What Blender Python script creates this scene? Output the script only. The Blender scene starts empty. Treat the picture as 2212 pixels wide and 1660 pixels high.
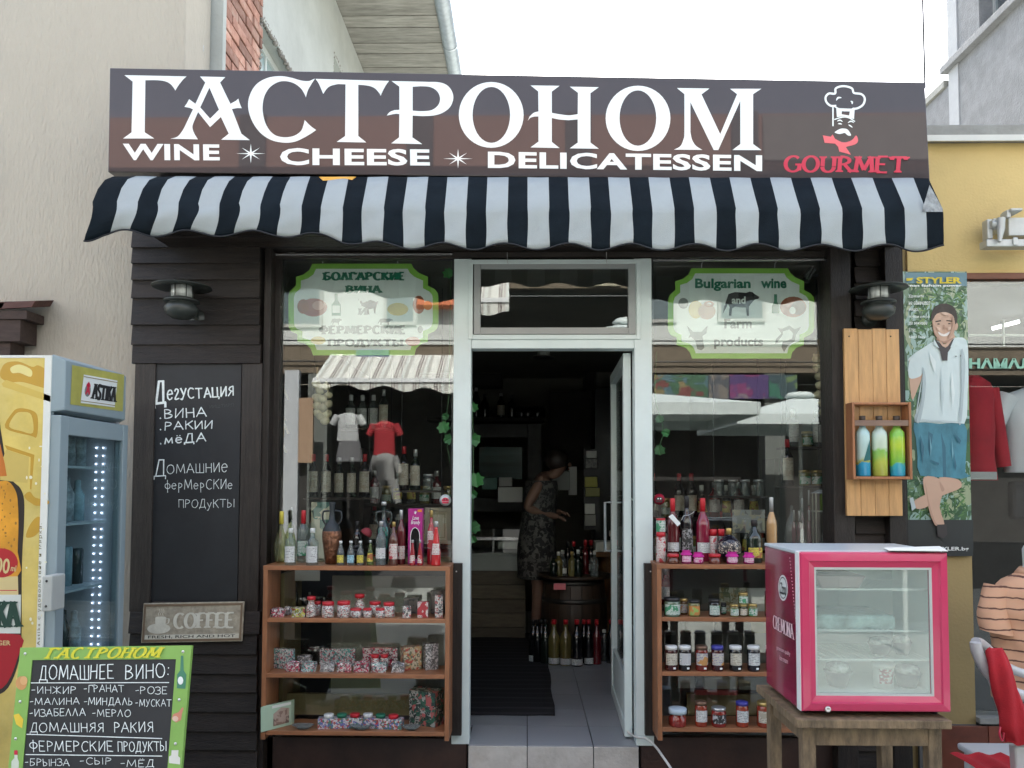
import bpy, bmesh, math, random
from mathutils import Vector, Matrix
from mathutils.geometry import tessellate_polygon
random.seed(7)
PI = math.pi
SC = bpy.context.scene
COL = SC.collection
# ------------------------------------------------------------------ camera, sky, sun, exposure
F = 1725.0                      # focal length in pixels of a 2212 wide picture
SHIFT = 0.0628
CAM = Vector((0, -4.12, 1.55))
cd = bpy.data.cameras.new('camera'); cam = bpy.data.objects.new('camera', cd); COL.objects.link(cam)
cd.sensor_width = 36; cd.lens = 36 * F / 2212; cd.shift_y = SHIFT; cd.clip_start = .05; cd.clip_end = 400
cam.location = CAM
cam.matrix_world = Matrix.Translation(CAM) @ Matrix.Rotation(math.radians(1.06), 4, 'Z') @ Matrix.Rotation(math.radians(92.7), 4, 'X') @ Matrix.Rotation(math.radians(.15), 4, 'Z')
SC.camera = cam
W = bpy.data.worlds.new('World'); SC.world = W; W.use_nodes = True
nt = W.node_tree; bg = nt.nodes['Background']
sky = nt.nodes.new('ShaderNodeTexSky'); sky.sky_type = 'NISHITA'; sky.sun_disc = False
SUN_EL = 48
sky.sun_elevation = math.radians(SUN_EL); sky.sun_rotation = 0; sky.dust_density = 3.5; sky.air_density = 1.2; sky.ozone_density = .8
hz = nt.nodes.new('ShaderNodeHueSaturation'); hz.inputs['Saturation'].default_value = .66; nt.links.new(sky.outputs[0], hz.inputs['Color']); nt.links.new(hz.outputs[0], bg.inputs[0]); bg.inputs[1].default_value = .15
sd = bpy.data.lights.new('sun', 'SUN'); so = bpy.data.objects.new('sun', sd); COL.objects.link(so)
sd.energy = 4.6; sd.angle = math.radians(.5); sd.color = (1, .975, .92); so.rotation_euler = (math.radians(SUN_EL - 90), 0, 0); so.location = (0, 6, 12)
SC.view_settings.view_transform = 'Standard'; SC.view_settings.look = 'None'
SC.view_settings.exposure = 2.3; SC.view_settings.gamma = 1; SC.view_settings.use_curve_mapping = False
SC.cycles.max_bounces = 10; SC.cycles.transparent_max_bounces = 24; SC.cycles.diffuse_bounces = 5; SC.cycles.glossy_bounces = 5
SC.cycles.caustics_reflective = False; SC.cycles.caustics_refractive = False
# ------------------------------------------------------------------ measuring helpers (2212 x 1660 plan of the photograph -> metres)
MR = cam.matrix_world.to_3x3()
def ray(px, py):
    return MR @ Vector(((px - 1106) / F, (830 - py) / F + SHIFT * 2212 / F, -1))
def P(px, py, Y=0.0):
    d = ray(px, py); return CAM + d * ((Y - CAM.y) / d.y)
def PX(px, py, X):
    d = ray(px, py); return CAM + d * ((X - CAM.x) / d.x)
def PZ(px, py, Z):
    d = ray(px, py); return CAM + d * ((Z - CAM.z) / d.z)
def RC(x0, y0, x1, y1, Y=0.0):
    """upright rectangle -> x0, x1, z0, z1"""
    mx, my = (x0 + x1) / 2, (y0 + y1) / 2
    return P(x0, my, Y).x, P(x1, my, Y).x, P(mx, y1, Y).z, P(mx, y0, Y).z
def V(p, k):
    """mirror a point seen in the window glass at virtual depth k"""
    return Vector((p.x, -k, p.z))
# ------------------------------------------------------------------ materials
MATS = {}
def nodes(name):
    m = bpy.data.materials.new(name); m.use_nodes = True; MATS[name] = m
    return m, m.node_tree, m.node_tree.nodes['Principled BSDF']
def N(t, ty, **k):
    n = t.nodes.new(ty)
    for a, b in k.items(): setattr(n, a, b)
    return n
def mat(name, col, rough=.5, metal=0, var=.12, vs=6, stretch=(1, 1, 1), bump=0, bs=40, coat=0, rnd=0, dirt=0, ds=3, dcol=(.05, .045, .04), spec=.5, emit=0):
    if name in MATS: return MATS[name]
    m, t, b = nodes(name); L = t.links.new
    tc = N(t, 'ShaderNodeTexCoord'); mp = N(t, 'ShaderNodeMapping'); mp.inputs['Scale'].default_value = stretch
    L(tc.outputs['Object'], mp.inputs[0])
    if rnd:
        oi = N(t, 'ShaderNodeObjectInfo'); mu = N(t, 'ShaderNodeMath', operation='MULTIPLY'); mu.inputs[1].default_value = 37
        L(oi.outputs['Random'], mu.inputs[0]); L(mu.outputs[0], mp.inputs['Location'])
    nz = N(t, 'ShaderNodeTexNoise'); nz.inputs['Scale'].default_value = vs; nz.inputs['Detail'].default_value = 6; nz.inputs['Roughness'].default_value = .62
    L(mp.outputs[0], nz.inputs['Vector'])
    rp = N(t, 'ShaderNodeValToRGB'); e = rp.color_ramp.elements
    e[0].position = .3; e[1].position = .7
    e[0].color = [c * (1 - var) for c in col] + [1]; e[1].color = [min(1, c * (1 + var)) for c in col] + [1]
    L(nz.outputs['Fac'], rp.inputs[0]); out = rp.outputs[0]
    if dirt:
        n2 = N(t, 'ShaderNodeTexNoise'); n2.inputs['Scale'].default_value = ds; n2.inputs['Detail'].default_value = 8; n2.inputs['Roughness'].default_value = .7
        L(mp.outputs[0], n2.inputs['Vector'])
        mr = N(t, 'ShaderNodeMapRange'); mr.inputs[1].default_value = .48; mr.inputs[2].default_value = .75; mr.inputs[4].default_value = dirt
        L(n2.outputs['Fac'], mr.inputs[0]); mx = N(t, 'ShaderNodeMixRGB'); mx.inputs[2].default_value = list(dcol) + [1]
        L(mr.outputs[0], mx.inputs[0]); L(out, mx.inputs[1]); out = mx.outputs[0]
    if rnd:
        hs = N(t, 'ShaderNodeHueSaturation'); m1 = N(t, 'ShaderNodeMapRange'); m1.inputs[3].default_value = 1 - rnd; m1.inputs[4].default_value = 1 + rnd
        L(oi.outputs['Random'], m1.inputs[0]); L(m1.outputs[0], hs.inputs['Value']); L(out, hs.inputs['Color']); out = hs.outputs[0]
    L(out, b.inputs['Base Color'])
    b.inputs['Roughness'].default_value = rough; b.inputs['Metallic'].default_value = metal; b.inputs['Coat Weight'].default_value = coat; b.inputs['Coat Roughness'].default_value = .06
    b.inputs['Specular IOR Level'].default_value = spec
    if emit:
        b.inputs['Emission Color'].default_value = list(col) + [1]; b.inputs['Emission Strength'].default_value = emit
    if bump:
        n3 = N(t, 'ShaderNodeTexNoise'); n3.inputs['Scale'].default_value = bs; n3.inputs['Detail'].default_value = 5
        L(mp.outputs[0], n3.inputs['Vector']); bp = N(t, 'ShaderNodeBump'); bp.inputs['Strength'].default_value = bump; bp.inputs['Distance'].default_value = .01
        L(n3.outputs['Fac'], bp.inputs['Height']); L(bp.outputs[0], b.inputs['Normal'])
    return m
def flat(name, col, rough=.5, **k):
    k.setdefault('var', .05); return mat(name, col, rough, **k)
def glass(name, tint=(.93, .96, .94), ior=1.5, rough=0, alpha=0, acol=(.5, .5, .5), gain=1.0):
    """thin clear pane: transparent with a true Fresnel mirror, optionally a milky diffuse film"""
    if name in MATS: return MATS[name]
    m, t, b = nodes(name); L = t.links.new
    tr = N(t, 'ShaderNodeBsdfTransparent'); tr.inputs[0].default_value = list(tint) + [1]
    gl = N(t, 'ShaderNodeBsdfGlossy'); gl.inputs['Roughness'].default_value = rough; gl.inputs[0].default_value = (gain, gain, gain, 1)
    fr = N(t, 'ShaderNodeFresnel'); ge = N(t, 'ShaderNodeNewGeometry'); io = N(t, 'ShaderNodeMapRange'); io.inputs[3].default_value = ior; io.inputs[4].default_value = 1 / ior
    L(ge.outputs['Backfacing'], io.inputs[0]); L(io.outputs[0], fr.inputs[0])
    mx = N(t, 'ShaderNodeMixShader'); L(fr.outputs[0], mx.inputs[0]); L(tr.outputs[0], mx.inputs[1]); L(gl.outputs[0], mx.inputs[2])
    o = mx.outputs[0]
    if alpha:
        df = N(t, 'ShaderNodeBsdfDiffuse'); df.inputs[0].default_value = list(acol) + [1]
        m2 = N(t, 'ShaderNodeMixShader'); m2.inputs[0].default_value = alpha; L(o, m2.inputs[1]); L(df.outputs[0], m2.inputs[2]); o = m2.outputs[0]
    L(o, t.nodes['Material Output'].inputs[0]); return m
def printed(name, cols, scale=40, rough=.3, coat=.3, stretch=(1, 1, 1), block=True):
    """busy printed packaging: patches of the given colours"""
    if name in MATS: return MATS[name]
    m, t, b = nodes(name); L = t.links.new
    tc = N(t, 'ShaderNodeTexCoord'); mp = N(t, 'ShaderNodeMapping'); mp.inputs['Scale'].default_value = stretch; L(tc.outputs['Object'], mp.inputs[0])
    oi = N(t, 'ShaderNodeObjectInfo'); mu = N(t, 'ShaderNodeMath', operation='MULTIPLY'); mu.inputs[1].default_value = 23; L(oi.outputs['Random'], mu.inputs[0]); L(mu.outputs[0], mp.inputs['Location'])
    nz = N(t, 'ShaderNodeTexNoise'); nz.inputs['Scale'].default_value = scale; nz.inputs['Detail'].default_value = 4; nz.inputs['Distortion'].default_value = 1.2
    L(mp.outputs[0], nz.inputs['Vector'])
    rp = N(t, 'ShaderNodeValToRGB'); rp.color_ramp.interpolation = 'CONSTANT'; el = rp.color_ramp.elements
    n = len(cols)
    while len(el) < n: el.new(.5)
    for i, c in enumerate(cols): el[i].position = 0 if i == 0 else .36 + .28 * (i - 1) / max(1, n - 2); el[i].color = list(c) + [1]
    vo = N(t, 'ShaderNodeTexVoronoi', distance='CHEBYCHEV'); vo.inputs['Scale'].default_value = scale * 1.3; L(mp.outputs[0], vo.inputs['Vector']); sc = N(t, 'ShaderNodeSeparateColor'); L(vo.outputs['Color'], sc.inputs[0])
    av = N(t, 'ShaderNodeMath', operation='MULTIPLY_ADD'); av.inputs[1].default_value = .45 if block else 0; L(sc.outputs[0], av.inputs[0])
    m5 = N(t, 'ShaderNodeMath', operation='MULTIPLY'); m5.inputs[1].default_value = .55 if block else 1; L(nz.outputs['Fac'], m5.inputs[0]); L(m5.outputs[0], av.inputs[2])
    L(av.outputs[0], rp.inputs[0]); L(rp.outputs[0], b.inputs['Base Color'])
    b.inputs['Roughness'].default_value = rough; b.inputs['Coat Weight'].default_value = coat; return m
def label_print(name, base, ink, accent=None, rough=.5):
    """paper label: lines of tiny type and one coloured device"""
    if name in MATS: return MATS[name]
    m, t, b = nodes(name); L = t.links.new
    tc = N(t, 'ShaderNodeTexCoord'); mp = N(t, 'ShaderNodeMapping'); mp.inputs['Scale'].default_value = (1, 1, 1); L(tc.outputs['Object'], mp.inputs[0])
    sp = N(t, 'ShaderNodeSeparateXYZ'); L(tc.outputs['Object'], sp.inputs[0])
    w = N(t, 'ShaderNodeMath', operation='MULTIPLY'); w.inputs[1].default_value = 130; L(sp.outputs['Z'], w.inputs[0]); f = N(t, 'ShaderNodeMath', operation='FRACT'); L(w.outputs[0], f.inputs[0]); g = N(t, 'ShaderNodeMath', operation='GREATER_THAN'); g.inputs[1].default_value = .55; L(f.outputs[0], g.inputs[0])
    nz = N(t, 'ShaderNodeTexNoise'); nz.inputs['Scale'].default_value = 260; L(mp.outputs[0], nz.inputs['Vector']); g2 = N(t, 'ShaderNodeMath', operation='GREATER_THAN'); g2.inputs[1].default_value = .5; L(nz.outputs['Fac'], g2.inputs[0]); mu = N(t, 'ShaderNodeMath', operation='MULTIPLY'); L(g.outputs[0], mu.inputs[0]); L(g2.outputs[0], mu.inputs[1])
    mx = N(t, 'ShaderNodeMixRGB'); mx.inputs[1].default_value = list(base) + [1]; mx.inputs[2].default_value = list(ink) + [1]; L(mu.outputs[0], mx.inputs[0])
    oi = N(t, 'ShaderNodeObjectInfo'); m3 = N(t, 'ShaderNodeMath', operation='MULTIPLY'); m3.inputs[1].default_value = 11; L(oi.outputs['Random'], m3.inputs[0]); mq = N(t, 'ShaderNodeMapping'); L(tc.outputs['Object'], mq.inputs[0]); L(m3.outputs[0], mq.inputs['Location'])
    n2 = N(t, 'ShaderNodeTexNoise'); n2.inputs['Scale'].default_value = 26; L(mq.outputs[0], n2.inputs['Vector']); g3 = N(t, 'ShaderNodeMath', operation='GREATER_THAN'); g3.inputs[1].default_value = .57; L(n2.outputs['Fac'], g3.inputs[0])
    m2 = N(t, 'ShaderNodeMixRGB'); L(mx.outputs[0], m2.inputs[1]); m2.inputs[2].default_value = list(accent or ink) + [1]; L(g3.outputs[0], m2.inputs[0]); L(m2.outputs[0], b.inputs['Base Color']); b.inputs['Roughness'].default_value = rough; return m
def stripes(name, cols, period, axis='X', rough=.8):
    """woven or printed stripes: cols = [(fraction, colour)...]"""
    if name in MATS: return MATS[name]
    m, t, b = nodes(name); L = t.links.new
    tc = N(t, 'ShaderNodeTexCoord'); sp = N(t, 'ShaderNodeSeparateXYZ'); L(tc.outputs['Object'], sp.inputs[0])
    mu = N(t, 'ShaderNodeMath', operation='DIVIDE'); mu.inputs[1].default_value = period; L(sp.outputs[axis], mu.inputs[0])
    fr = N(t, 'ShaderNodeMath', operation='FRACT'); L(mu.outputs[0], fr.inputs[0])
    rp = N(t, 'ShaderNodeValToRGB'); rp.color_ramp.interpolation = 'CONSTANT'; el = rp.color_ramp.elements
    while len(el) < len(cols): el.new(.5)
    for i, (p, c) in enumerate(cols): el[i].position = p; el[i].color = list(c) + [1]
    L(fr.outputs[0], rp.inputs[0]); L(rp.outputs[0], b.inputs['Base Color']); b.inputs['Roughness'].default_value = rough; return m
# ------------------------------------------------------------------ mesh builder
def cr(pts, n=6, closed=False):
    """Catmull-Rom through points"""
    pts = [Vector(p) for p in pts]; L = len(pts); out = []
    rng = range(L if closed else L - 1)
    for i in rng:
        if closed: a, b, c, d = pts[i - 1], pts[i], pts[(i + 1) % L], pts[(i + 2) % L]
        else: a, b, c, d = pts[max(i - 1, 0)], pts[i], pts[i + 1], pts[min(i + 2, L - 1)]
        for k in range(n):
            t = k / n
            out.append(.5 * ((2 * b) + (c - a) * t + (2 * a - 5 * b + 4 * c - d) * t * t + (3 * b - a - 3 * c + d) * t ** 3))
    if not closed: out.append(pts[-1])
    return out
class M:
    def __init__(s): s.v = []; s.f = []; s.mi = []; s.sm = []
    def add(s, vs, fs, mi=0, smooth=False):
        o = len(s.v); s.v += [Vector(v) for v in vs]
        for f in fs: s.f.append([i + o for i in f]); s.mi.append(mi); s.sm.append(smooth)
        return s
    def box(s, x0, x1, y0, y1, z0, z1, mi=0, mat=None):
        if x0 > x1: x0, x1 = x1, x0
        if y0 > y1: y0, y1 = y1, y0
        if z0 > z1: z0, z1 = z1, z0
        vs = [Vector((x, y, z)) for z in (z0, z1) for y in (y0, y1) for x in (x0, x1)]
        if mat: vs = [mat @ v for v in vs]
        return s.add(vs, [(0, 2, 3, 1), (4, 5, 7, 6), (0, 1, 5, 4), (2, 6, 7, 3), (0, 4, 6, 2), (1, 3, 7, 5)], mi)
    def hexa(s, a, b, mi=0):
        """a, b: quads (front and back) of 4 points each"""
        return s.add(list(a) + list(b), [(0, 1, 2, 3), (7, 6, 5, 4), (0, 4, 5, 1), (1, 5, 6, 2), (2, 6, 7, 3), (3, 7, 4, 0)], mi)
    def bar(s, a, b, w, h=None, mi=0, up=(0, 0, 1)):
        a = Vector(a); b = Vector(b); d = (b - a).normalized(); h = h or w
        u = Vector(up); 
        if abs(d.dot(u)) > .95: u = Vector((0, 1, 0))
        r = d.cross(u).normalized() * w / 2; q = r.cross(d).normalized() * h / 2
        return s.hexa([a - r - q, a + r - q, a + r + q, a - r + q], [b - r - q, b + r - q, b + r + q, b - r + q], mi)
    def tube(s, pts, r, seg=8, mi=0, caps=True, closed=False):
        pts = [Vector(p) for p in pts]; n = len(pts); rs = r if isinstance(r, (list, tuple)) else [r] * n; vs = []; pu = None
        for i, p in enumerate(pts):
            if closed: d = pts[(i + 1) % n] - pts[i - 1]
            else: d = pts[min(i + 1, n - 1)] - pts[max(i - 1, 0)]
            d.normalize()
            if pu is None:
                u = d.cross(Vector((0, 0, 1)));
                if u.length < .05: u = d.cross(Vector((1, 0, 0)))
            else: u = pu - d * pu.dot(d)
            u.normalize(); pu = u; w = d.cross(u)
            for k in range(seg):
                a = 2 * PI * k / seg; vs.append(p + (u * math.cos(a) + w * math.sin(a)) * rs[i])
        fs = []
        for i in range(n if closed else n - 1):
            for k in range(seg):
                a = i * seg + k; b = i * seg + (k + 1) % seg; j = (i + 1) % n
                fs.append((a, b, j * seg + (k + 1) % seg, j * seg + k))
        s.add(vs, fs, mi, True)
        if caps and not closed:
            s.add(vs[:seg], [list(range(seg))[::-1]], mi); s.add(vs[-seg:], [list(range(seg))], mi)
        return s
    def lathe(s, prof, c=(0, 0, 0), seg=20, mi=0, sx=1, sy=1, a0=0, a1=2 * PI, axis='Z', tilt=None):
        c = Vector(c); full = abs(a1 - a0 - 2 * PI) < 1e-4; ns = seg if full else seg + 1; vs = []
        for (r, z) in prof:
            for k in range(ns):
                a = a0 + (a1 - a0) * k / seg
                v = Vector((r * math.cos(a) * sx, r * math.sin(a) * sy, z))
                if axis == 'Y': v = Vector((v.x, v.z, v.y))
                if axis == 'X': v = Vector((v.z, v.x, v.y))
                if tilt: v = tilt @ v
                vs.append(v + c)
        fs = []
        for i in range(len(prof) - 1):
            for k in range(ns if full else ns - 1):
                a = i * ns + k; b = i * ns + (k + 1) % ns
                q = (a, b, b + ns, a + ns)
                fs.append(q)
        if full:
            if prof[0][0] > 1e-5: fs.append(tuple(range(ns))[::-1])
            if prof[-1][0] > 1e-5: fs.append(tuple((len(prof) - 1) * ns + k for k in range(ns)))
        s.add(vs, fs, mi, True); return s
    def ball(s, c, rx, ry=None, rz=None, seg=14, rings=9, mi=0):
        ry = ry or rx; rz = rz or rx; c = Vector(c)
        vs = [c + Vector((0, 0, -rz))]
        for i in range(1, rings):
            t = -PI / 2 + PI * i / rings
            for k in range(seg):
                a = 2 * PI * k / seg; vs.append(c + Vector((rx * math.cos(t) * math.cos(a), ry * math.cos(t) * math.sin(a), rz * math.sin(t))))
        vs.append(c + Vector((0, 0, rz))); fs = []
        for k in range(seg): fs.append((0, 1 + (k + 1) % seg, 1 + k))
        for i in range(rings - 2):
            for k in range(seg):
                a = 1 + i * seg + k; b = 1 + i * seg + (k + 1) % seg; fs.append((a, b, b + seg, a + seg))
        l = len(vs) - 1; o = 1 + (rings - 2) * seg
        for k in range(seg): fs.append((o + k, o + (k + 1) % seg, l))
        s.add(vs, fs, mi, True); return s
    def loops(s, loops, mi=0, thick=None):
        """flat polygon with holes given as 3D loops; thick: vector to extrude by"""
        loops = [[Vector(p) for p in l] for l in loops]
        flatv = [p for l in loops for p in l]; tri = tessellate_polygon(loops)
        s.add(flatv, [tuple(t) for t in tri], mi)
        if thick is not None:
            th = Vector(thick); s.add([p + th for p in flatv], [tuple(t)[::-1] for t in tri], mi)
            for l in loops:
                n = len(l); s.add(l + [p + th for p in l], [(i, (i + 1) % n, n + (i + 1) % n, n + i) for i in range(n)], mi)
        return s
    def grid(s, rows, mi=0, smooth=True, closed=False):
        n = len(rows[0]); vs = [p for r in rows for p in r]; fs = []
        for i in range(len(rows) - 1):
            for k in range(n if closed else n - 1):
                a = i * n + k; b = i * n + (k + 1) % n; fs.append((a, b, b + n, a + n))
        m = mi if isinstance(mi, int) else None
        if m is not None: s.add(vs, fs, m, smooth)
        else:
            o = len(s.v); s.v += [Vector(v) for v in vs]
            for i in range(len(rows) - 1):
                for k in range(n - 1):
                    a = i * n + k; s.f.append([a + o, a + 1 + o, a + 1 + n + o, a + n + o]); s.mi.append(mi(i, k)); s.sm.append(smooth)
        return s
    def xf(s, mtx):
        s.v = [mtx @ v for v in s.v]; return s
    def mesh(s, name, mats, off=Vector((0, 0, 0))):
        me = bpy.data.meshes.new(name); me.from_pydata([v - off for v in s.v], [], s.f)
        for m in (mats if isinstance(mats, (list, tuple)) else [mats]): me.materials.append(m)
        me.polygons.foreach_set('material_index', s.mi); me.polygons.foreach_set('use_smooth', s.sm); me.update(); return me
def rootloc(p):
    v = Vector((0, 0, 0))
    while p is not None: v += p.location; p = p.parent
    return v
def link(name, me, parent=None, loc=None, bevel=0, kind=None, label=None):
    o = bpy.data.objects.new(name, me); COL.objects.link(o)
    if parent is not None: o.parent = parent
    if loc is not None: o.location = loc
    if bevel:
        b = o.modifiers.new('bevel', 'BEVEL'); b.width = bevel; b.segments = 2; b.limit_method = 'ANGLE'; b.angle_limit = .7
    if kind: o['kind'] = kind
    if label: o['label'] = label
    return o
def part(name, m, mats, parent, bevel=0, kind=None, label=None):
    return link(name, m.mesh(name, mats, rootloc(parent)), parent, None, bevel, kind, label)
ORD = ['first', 'second', 'third', 'fourth', 'fifth', 'sixth', 'seventh', 'eighth', 'ninth', 'tenth', 'eleventh', 'twelfth', 'thirteenth', 'fourteenth', 'fifteenth']
def tag(o, label, cat, group=None, kind=None):
    if kind: o['kind'] = kind
    if label: o['label'] = label
    if cat: o['category'] = cat
    if group: o['group'] = group
    return o
def thing(name, label, cat, loc=(0, 0, 0), group=None):
    o = bpy.data.objects.new(name, None); COL.objects.link(o); o.empty_display_size = .1; o.location = loc
    return tag(o, label, cat, group)
def solo(name, m, mats, label, cat, group=None, bevel=0, kind=None):
    """a thing that is one mesh; origin at its base centre"""
    xs = [v.x for v in m.v]; ys = [v.y for v in m.v]; zs = [v.z for v in m.v]
    b = Vector(((min(xs) + max(xs)) / 2, (min(ys) + max(ys)) / 2, min(zs)))
    return tag(link(name, m.mesh(name, mats, b), None, b, bevel), label, cat, group, kind)
def setting(name, m, mats, bevel=0):
    return link(name, m.mesh(name, mats), None, None, bevel, 'structure')
def dup(root, loc, label=None, rz=0, group=None):
    r = root.copy(); COL.objects.link(r); r.location = loc; r.rotation_euler = (0, 0, rz)
    if label: r['label'] = label
    if group: r['group'] = group
    for c in list(root.children):
        k = c.copy(); COL.objects.link(k); k.parent = r
        for g in list(c.children): h = g.copy(); COL.objects.link(h); h.parent = k
    return r
# ------------------------------------------------------------------ lettering
def sans(txt, bold=0.0, shear=0.0, spacing=1.0):
    """built-in font text as 2D triangles normalised to its own box -> (verts 0..1, faces, aspect)"""
    c = bpy.data.curves.new('t', 'FONT'); c.body = txt; c.size = 1; c.offset = bold; c.shear = shear; c.space_character = spacing; c.resolution_u = 3
    o = bpy.data.objects.new('t', c); COL.objects.link(o)
    me = o.to_mesh(); vs = [v.co.copy() for v in me.vertices]; fs = [tuple(p.vertices) for p in me.polygons]
    o.to_mesh_clear(); bpy.data.objects.remove(o); bpy.data.curves.remove(c)
    x0 = min(v.x for v in vs); x1 = max(v.x for v in vs); y0 = min(v.y for v in vs); y1 = max(v.y for v in vs)
    return [((v.x - x0) / (x1 - x0), (v.y - y0) / (y1 - y0)) for v in vs], fs, (x1 - x0) / (y1 - y0)
def quadmap(bl, br, tr, tl):
    bl, br, tr, tl = map(Vector, (bl, br, tr, tl))
    n = (br - bl).cross(tl - bl).normalized()
    return lambda u, v, o=0.0: (bl * (1 - u) + br * u) * (1 - v) + (tl * (1 - u) + tr * u) * v + n * o
def put_sans(m, txt, fn, bold=0.0, shear=0, spacing=1.0, off=.0015, mi=0):
    vs, fs, _ = sans(txt, bold, shear, spacing); m.add([fn(u, v, off) for u, v in vs], fs, mi)
def ell(cx, cy, rx, ry, a0=0, a1=360, n=16): return [(cx + rx * math.cos(math.radians(a0 + (a1 - a0) * i / n)), cy + ry * math.sin(math.radians(a0 + (a1 - a0) * i / n))) for i in range(n + 1)]
G = {
 'А': (.7, [[(0, 0), (.35, 1)], [(.35, 1), (.7, 0)], [(.12, .36), (.58, .36)]]),
 'Б': (.6, [[(.55, 1), (.05, 1)], [(.05, 1), (.05, 0)], ell(.05, .28, .5, .28, 90, -90)]),
 'В': (.6, [[(.05, 0), (.05, 1)], ell(.05, .77, .42, .23, 90, -90), ell(.05, .27, .52, .27, 90, -90)]),
 'Г': (.52, [[(.05, 0), (.05, 1)], [(.05, 1), (.52, 1)], [(.52, 1), (.52, .82)]]),
 'Д': (.72, [[(.02, -.2), (.02, 0)], [(.02, 0), (.7, 0)], [(.7, 0), (.7, -.2)], [(.12, 0), (.3, 1)], [(.3, 1), (.6, 1)], [(.58, 1), (.58, 0)]]),
 'Е': (.56, [[(.05, 0), (.05, 1)], [(.05, 1), (.52, 1)], [(.05, .52), (.42, .52)], [(.05, 0), (.54, 0)]]),
 'Ж': (.9, [[(.45, 0), (.45, 1)], [(.02, 0), (.45, .52), (.05, 1)], [(.88, 0), (.45, .52), (.85, 1)]]),
 'З': (.5, [ell(.18, .76, .28, .24, 140, -90), ell(.18, .27, .34, .27, 90, -140)]),
 'И': (.62, [[(.05, 1), (.05, 0)], [(.05, 0), (.58, 1)], [(.58, 1), (.58, 0)]]),
 'К': (.62, [[(.05, 0), (.05, 1)], [(.58, 1), (.07, .48)], [(.22, .6), (.6, 0)]]),
 'Л': (.66, [[(.02, 0), (.32, 1)], [(.32, 1), (.62, 0)]]),
 'М': (.86, [[(.03, 0), (.12, 1)], [(.12, 1), (.43, .15)], [(.43, .15), (.74, 1)], [(.74, 1), (.83, 0)]]),
 'Н': (.62, [[(.05, 0), (.05, 1)], [(.58, 0), (.58, 1)], [(.05, .52), (.58, .52)]]),
 'О': (.72, [ell(.36, .5, .34, .5, 90, 450, 24)]),
 'П': (.62, [[(.05, 0), (.05, 1)], [(.05, 1), (.58, 1)], [(.58, 1), (.58, 0)]]),
 'Р': (.56, [[(.05, 0), (.05, 1)], ell(.05, .74, .46, .26, 90, -90)]),
 'С': (.64, [ell(.38, .5, .34, .5, 50, 310, 20)]),
 'Т': (.70, [[(.35, 0), (.35, .98)], [(0, .96), (.70, .96)]]),
 'У': (.6, [[(.02, 1), (.32, .4)], [(.58, 1), (.2, 0), (.05, .02)]]),
 'Ф': (.76, [[(.38, -.1), (.38, 1.1)], ell(.38, .55, .34, .3, 0, 360, 20)]),
 'Ц': (.68, [[(.05, 1), (.05, 0)], [(.05, 0), (.66, 0), (.66, -.2)], [(.56, 0), (.56, 1)]]),
 'Ш': (.85, [[(.05, 1), (.05, 0)], [(.43, 1), (.43, 0)], [(.8, 1), (.8, 0)], [(.05, 0), (.8, 0)]]),
 'Ы': (.8, [[(.05, 0), (.05, 1)], ell(.05, .28, .42, .28, 90, -90), [(.76, 0), (.76, 1)]]),
 'Ь': (.55, [[(.05, 0), (.05, 1)], ell(.05, .28, .42, .28, 90, -90)]),
 'Я': (.58, [[(.53, 0), (.53, 1)], ell(.53, .74, .42, .26, 90, 270), [(.35, .48), (.02, 0)]]),
 'е': (.5, [ell(.25, .3, .22, .3, 10, 320, 16) , [(.04, .32), (.47, .34)]]),
 'ё': (.5, [ell(.25, .3, .22, .3, 10, 320, 16), [(.04, .32), (.47, .34)], [(.14, .78), (.15, .82)], [(.34, .8), (.35, .84)]]),
 'г': (.42, [[(.05, .5), (.15, .62), (.33, .6), (.34, .45), (.05, .02), (.4, .04)]]),
 'р': (.5, [[(.08, -.35), (.08, .6)], ell(.08, .38, .34, .24, 90, -90)]),
 'ф': (.6, [[(.3, -.35), (.3, .95)], ell(.3, .32, .27, .27, 0, 360, 16)]),
 'м': (.62, [[(.03, 0), (.1, .62)], [(.1, .62), (.3, .1)], [(.3, .1), (.52, .62)], [(.52, .62), (.58, 0)]]),
 'у': (.5, [[(.04, .6), (.25, .1)], [(.48, .62), (.15, -.3), (.02, -.3)]]),
 'G': (.74, [ell(.4, .5, .36, .5, 48, 335, 20), [(.7, .46), (.7, .08)], [(.5, .46), (.8, .46)]]),
 'U': (.68, [[(.07, 1), (.07, .35)], ell(.34, .32, .27, .32, 180, 360), [(.61, .35), (.61, 1)]]),
 'R': (.66, [[(.07, 0), (.07, 1)], ell(.07, .74, .44, .26, 90, -90), [(.3, .48), (.64, 0)]]),
 'F': (.54, [[(.07, 0), (.07, 1)], [(.07, 1), (.5, 1)], [(.07, .52), (.4, .52)]]),
 'S': (.54, [[(.48, .82), (.38, .97), (.22, .99), (.07, .86), (.08, .66), (.27, .53), (.45, .4), (.49, .2), (.36, .02), (.18, .01), (.04, .18)]]),
 'I': (.3, [[(.15, 0), (.15, 1)]]),
 'N': (.7, [[(.07, 0), (.07, 1)], [(.07, 1), (.62, 0)], [(.62, 0), (.62, 1)]]),
 'D': (.68, [[(.07, 0), (.07, 1)], ell(.07, .5, .56, .5, 90, -90, 18)]),
 '-': (.4, [[(.02, .45), (.36, .5)]]), '.': (.25, [[(.08, .02), (.12, .06), (.08, .1)]]), ':': (.25, [[(.08, .2), (.1, .24)], [(.1, .66), (.12, .7)]]), ' ': (.34, []), "'": (.3, [[(.1, 1), (.05, .8)]]),
}
for a, b in zip('AEKMHOPCTBXЁ', 'АЕКМНОРСТВЖ'): G[a] = G[b]
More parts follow.
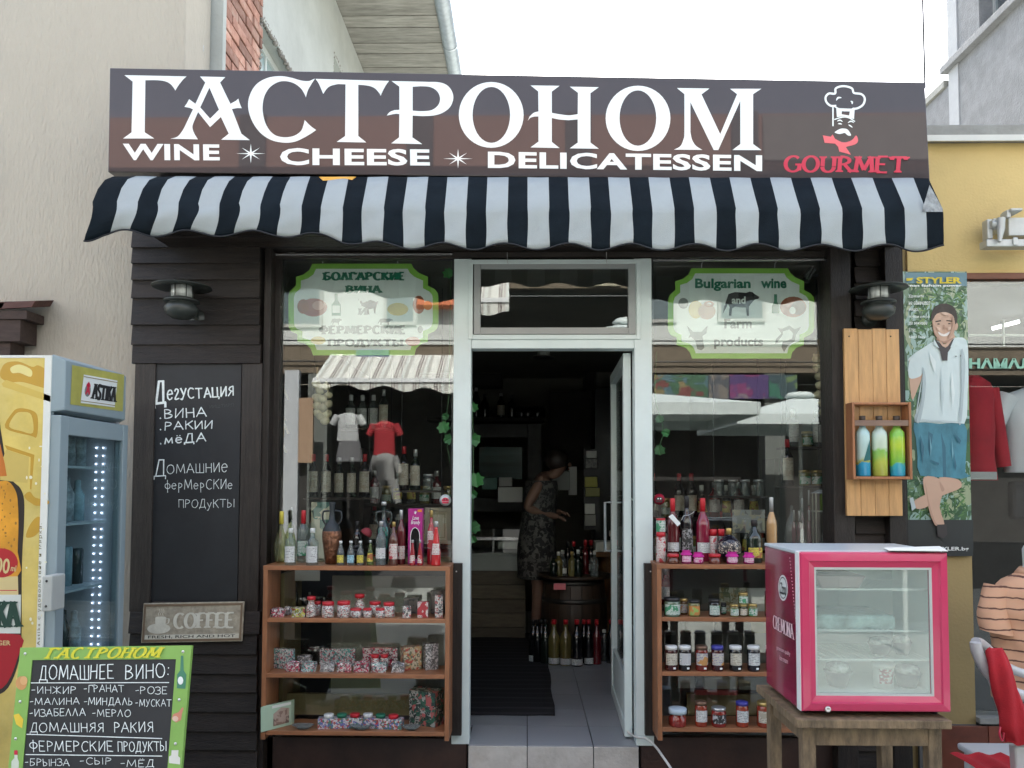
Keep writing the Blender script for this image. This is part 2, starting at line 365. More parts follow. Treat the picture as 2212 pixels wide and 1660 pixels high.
G['T'] = (.72, [[(.36, 0), (.36, 1)], [(.0, .97), (.72, .97)], [(.035, 1), (.035, .8)], [(.685, 1), (.685, .8)]])
G['Ё'] = (.56, G['Е'][1] + [[(.16, 1.15), (.17, 1.19)], [(.38, 1.17), (.39, 1.21)]])
def pen(m, txt, fn, thick=.06, thin=None, serif=0, gap=.12, jit=0, off=.0015, mi=0, slant=0, asp=1.0, shear=0):
    """skeleton lettering drawn with a nib.  fn(u, v, off): u along the line 0..1, v 0..1 cap height; thick/thin are fractions of cap height;
    asp = line width / cap height in metres, so that the nib stays even"""
    thin = thick if thin is None else thin
    tot = sum(G[c][0] + gap for c in txt) - gap; k = 1 / tot; x = 0; z = off; ua = asp * k      # ua: metres per glyph unit relative to cap height
    for ch in txt:
        w, sts = G[ch]; dx = random.uniform(-1, 1) * jit; dy = random.uniform(-1, 1) * jit; ro = random.uniform(-1, 1) * jit * 1.5
        for st in sts:
            pts = [Vector(((x + p[0] + dx + (p[1] - .5) * (ro + shear)) * ua, p[1] + dy + (p[0] - .3) * ro)) for p in st]
            if jit: pts = [p + Vector((random.uniform(-1, 1), random.uniform(-1, 1))) * jit * .5 for p in pts]
            if 2 < len(pts) < 12: pts = [Vector((q.x, q.y)) for q in cr([(p.x, p.y, 0) for p in pts], 4)] if jit or ch == 'S' else pts
            L = []; R_ = []
            for i, p in enumerate(pts):
                d = (pts[min(i + 1, len(pts) - 1)] - pts[max(i - 1, 0)]).normalized(); h = (thin + (thick - thin) * abs(d.y) ** 1.5) / 2
                if jit: h *= random.uniform(.8, 1.2)
                n = Vector((-d.y, d.x)) * h; e = d * h * .5 if (i == 0 or i == len(pts) - 1) and thin == thick else Vector((0, 0))
                if i == 0: e = -e
                L.append(p + n + e); R_.append(p - n + e)
            vs = [fn(q.x / asp, q.y, z) for q in L] + [fn(q.x / asp, q.y, z) for q in R_]; n = len(L)
            m.add(vs, [(i, i + 1, n + i + 1, n + i)[::-1] for i in range(n - 1)], mi); z += .00008
            if serif and len(pts) == 2:
                d = pts[1] - pts[0]
                if abs(d.y) > abs(d.x) * .8:
                    for q in pts:
                        if q.y < .03 or q.y > .97:
                            sx = serif * .5 + thick * .35; sg = 1 if q.y < .5 else -1; b_ = thin * .9
                            pp = [(q.x - sx, q.y), (q.x + sx, q.y), (q.x + sx, q.y + sg * b_ * .6), (q.x + thick * .4, q.y + sg * b_ * 1.5), (q.x - thick * .4, q.y + sg * b_ * 1.5), (q.x - sx, q.y + sg * b_ * .6)]
                            m.add([fn(a / asp, b, z) for a, b in pp], [tuple(range(6))[::sg]], mi); z += .00008
        x += w + gap
def uvbox(fn, u0, v0, u1, v1):
    return lambda u, v, o=0.0: fn(u0 + (u1 - u0) * u, v0 + (v1 - v0) * v, o)
def arc_poly(fn, pts, m, mi=0, off=.0015):
    m.loops([[fn(a, b, off) for a, b in pts]], mi)
# ------------------------------------------------------------------ materials of the place
DW = mat('dark_stained_wood', (.021, .016, .0135), .42, var=.55, vs=5, stretch=(1.2, 6, 14), bump=.5, bs=30, rnd=.35, dirt=.55, ds=3, dcol=(.04, .026, .018), spec=.35)
DWV = mat('dark_stained_wood_upright', (.020, .0155, .0135), .42, var=.5, vs=5, stretch=(14, 6, 1.2), bump=.5, bs=30, rnd=.3, dirt=.5, ds=3, dcol=(.034, .024, .018), spec=.35)
STUCCO = mat('beige_stucco', (.46, .42, .345), .92, var=.10, vs=2.2, bump=.8, bs=70, dirt=.5, ds=2.2, dcol=(.31, .285, .235), stretch=(1, 1, .3))
YELLOW = mat('ochre_yellow_plaster', (.61, .455, .19), .85, var=.08, vs=1.5, bump=.25, bs=70, dirt=.22, ds=2, dcol=(.46, .33, .15))
TANP = mat('tan_plaster', (.36, .27, .12), .85, var=.1, vs=2, bump=.2, bs=60, dirt=.3, ds=4, dcol=(.2, .15, .08))
CONC = mat('rough_concrete', (.27, .27, .25), .93, var=.22, vs=3, bump=.8, bs=25, dirt=.5, ds=5, dcol=(.16, .155, .14))
ROUGHC = mat('grey_roughcast', (.19, .195, .20), .95, var=.16, vs=8, bump=1, bs=55, dirt=.35, ds=3, dcol=(.12, .12, .12))
PALE = mat('pale_grey_render', (.43, .45, .42), .9, var=.1, vs=2, bump=.35, bs=30, dirt=.35, ds=2.2, dcol=(.27, .28, .25))
BRICK = mat('red_brick', (.36, .18, .13), .9, var=.35, vs=9, bump=.8, bs=40, rnd=.38, dirt=.75, ds=9, dcol=(.36, .31, .26))
MORTAR = mat('mortar', (.32, .29, .25), .95, var=.2, vs=12, bump=.8, bs=40)
ZINC = mat('galvanised_zinc', (.42, .47, .50), .42, metal=.55, var=.14, vs=14, bump=.1, bs=60, dirt=.25, ds=6, dcol=(.22, .25, .27))
WHITEAL = mat('white_powder_aluminium', (.68, .76, .74), .38, var=.05, vs=3, dirt=.12, ds=5, dcol=(.4, .41, .39), bump=.04)
GREYAL = mat('grey_window_frame', (.34, .35, .34), .4, var=.08, dirt=.2, ds=6, dcol=(.2, .2, .19))
TILEG = mat('grey_floor_tile', (.30, .31, .33), .28, var=.1, vs=3, rnd=.08, dirt=.25, ds=3, dcol=(.2, .2, .21), bump=.03)
STEPW = mat('pale_step_tile', (.52, .49, .45), .7, var=.1, vs=10, rnd=.06, dirt=.5, ds=9, dcol=(.3, .26, .22), bump=.3, bs=60)
BASEB = mat('dark_brown_base', (.045, .022, .016), .4, var=.4, vs=5, dirt=.5, ds=4, dcol=(.02, .014, .012), bump=.2)
REDTILE = mat('red_brown_wall_tile', (.17, .05, .03), .3, var=.35, vs=6, rnd=.2, dirt=.4, ds=5, dcol=(.09, .03, .02), bump=.1)
BLACKB = mat('blackboard', (.014, .016, .019), .55, var=.25, vs=3, dirt=.2, ds=5, dcol=(.045, .05, .055))
CHALK = mat('chalk', (.78, .84, .83), .95, var=.14, vs=60)
CHALKF = mat('faint_chalk', (.42, .47, .47), .95, var=.3, vs=80)
BLACKM = flat('black_metal', (.02, .021, .022), .4)
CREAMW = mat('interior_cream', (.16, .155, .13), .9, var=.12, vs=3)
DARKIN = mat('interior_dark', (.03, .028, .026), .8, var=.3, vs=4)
GLASSW = glass('window_glass', tint=(.96, .98, .97), ior=1.72)
GLASSD = glass('display_glass', tint=(.8, .85, .84), alpha=.05, acol=(.6, .7, .68))
# ------------------------------------------------------------------ ground
m = M(); m.box(-120, 120, -120, 120, -.2, 0)
setting('ground', m, [mat('street_paving', (.25, .262, .245), .85, var=.16, vs=3, bump=.3, bs=30, dirt=.3, ds=1, dcol=(.16, .15, .14))])
FZ = P(1190, 1612, -.06).z
# ------------------------------------------------------------------ the shop itself
shop = thing('shop_building', 'small dark timber clad delicatessen shop with an open white framed door', 'shop', (0, 0, 0))
def plank(px0, py0, px1, py1, Y, dep=.022, name='plank', tip=.012, mt=None, parent=None, bev=.003):
    x0, x1, z0, z1 = RC(px0, py0, px1, py1, Y)
    m = M(); m.hexa([(x0, Y - tip, z0), (x1, Y - tip, z0), (x1, Y, z1 + .004), (x0, Y, z1 + .004)], [(x0, Y + dep, z0), (x1, Y + dep, z0), (x1, Y + dep, z1 + .004), (x0, Y + dep, z1 + .004)])
    return part(name, m, mt or DW, parent or shop, bev)
YP = -.12
for a, b in ((500, 536), (536, 570), (570, 606), (606, 645), (645, 703), (703, 746)): plank(285, a, 562, b, YP)
plank(285, 746, 563, 786, YP - .004, tip=.004)
for a, b in ((285, 330), (518, 562)): plank(a, 786, b, 1322, YP, tip=0, mt=DWV, name='stile')
plank(330, 1302, 518, 1322, YP, tip=0)
for i, (a, b) in enumerate(((1322, 1369), (1369, 1413), (1413, 1455), (1455, 1495), (1495, 1537), (1537, 1579), (1579, 1619), (1619, 1662), (1662, 1706), (1706, 1750))):
    plank(280, a, 556 if a > 1330 else 562, b, YP, tip=.016)
x0, x1, z0, z1 = RC(283, 500, 560, 1740, YP)
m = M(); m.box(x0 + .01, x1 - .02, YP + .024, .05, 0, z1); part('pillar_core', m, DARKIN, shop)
# outer corner posts of the left window
for a, b, Y, dp in ((563, 578, -.1, .12), (580, 600, -.03, .09)):
    x0, x1, z0, z1 = RC(a, 505, b, 1600, Y); m = M(); m.box(x0, x1, Y, Y + dp, .02, z1); part('corner_post', m, DWV, shop, .004)
# right pillar: two posts and the recessed louvres between them
for a, b, Y, dp in ((1801, 1846, -.1, .16), (1921, 1957, -.1, .2)):
    x0, x1, z0, z1 = RC(a, 520, b, 1600, Y); m = M(); m.box(x0, x1, Y, Y + dp, .0, z1); part('corner_post', m, DWV, shop, .004)
yy = 505
while yy < 1700:
    plank(1845, yy, 1922, yy + 36, -.03, tip=.02); yy += 36
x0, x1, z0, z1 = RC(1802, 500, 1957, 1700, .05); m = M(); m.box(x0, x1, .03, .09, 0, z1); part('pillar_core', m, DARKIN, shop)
# soffit boards under the sign, lintel over the windows
zl = P(1106, 541, -.1).z
xa = -1.86; xb = 1.86
for i in range(5):
    m = M(); y = -.46 + .085 * i; m.box(xa + .03, xb, y, y + .082, zl + .012 + .0015 * (i % 2), zl + .03); part('soffit_board', m, DW, shop, .002)
x0, x1, z0, z1 = RC(562, 540, 1802, 557, -.03); m = M(); m.box(x0, x1, -.034, .0, z0, zl + .012); part('lintel_board', m, DW, shop, .003)
# chrome rails over the windows
for a, b in ((594, 978), (1412, 1800)):
    p, q = P(a, 551 if a < 1000 else 563, -.05), P(b, 556 if a < 1000 else 564, -.05); q.z = p.z
    m = M(); m.bar(p, q, .01, .008); part('window_rail', m, flat('chrome_strip', (.7, .7, .7), .25, metal=.8), shop)
# roof and shell
RZ = P(1106, 178, -.2).z
m = M(); m.box(-1.9, 1.95, -.18, 5.2, RZ - .08, RZ - .02); part('roof', m, CONC, shop)
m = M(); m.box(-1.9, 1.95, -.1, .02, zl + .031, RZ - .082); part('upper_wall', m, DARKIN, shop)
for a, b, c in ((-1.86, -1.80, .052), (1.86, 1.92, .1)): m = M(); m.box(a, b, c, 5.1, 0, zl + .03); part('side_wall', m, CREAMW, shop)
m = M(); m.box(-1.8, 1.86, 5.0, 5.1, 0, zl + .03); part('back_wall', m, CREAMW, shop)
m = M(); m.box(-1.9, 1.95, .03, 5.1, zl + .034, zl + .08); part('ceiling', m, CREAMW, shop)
# floor tiles inside
jx = [P(1139, 1612, -.06).x, P(1282, 1612, -.06).x]; tw = jx[1] - jx[0]
me = None
for i in range(-2, 3):
    for j in range(0, 13):
        x = jx[0] + tw * i
        if j == 0 and (i < -1 or i > 2): continue
        a, b = x + .0025, x + tw - .0025
        if j == 0: a = max(a, P(1012, 1612, -.06).x); b = min(b, P(1380, 1612, -.06).x)
        if b - a < .03: continue
        y = -.055 + tw * j
        m = M(); m.box(a, b, y + .0025, y + tw - .0025, FZ - .012, FZ + .0006 * ((i * 7 + j * 3) % 3)); part('floor_tile', m, TILEG, shop)
m = M(); m.box(P(1012, 1612, -.06).x, P(1380, 1612, -.06).x, -.05, .02, 0, FZ - .0135); m.box(-1.8, 1.86, .021, 5, 0, FZ - .0135); part('floor_bed', m, mat('grout', (.12, .12, .12), .9), shop)
xs = [P(1011, 1612, -.06).x, jx[0], jx[1], P(1380, 1612, -.06).x]
for i in range(3):
    m = M(); m.box(xs[i] + .002, xs[i + 1] - .002, -.064, -.052, .0, FZ - .004); part('step_tile', m, STEPW, shop, .002)
# base below the windows
for a, b in ((560, 1009), (1382, 1846)):
    x0, x1, z0, z1 = RC(a, 1590, b, 1700, 0); m = M(); m.box(x0, x1, -.03, .03, 0, z1); part('base_panel', m, BASEB, shop, .003)
# white door frame with transom window
def frame_rect(m, x0, x1, z0, z1, w, y0, y1, mi=0):
    m.box(x0, x0 + w, y0, y1, z0, z1, mi); m.box(x1 - w, x1, y0, y1, z0, z1, mi); m.box(x0 + w, x1 - w, y0, y1, z1 - w, z1, mi); m.box(x0 + w, x1 - w, y0, y1, z0, z0 + w, mi)
df = part('door_frame', M().box(0, .001, .06, .061, 2, 2.001), WHITEAL, shop)
xl0, xl1 = P(979, 900, -.04).x, P(1016, 1100, -.04).x; xr0, xr1 = P(1372, 1100, -.04).x, P(1409, 900, -.04).x
zt = P(1106, 559, -.04).z; zh1 = P(1106, 722, -.04).z; zh0 = P(1106, 753, -.04).z
for a, b in ((xl0, xl1), (xr0, xr1)):
    m = M(); m.box(a, b, -.04, .05, FZ - .002, zt); part('jamb', m, WHITEAL, df, .003)
m = M(); m.box(xl1 + .001, xr0 - .001, -.038, .05, zh0, zh1); part('head', m, WHITEAL, df, .003)
x0, x1, z0, z1 = RC(1012, 561, 1384, 733, -.05)
m = M(); frame_rect(m, x0, x1, z0, z1, .022, -.052, -.0405); tr = part('transom_window', m, WHITEAL, shop, .002)
m = M(); frame_rect(m, x0 + .026, x1 - .026, z0 + .026, z1 - .01, .036, -.046, -.02); part('sash', m, GREYAL, tr, .003)
m = M(); zm_ = (z0 + z1) / 2; m.box(x0 + .055, x1 - .055, -.003, .003, -(z1 - z0) / 2 + .058, (z1 - z0) / 2 - .042); m.xf(Matrix.Translation((0, -.024, zm_)) @ Matrix.Rotation(math.radians(4.5), 4, 'X')); part('pane', m, GLASSW, tr)
for px in (1076, 1290):
    a = P(px * 1.0 + 20, 545, -.06); m = M(); m.tube([a, a - Vector((0, 0, .05)), a - Vector((0, 0, .062)) + Vector((.004, 0, 0))], .0022, 5); part('hook', m, flat('steel_wire', (.6, .6, .6), .3, metal=.8), tr)
# window panes
for a, b in ((600, 979), (1409, 1802)):
    x0, x1, z0, z1 = RC(a, 557, b, 1592, 0)
    m = M(); m.box(x0, x1, -.004, .002, z0 - .01, z1 + .03); part('window_pane', m, GLASSW, shop)
    m = M(); frame_rect(m, x0, x1, z0, z1, .012, .004, .03); part('window_bead', m, BLACKM, shop)
# narrow dark boards beside the door
for a, b in ((973, 998), (1392, 1418)):
    x0, x1, z0, z1 = RC(a, 1217, b, 1588, -.06); m = M(); m.box(x0, x1, -.075, -.043, z0, z1)
    k = part('kick_board', m, DWV, shop, .002)
    m = M(); m.lathe([(.004, -.003), (.004, .0)], ((x0 + x1) / 2, -.0765, z1 - .04), 8, axis='Y'); part('screw', m, flat('bright_steel', (.7, .7, .68), .3, metal=.7), k)
# open door leaf
hx = P(1372, 1200, 0).x; zd = P(1106, 757, 0).z
door = part('door', (lambda m: (frame_rect(m, .0, .88, FZ + .01, zd - .005, .06, -.02, .02), m)[1])(M()).xf(Matrix.Translation((hx - .03, .06, 0)) @ Matrix.Rotation(math.radians(88.5), 4, 'Z')), WHITEAL, shop, .002)
T = Matrix.Translation((hx - .03, .06, 0)) @ Matrix.Rotation(math.radians(88.5), 4, 'Z')
m = M(); m.box(.06, .82, -.003, .003, FZ + .3, zd - .065); m.xf(T); part('door_glass', m, GLASSW, door)
m = M(); m.box(.06, .82, -.012, .012, FZ + .07, FZ + .299); m.xf(T); part('door_panel', m, WHITEAL, door)
m = M(); m.tube([(.80, .02, 1.15), (.80, .06, 1.15), (.80, .06, 1.45), (.80, .02, 1.45)], .009, 8); m.xf(T); part('handle', m, ZINC, door)
# ------------------------------------------------------------------ beige neighbour, tile canopy, drainpipe
bw = thing('beige_building', 'tall windowless beige stucco building left of the shop', 'building', (-4, .2, 0))
xA = P(400, 100, .06).x
m = M(); m.box(-9, xA, .055, .40, 0, 9); part('wall', m, STUCCO, bw, .01)
dp = thing('drainpipe', 'galvanised round drainpipe at the corner of the beige building', 'drainpipe', (xA + .05, .3, 0))
c = P(421, 80, .3)
m = M(); m.tube([(c.x, .3, 2.9), (c.x, .3, 9)], .047, 18); part('pipe', m, ZINC, dp)
for z in (P(421, 105, .3).z, 5.6, 3.6): m = M(); m.lathe([(.0475, -.02), (.052, -.018), (.052, .018), (.0475, .02)], (c.x, .3, z), 18); part('pipe_joint', m, ZINC, dp)
cn = thing('tile_canopy', 'end of a small dark wooden canopy with roof tiles at the left edge', 'canopy', tuple(P(20, 750, -.4)))
TILEB = mat('dark_roof_tile', (.085, .035, .028), .7, var=.3, vs=9, rnd=.2, bump=.3)
for i, (a, b, c_, d) in enumerate(((-60, 12, 652, 672), (-4, 77, 650, 668))):
    p0, p1 = P(a, d, -.12), P(b, c_, -.12)
    m = M(); m.hexa([(p0.x, -.12, p0.z), (p1.x - .02, -.12, p0.z + .008), (p1.x, -.12, p1.z), (p0.x, -.12, p1.z - .008)], [(p0.x, .04, p0.z + .04), (p1.x - .02, .04, p0.z + .048), (p1.x, .04, p1.z + .04), (p0.x, .04, p1.z + .032)]); part('roof_tile', m, TILEB, cn, .003)
for a, b, c_, d, Y in ((-80, 58, 670, 690, -.11), (-80, 44, 690, 738, -.1), (-80, 22, 738, 768, -.08)):
    x0, x1, z0, z1 = RC(a, c_, b, d, Y); m = M(); m.box(x0, x1, Y, .04, z0, z1 - .002); part('beam', m, mat('weathered_brown_beam', (.055, .035, .028), .8, var=.3, vs=8, stretch=(2, 8, 8), bump=.3), cn, .003)
# ------------------------------------------------------------------ old brick and render building behind, with eaves
X0 = -1.80
ob = thing('old_building', 'old grey rendered building with patches of bare red brick and deep eaves above the sign', 'building', (-4, 5, 0))
def wallpiece(y0, y1, z0, z1, mt, dx=0.0, name='wall', th=.3):
    m = M(); m.box(X0 - th, X0 + dx, y0, y1, z0, z1); return part(name, m, mt, ob, .004)
wallpiece(.42, .47, 2.5, 6.1, PALE, .012, 'pilaster')
wallpiece(.47, 1.12, 2.5, 6.1, MORTAR, -.018)
wallpiece(1.12, 2.15, 2.5, 3.4, PALE); wallpiece(1.12, 2.15, 4.72, 6.1, PALE); wallpiece(2.15, 3.1, 2.5, 6.1, PALE)
wallpiece(3.1, 3.9, 2.5, 4.0, PALE); wallpiece(3.1, 3.9, 5.55, 6.1, PALE); wallpiece(3.9, 11, 2.5, 6.1, PALE)
m = M(); m.box(-9, X0 - .3, .45, 11, 2.5, 6.1); part('inner_block', m, DARKIN, ob)
bm_ = {}
for r in range(19):
    z = 3.55 + r * .073; y = .475 - (r % 2) * .12
    while y < 1.1:
        a, b = max(y, .474), min(y + .235, 1.12 + random.uniform(-.03, .02))
        if b - a > .03:
            m = M(); m.box(X0 - .06, X0 + random.uniform(-.008, .006), a, b - .004, z + .003, z + .066); part('brick', m, BRICK, ob, .004)
        y += .245
# broken plaster edge round the brick and the window head
def crumble(y0, z0, y1, z1, n, w, seed):
    rnd = random.Random(seed); m = M(); n *= 3; w *= .75
    for i in range(n):
        t = i / n; y = y0 + (y1 - y0) * t + rnd.uniform(-w, w) * .5; z = z0 + (z1 - z0) * t + rnd.uniform(-w, w) * .5; r = rnd.uniform(.3, 1) * w
        r *= .55; m.ball((X0 - .012, y, z), .012 + r * .3, r, r * rnd.uniform(.6, 1.3), 5, 4); m.v[-17:] = [q + Vector((0, rnd.uniform(-.3, .3) * r, rnd.uniform(-.3, .3) * r)) for q in m.v[-17:]]
    return part('broken_plaster', m, mat('crumbled_mortar', (.24, .225, .20), .95, var=.35, vs=14, bump=1, bs=30), ob, kind='stuff')
crumble(1.12, 3.6, 1.14, 6.0, 60, .045, 3); crumble(1.14, 4.73, 2.2, 4.70, 40, .05, 4); crumble(2.17, 3.4, 2.16, 4.7, 30, .035, 5)
crumble(3.1, 4.0, 3.1, 5.6, 30, .05, 6); crumble(3.1, 5.58, 3.9, 5.55, 24, .05, 7)
for (a, b, z0, z1) in ((1.12, 2.15, 3.4, 4.72), (3.1, 3.9, 4.0, 5.55)):
    m = M()
    T2 = Matrix.Translation((X0 - .12, a, 0)) @ Matrix.Rotation(PI / 2, 4, 'Z'); frame_rect(m, 0, b - a, z0, z1, .05, -.02, .02)
    for q in range(1, 5): m.box((b - a) * q / 5 - .012, (b - a) * q / 5 + .012, -.015, .015, z0 + .05, z1 - .05)
    for q in range(1, 4): m.box(.05, b - a - .05, -.012, .012, z0 + (z1 - z0) * q / 4 - .012, z0 + (z1 - z0) * q / 4 + .012)
    m.xf(T2); w = part('window', m, flat('old_white_paint', (.6, .64, .62), .6), ob)
    m = M(); m.box(.02, b - a - .02, -.004, .004, z0 + .02, z1 - .02); m.xf(T2); part('pane', m, mat('dusty_glass', (.34, .44, .44), .25, var=.2, vs=5), w)
SOFF = mat('board_marked_concrete', (.27, .265, .235), .92, var=.3, vs=4, stretch=(1, 7, 3), bump=.7, bs=18, rnd=.12, dirt=.5, ds=3, dcol=(.15, .14, .11))
y = 1.2; i = 0
while y < 10.8:
    w = .13 + .03 * ((i * 7) % 3); m = M(); m.box(X0 - .2, -.86, y, y + w - .006, 6.1 + .006 * ((i * 5) % 3), 6.22); part('soffit_board', m, SOFF, ob); y += w; i += 1
m = M(); m.box(X0 - 3, -.90, .9, 11, 6.222, 6.42); part('roof', m, CONC, ob)
gt = thing('roof_gutter', 'half round zinc gutter along the eaves above the sign', 'gutter', (-.8, 6, 6.05))
m = M(); rows = []
for yv in (1.0, 11):
    rows.append([Vector((-.80 + .075 * math.cos(a), yv, 6.12 + .075 * math.sin(a))) for a in [PI + PI * k / 10 for k in range(11)]])
m.grid(rows); g = part('trough', m, ZINC, gt)
sm = g.modifiers.new('wall', 'SOLIDIFY'); sm.thickness = .004
for yv in (1.9, 2.9, 3.9, 4.9, 6.2):
    m = M(); m.grid([[Vector((-.80 + .081 * math.cos(a), y2, 6.12 + .081 * math.sin(a))) for a in [PI + PI * k / 10 for k in range(11)]] for y2 in (yv, yv + .03)]); o = part('gutter_bracket', m, ZINC, gt); q = o.modifiers.new('wall', 'SOLIDIFY'); q.thickness = .003
# ------------------------------------------------------------------ grey roughcast building far right
X1 = 4.27
gb = thing('grey_building', 'tall grey roughcast building with a high window at the top right', 'building', (6, 3, 0))
yn, yf = -.5, 3.86
wy0, wy1, wz0, wz1 = 1.9, PX(2116, 75, X1).y, 5.82, 7.4
def gwall(y0, y1, z0, z1, mt=ROUGHC, x=0, name='wall'):
    m = M(); m.box(X1 + x, X1 + .5, y0, y1, z0, z1); return part(name, m, mt, gb, .004)
gwall(yn, yf, 2.6, wz0); gwall(wy1, yf - .18, wz0, 9.5); gwall(yn, wy0, wz0, 9.5); gwall(wy0, wy1, wz1, 9.5)
gwall(yf - .18, yf, wz0 + .0, 9.5, mat('smooth_grey_render', (.33, .34, .35), .9, var=.08, bump=.2), -.012, 'pilaster'); gwall(yf - .18, yf, 2.6, wz0 - .07, MATS['smooth_grey_render'], -.01, 'pilaster')
m = M(); m.box(X1 - .07, X1 + .2, wy0 - .2, yf + .05, wz0 - .075, wz0 - .005); part('sill', m, ROUGHC, gb, .004)
gwall(yf + .002, 9, 2.6, 5.62); m = M(); m.box(X1 - .03, X1 + .5, yf + .052, 9, 5.622, 5.69); part('coping', m, CONC, gb)
m = M(); n_ = 4; w = (wy1 - wy0)
for q in range(n_ + 1): m.box(X1 + .13, X1 + .17, wy1 - w * q / n_ - .02, wy1 - w * q / n_ + .02, wz0, wz1)
for z in (wz0 + .02, wz0 + .42, wz0 + .84, wz1 - .02): m.box(X1 + .135, X1 + .165, wy0, wy1, z - .018, z + .018)
wn = part('window', m, GREYAL, gb)
m = M(); m.box(X1 + .148, X1 + .152, wy0, wy1, wz0, wz1); part('pane', m, flat('sky_reflecting_glass', (.55, .6, .62), .04, metal=1, var=.02), wn)
m = M(); m.box(X1 + .45, 12, yn, yf - .01, 2.6, 9.4); part('inner_block', m, ROUGHC, gb)
# ------------------------------------------------------------------ yellow clothes shop on the right
yb = thing('yellow_building', 'ochre yellow rendered clothes shop right of the delicatessen', 'shop', (4, .3, 0))
YY = .1
xe = P(1958, 450, YY).x; zc0 = P(2100, 310, YY).z; zc1 = P(2100, 278, YY).z; zw = P(2100, 590, YY).z
xo = P(2092, 900, YY).x; zs = P(2150, 1548, YY).z
m = M(); m.box(xe, 9, YY, YY + .3, zw, zc0); part('upper_wall', m, YELLOW, yb)
m = M(); m.box(1.952, xe - .001, .12, .4, 0, zc1 - .01); part('sun_gap_filler', m, TANP, yb)  # block added to close the slit between the shops that let sun through
m = M(); m.box(xe, 9, YY - .05, YY + 4, zc0 + .001, zc1); part('cornice', m, CONC, yb, .006)
m = M(); m.box(xe - .02, 9, YY - .06, YY - .05, zc0 - .012, zc0 + .02); part('drip_edge', m, flat('pale_metal_strip', (.6, .6, .55), .5), yb)
m = M(); m.box(xe, xo, YY, YY + .3, 0, zw); part('lower_wall', m, TANP, yb)
m = M(); x0 = xo; z0 = P(2150, 604, YY).z; m.box(xo, 9, YY - .01, YY + .1, z0, zw - .002); part('window_head', m, mat('brown_window_wood', (.16, .06, .03), .5, var=.25, vs=6, stretch=(1, 6, 6)), yb, .003)
m = M(); m.box(xo, 9, YY + .02, YY + .026, zs, z0); part('window_pane', m, GLASSW, yb)
m = M(); m.box(xo, 9, YY + 2.2, YY + 2.25, 0, zw); m.box(8.9, 9, YY + .3, YY + 2.2, 0, zw); m.box(xo - .05, xo, YY + .3, YY + 2.2, 0, zw); part('inner_wall', m, DARKIN, yb)
m = M(); m.box(xo, 9, YY + .3, YY + 2.2, zs - .1, zs - .05); part('window_floor', m, DARKIN, yb)
m = M(); m.box(xo, 9, YY + .101, YY + 2.2, zw - .05, zw - .004); part('window_ceiling', m, DARKIN, yb)
m = M(); m.box(xo, 9, YY - .04, YY + .1, zs - .03, zs); part('window_ledge', m, CONC, yb, .003)
# tiled base: individual tiles
tx = P(2133, 1600, YY - .02).x; z1 = P(2150, 1568, YY - .02).z
m = M(); m.box(xe, 9, YY - .02, YY, 0, z1); part('base_bed', m, MATS['grout'], yb)
for i in range(-1, 6):
    for j in range(2):
        a = max(xe, tx + .3 * i); b = tx + .3 * (i + 1) - .005; zt_ = z1 - .3 * j; zb = max(0.002, zt_ - .295)
        if b > a: m = M(); m.box(a, b, YY - .035, YY - .0205, zb, zt_); part('base_tile', m, REDTILE, yb, .002)
# ------------------------------------------------------------------ fascia sign
YS = -.36
BANNER = mat('dark_brown_banner_vinyl', (.040, .029, .029), .5, var=.12, vs=2, coat=1, spec=.3)
BANNER.node_tree.nodes['Principled BSDF'].inputs['Coat Roughness'].default_value = .02; BANNER.node_tree.nodes['Principled BSDF'].inputs['Coat IOR'].default_value = 1.4
WHITEV = mat('white_vinyl', (.80, .84, .82), .25, var=.02, coat=.5)
PINKV = flat('crimson_vinyl', (.55, .02, .06), .3, coat=.3)
PINKL = flat('salmon_red_vinyl', (.75, .12, .14), .3, coat=.3)
TL, TR, BR, BL = P(237, 147, YS), P(1998, 180, YS), P(2009, 392, YS), P(233, 372, YS)
TR.z += .004
sg = thing('fascia_sign', 'long dark brown delicatessen fascia sign with white lettering over the awning', 'shop sign', tuple(BL))
off = Vector((0, .16, 0))
m = M(); m.hexa([BL, BR, TR, TL], [BL + off, BR + off, TR + off, TL + off]); part('sign_box', m, BANNER, sg, .004)
def SF(a, b, c):     # photo measuring transforms -> point on the sign face
    return lambda x, y, o=0.0: P(a + x * c, b + y * c, YS) + Vector((0, -.0015 - o, 0))
fa, fb, fc = SF(230.05, 132.7, .296), SF(831.7, 150.4, .296), SF(1451.1, 159.3, .264)
def glyph(fn, loops, name='letter', mt=None, z=0):
    m = M(); m.loops([[fn(x, y, z) for x, y in l] for l in loops]); return part(name, m, mt or WHITEV, sg)
def c2(pts, n=5, closed=False): return [(p.x, p.y) for p in cr([(x, y, 0) for x, y in pts], n, closed)]
# Г
glyph(fa, [[(132, 103), (585, 112)] + c2([(560, 135), (525, 180), (503, 216)]) + c2([(498, 205), (470, 170), (430, 148), (370, 140), (285, 140)]) + [(280, 520), (350, 565), (122, 565), (184, 520), (192, 150)]])
# А: crossed legs with a hanging chevron
glyph(fa, [[(684, 113), (868, 117), (830, 157), (905, 312), (945, 290), (963, 274)] + c2([(970, 300), (978, 322), (988, 344)]) + [(955, 343), (916, 350), (985, 530), (1047, 577), (838, 574), (893, 530), (836, 408), (757, 482), (669, 372)] +
    c2([(640, 440), (628, 480), (640, 525), (668, 571)]) + c2([(466, 567), (520, 550), (560, 500), (590, 440), (632, 352)]) + [(610, 342), (570, 334), (588, 308), (604, 278), (650, 312), (722, 157)],
    [(752, 195), (822, 355), (757, 420), (685, 338)]])
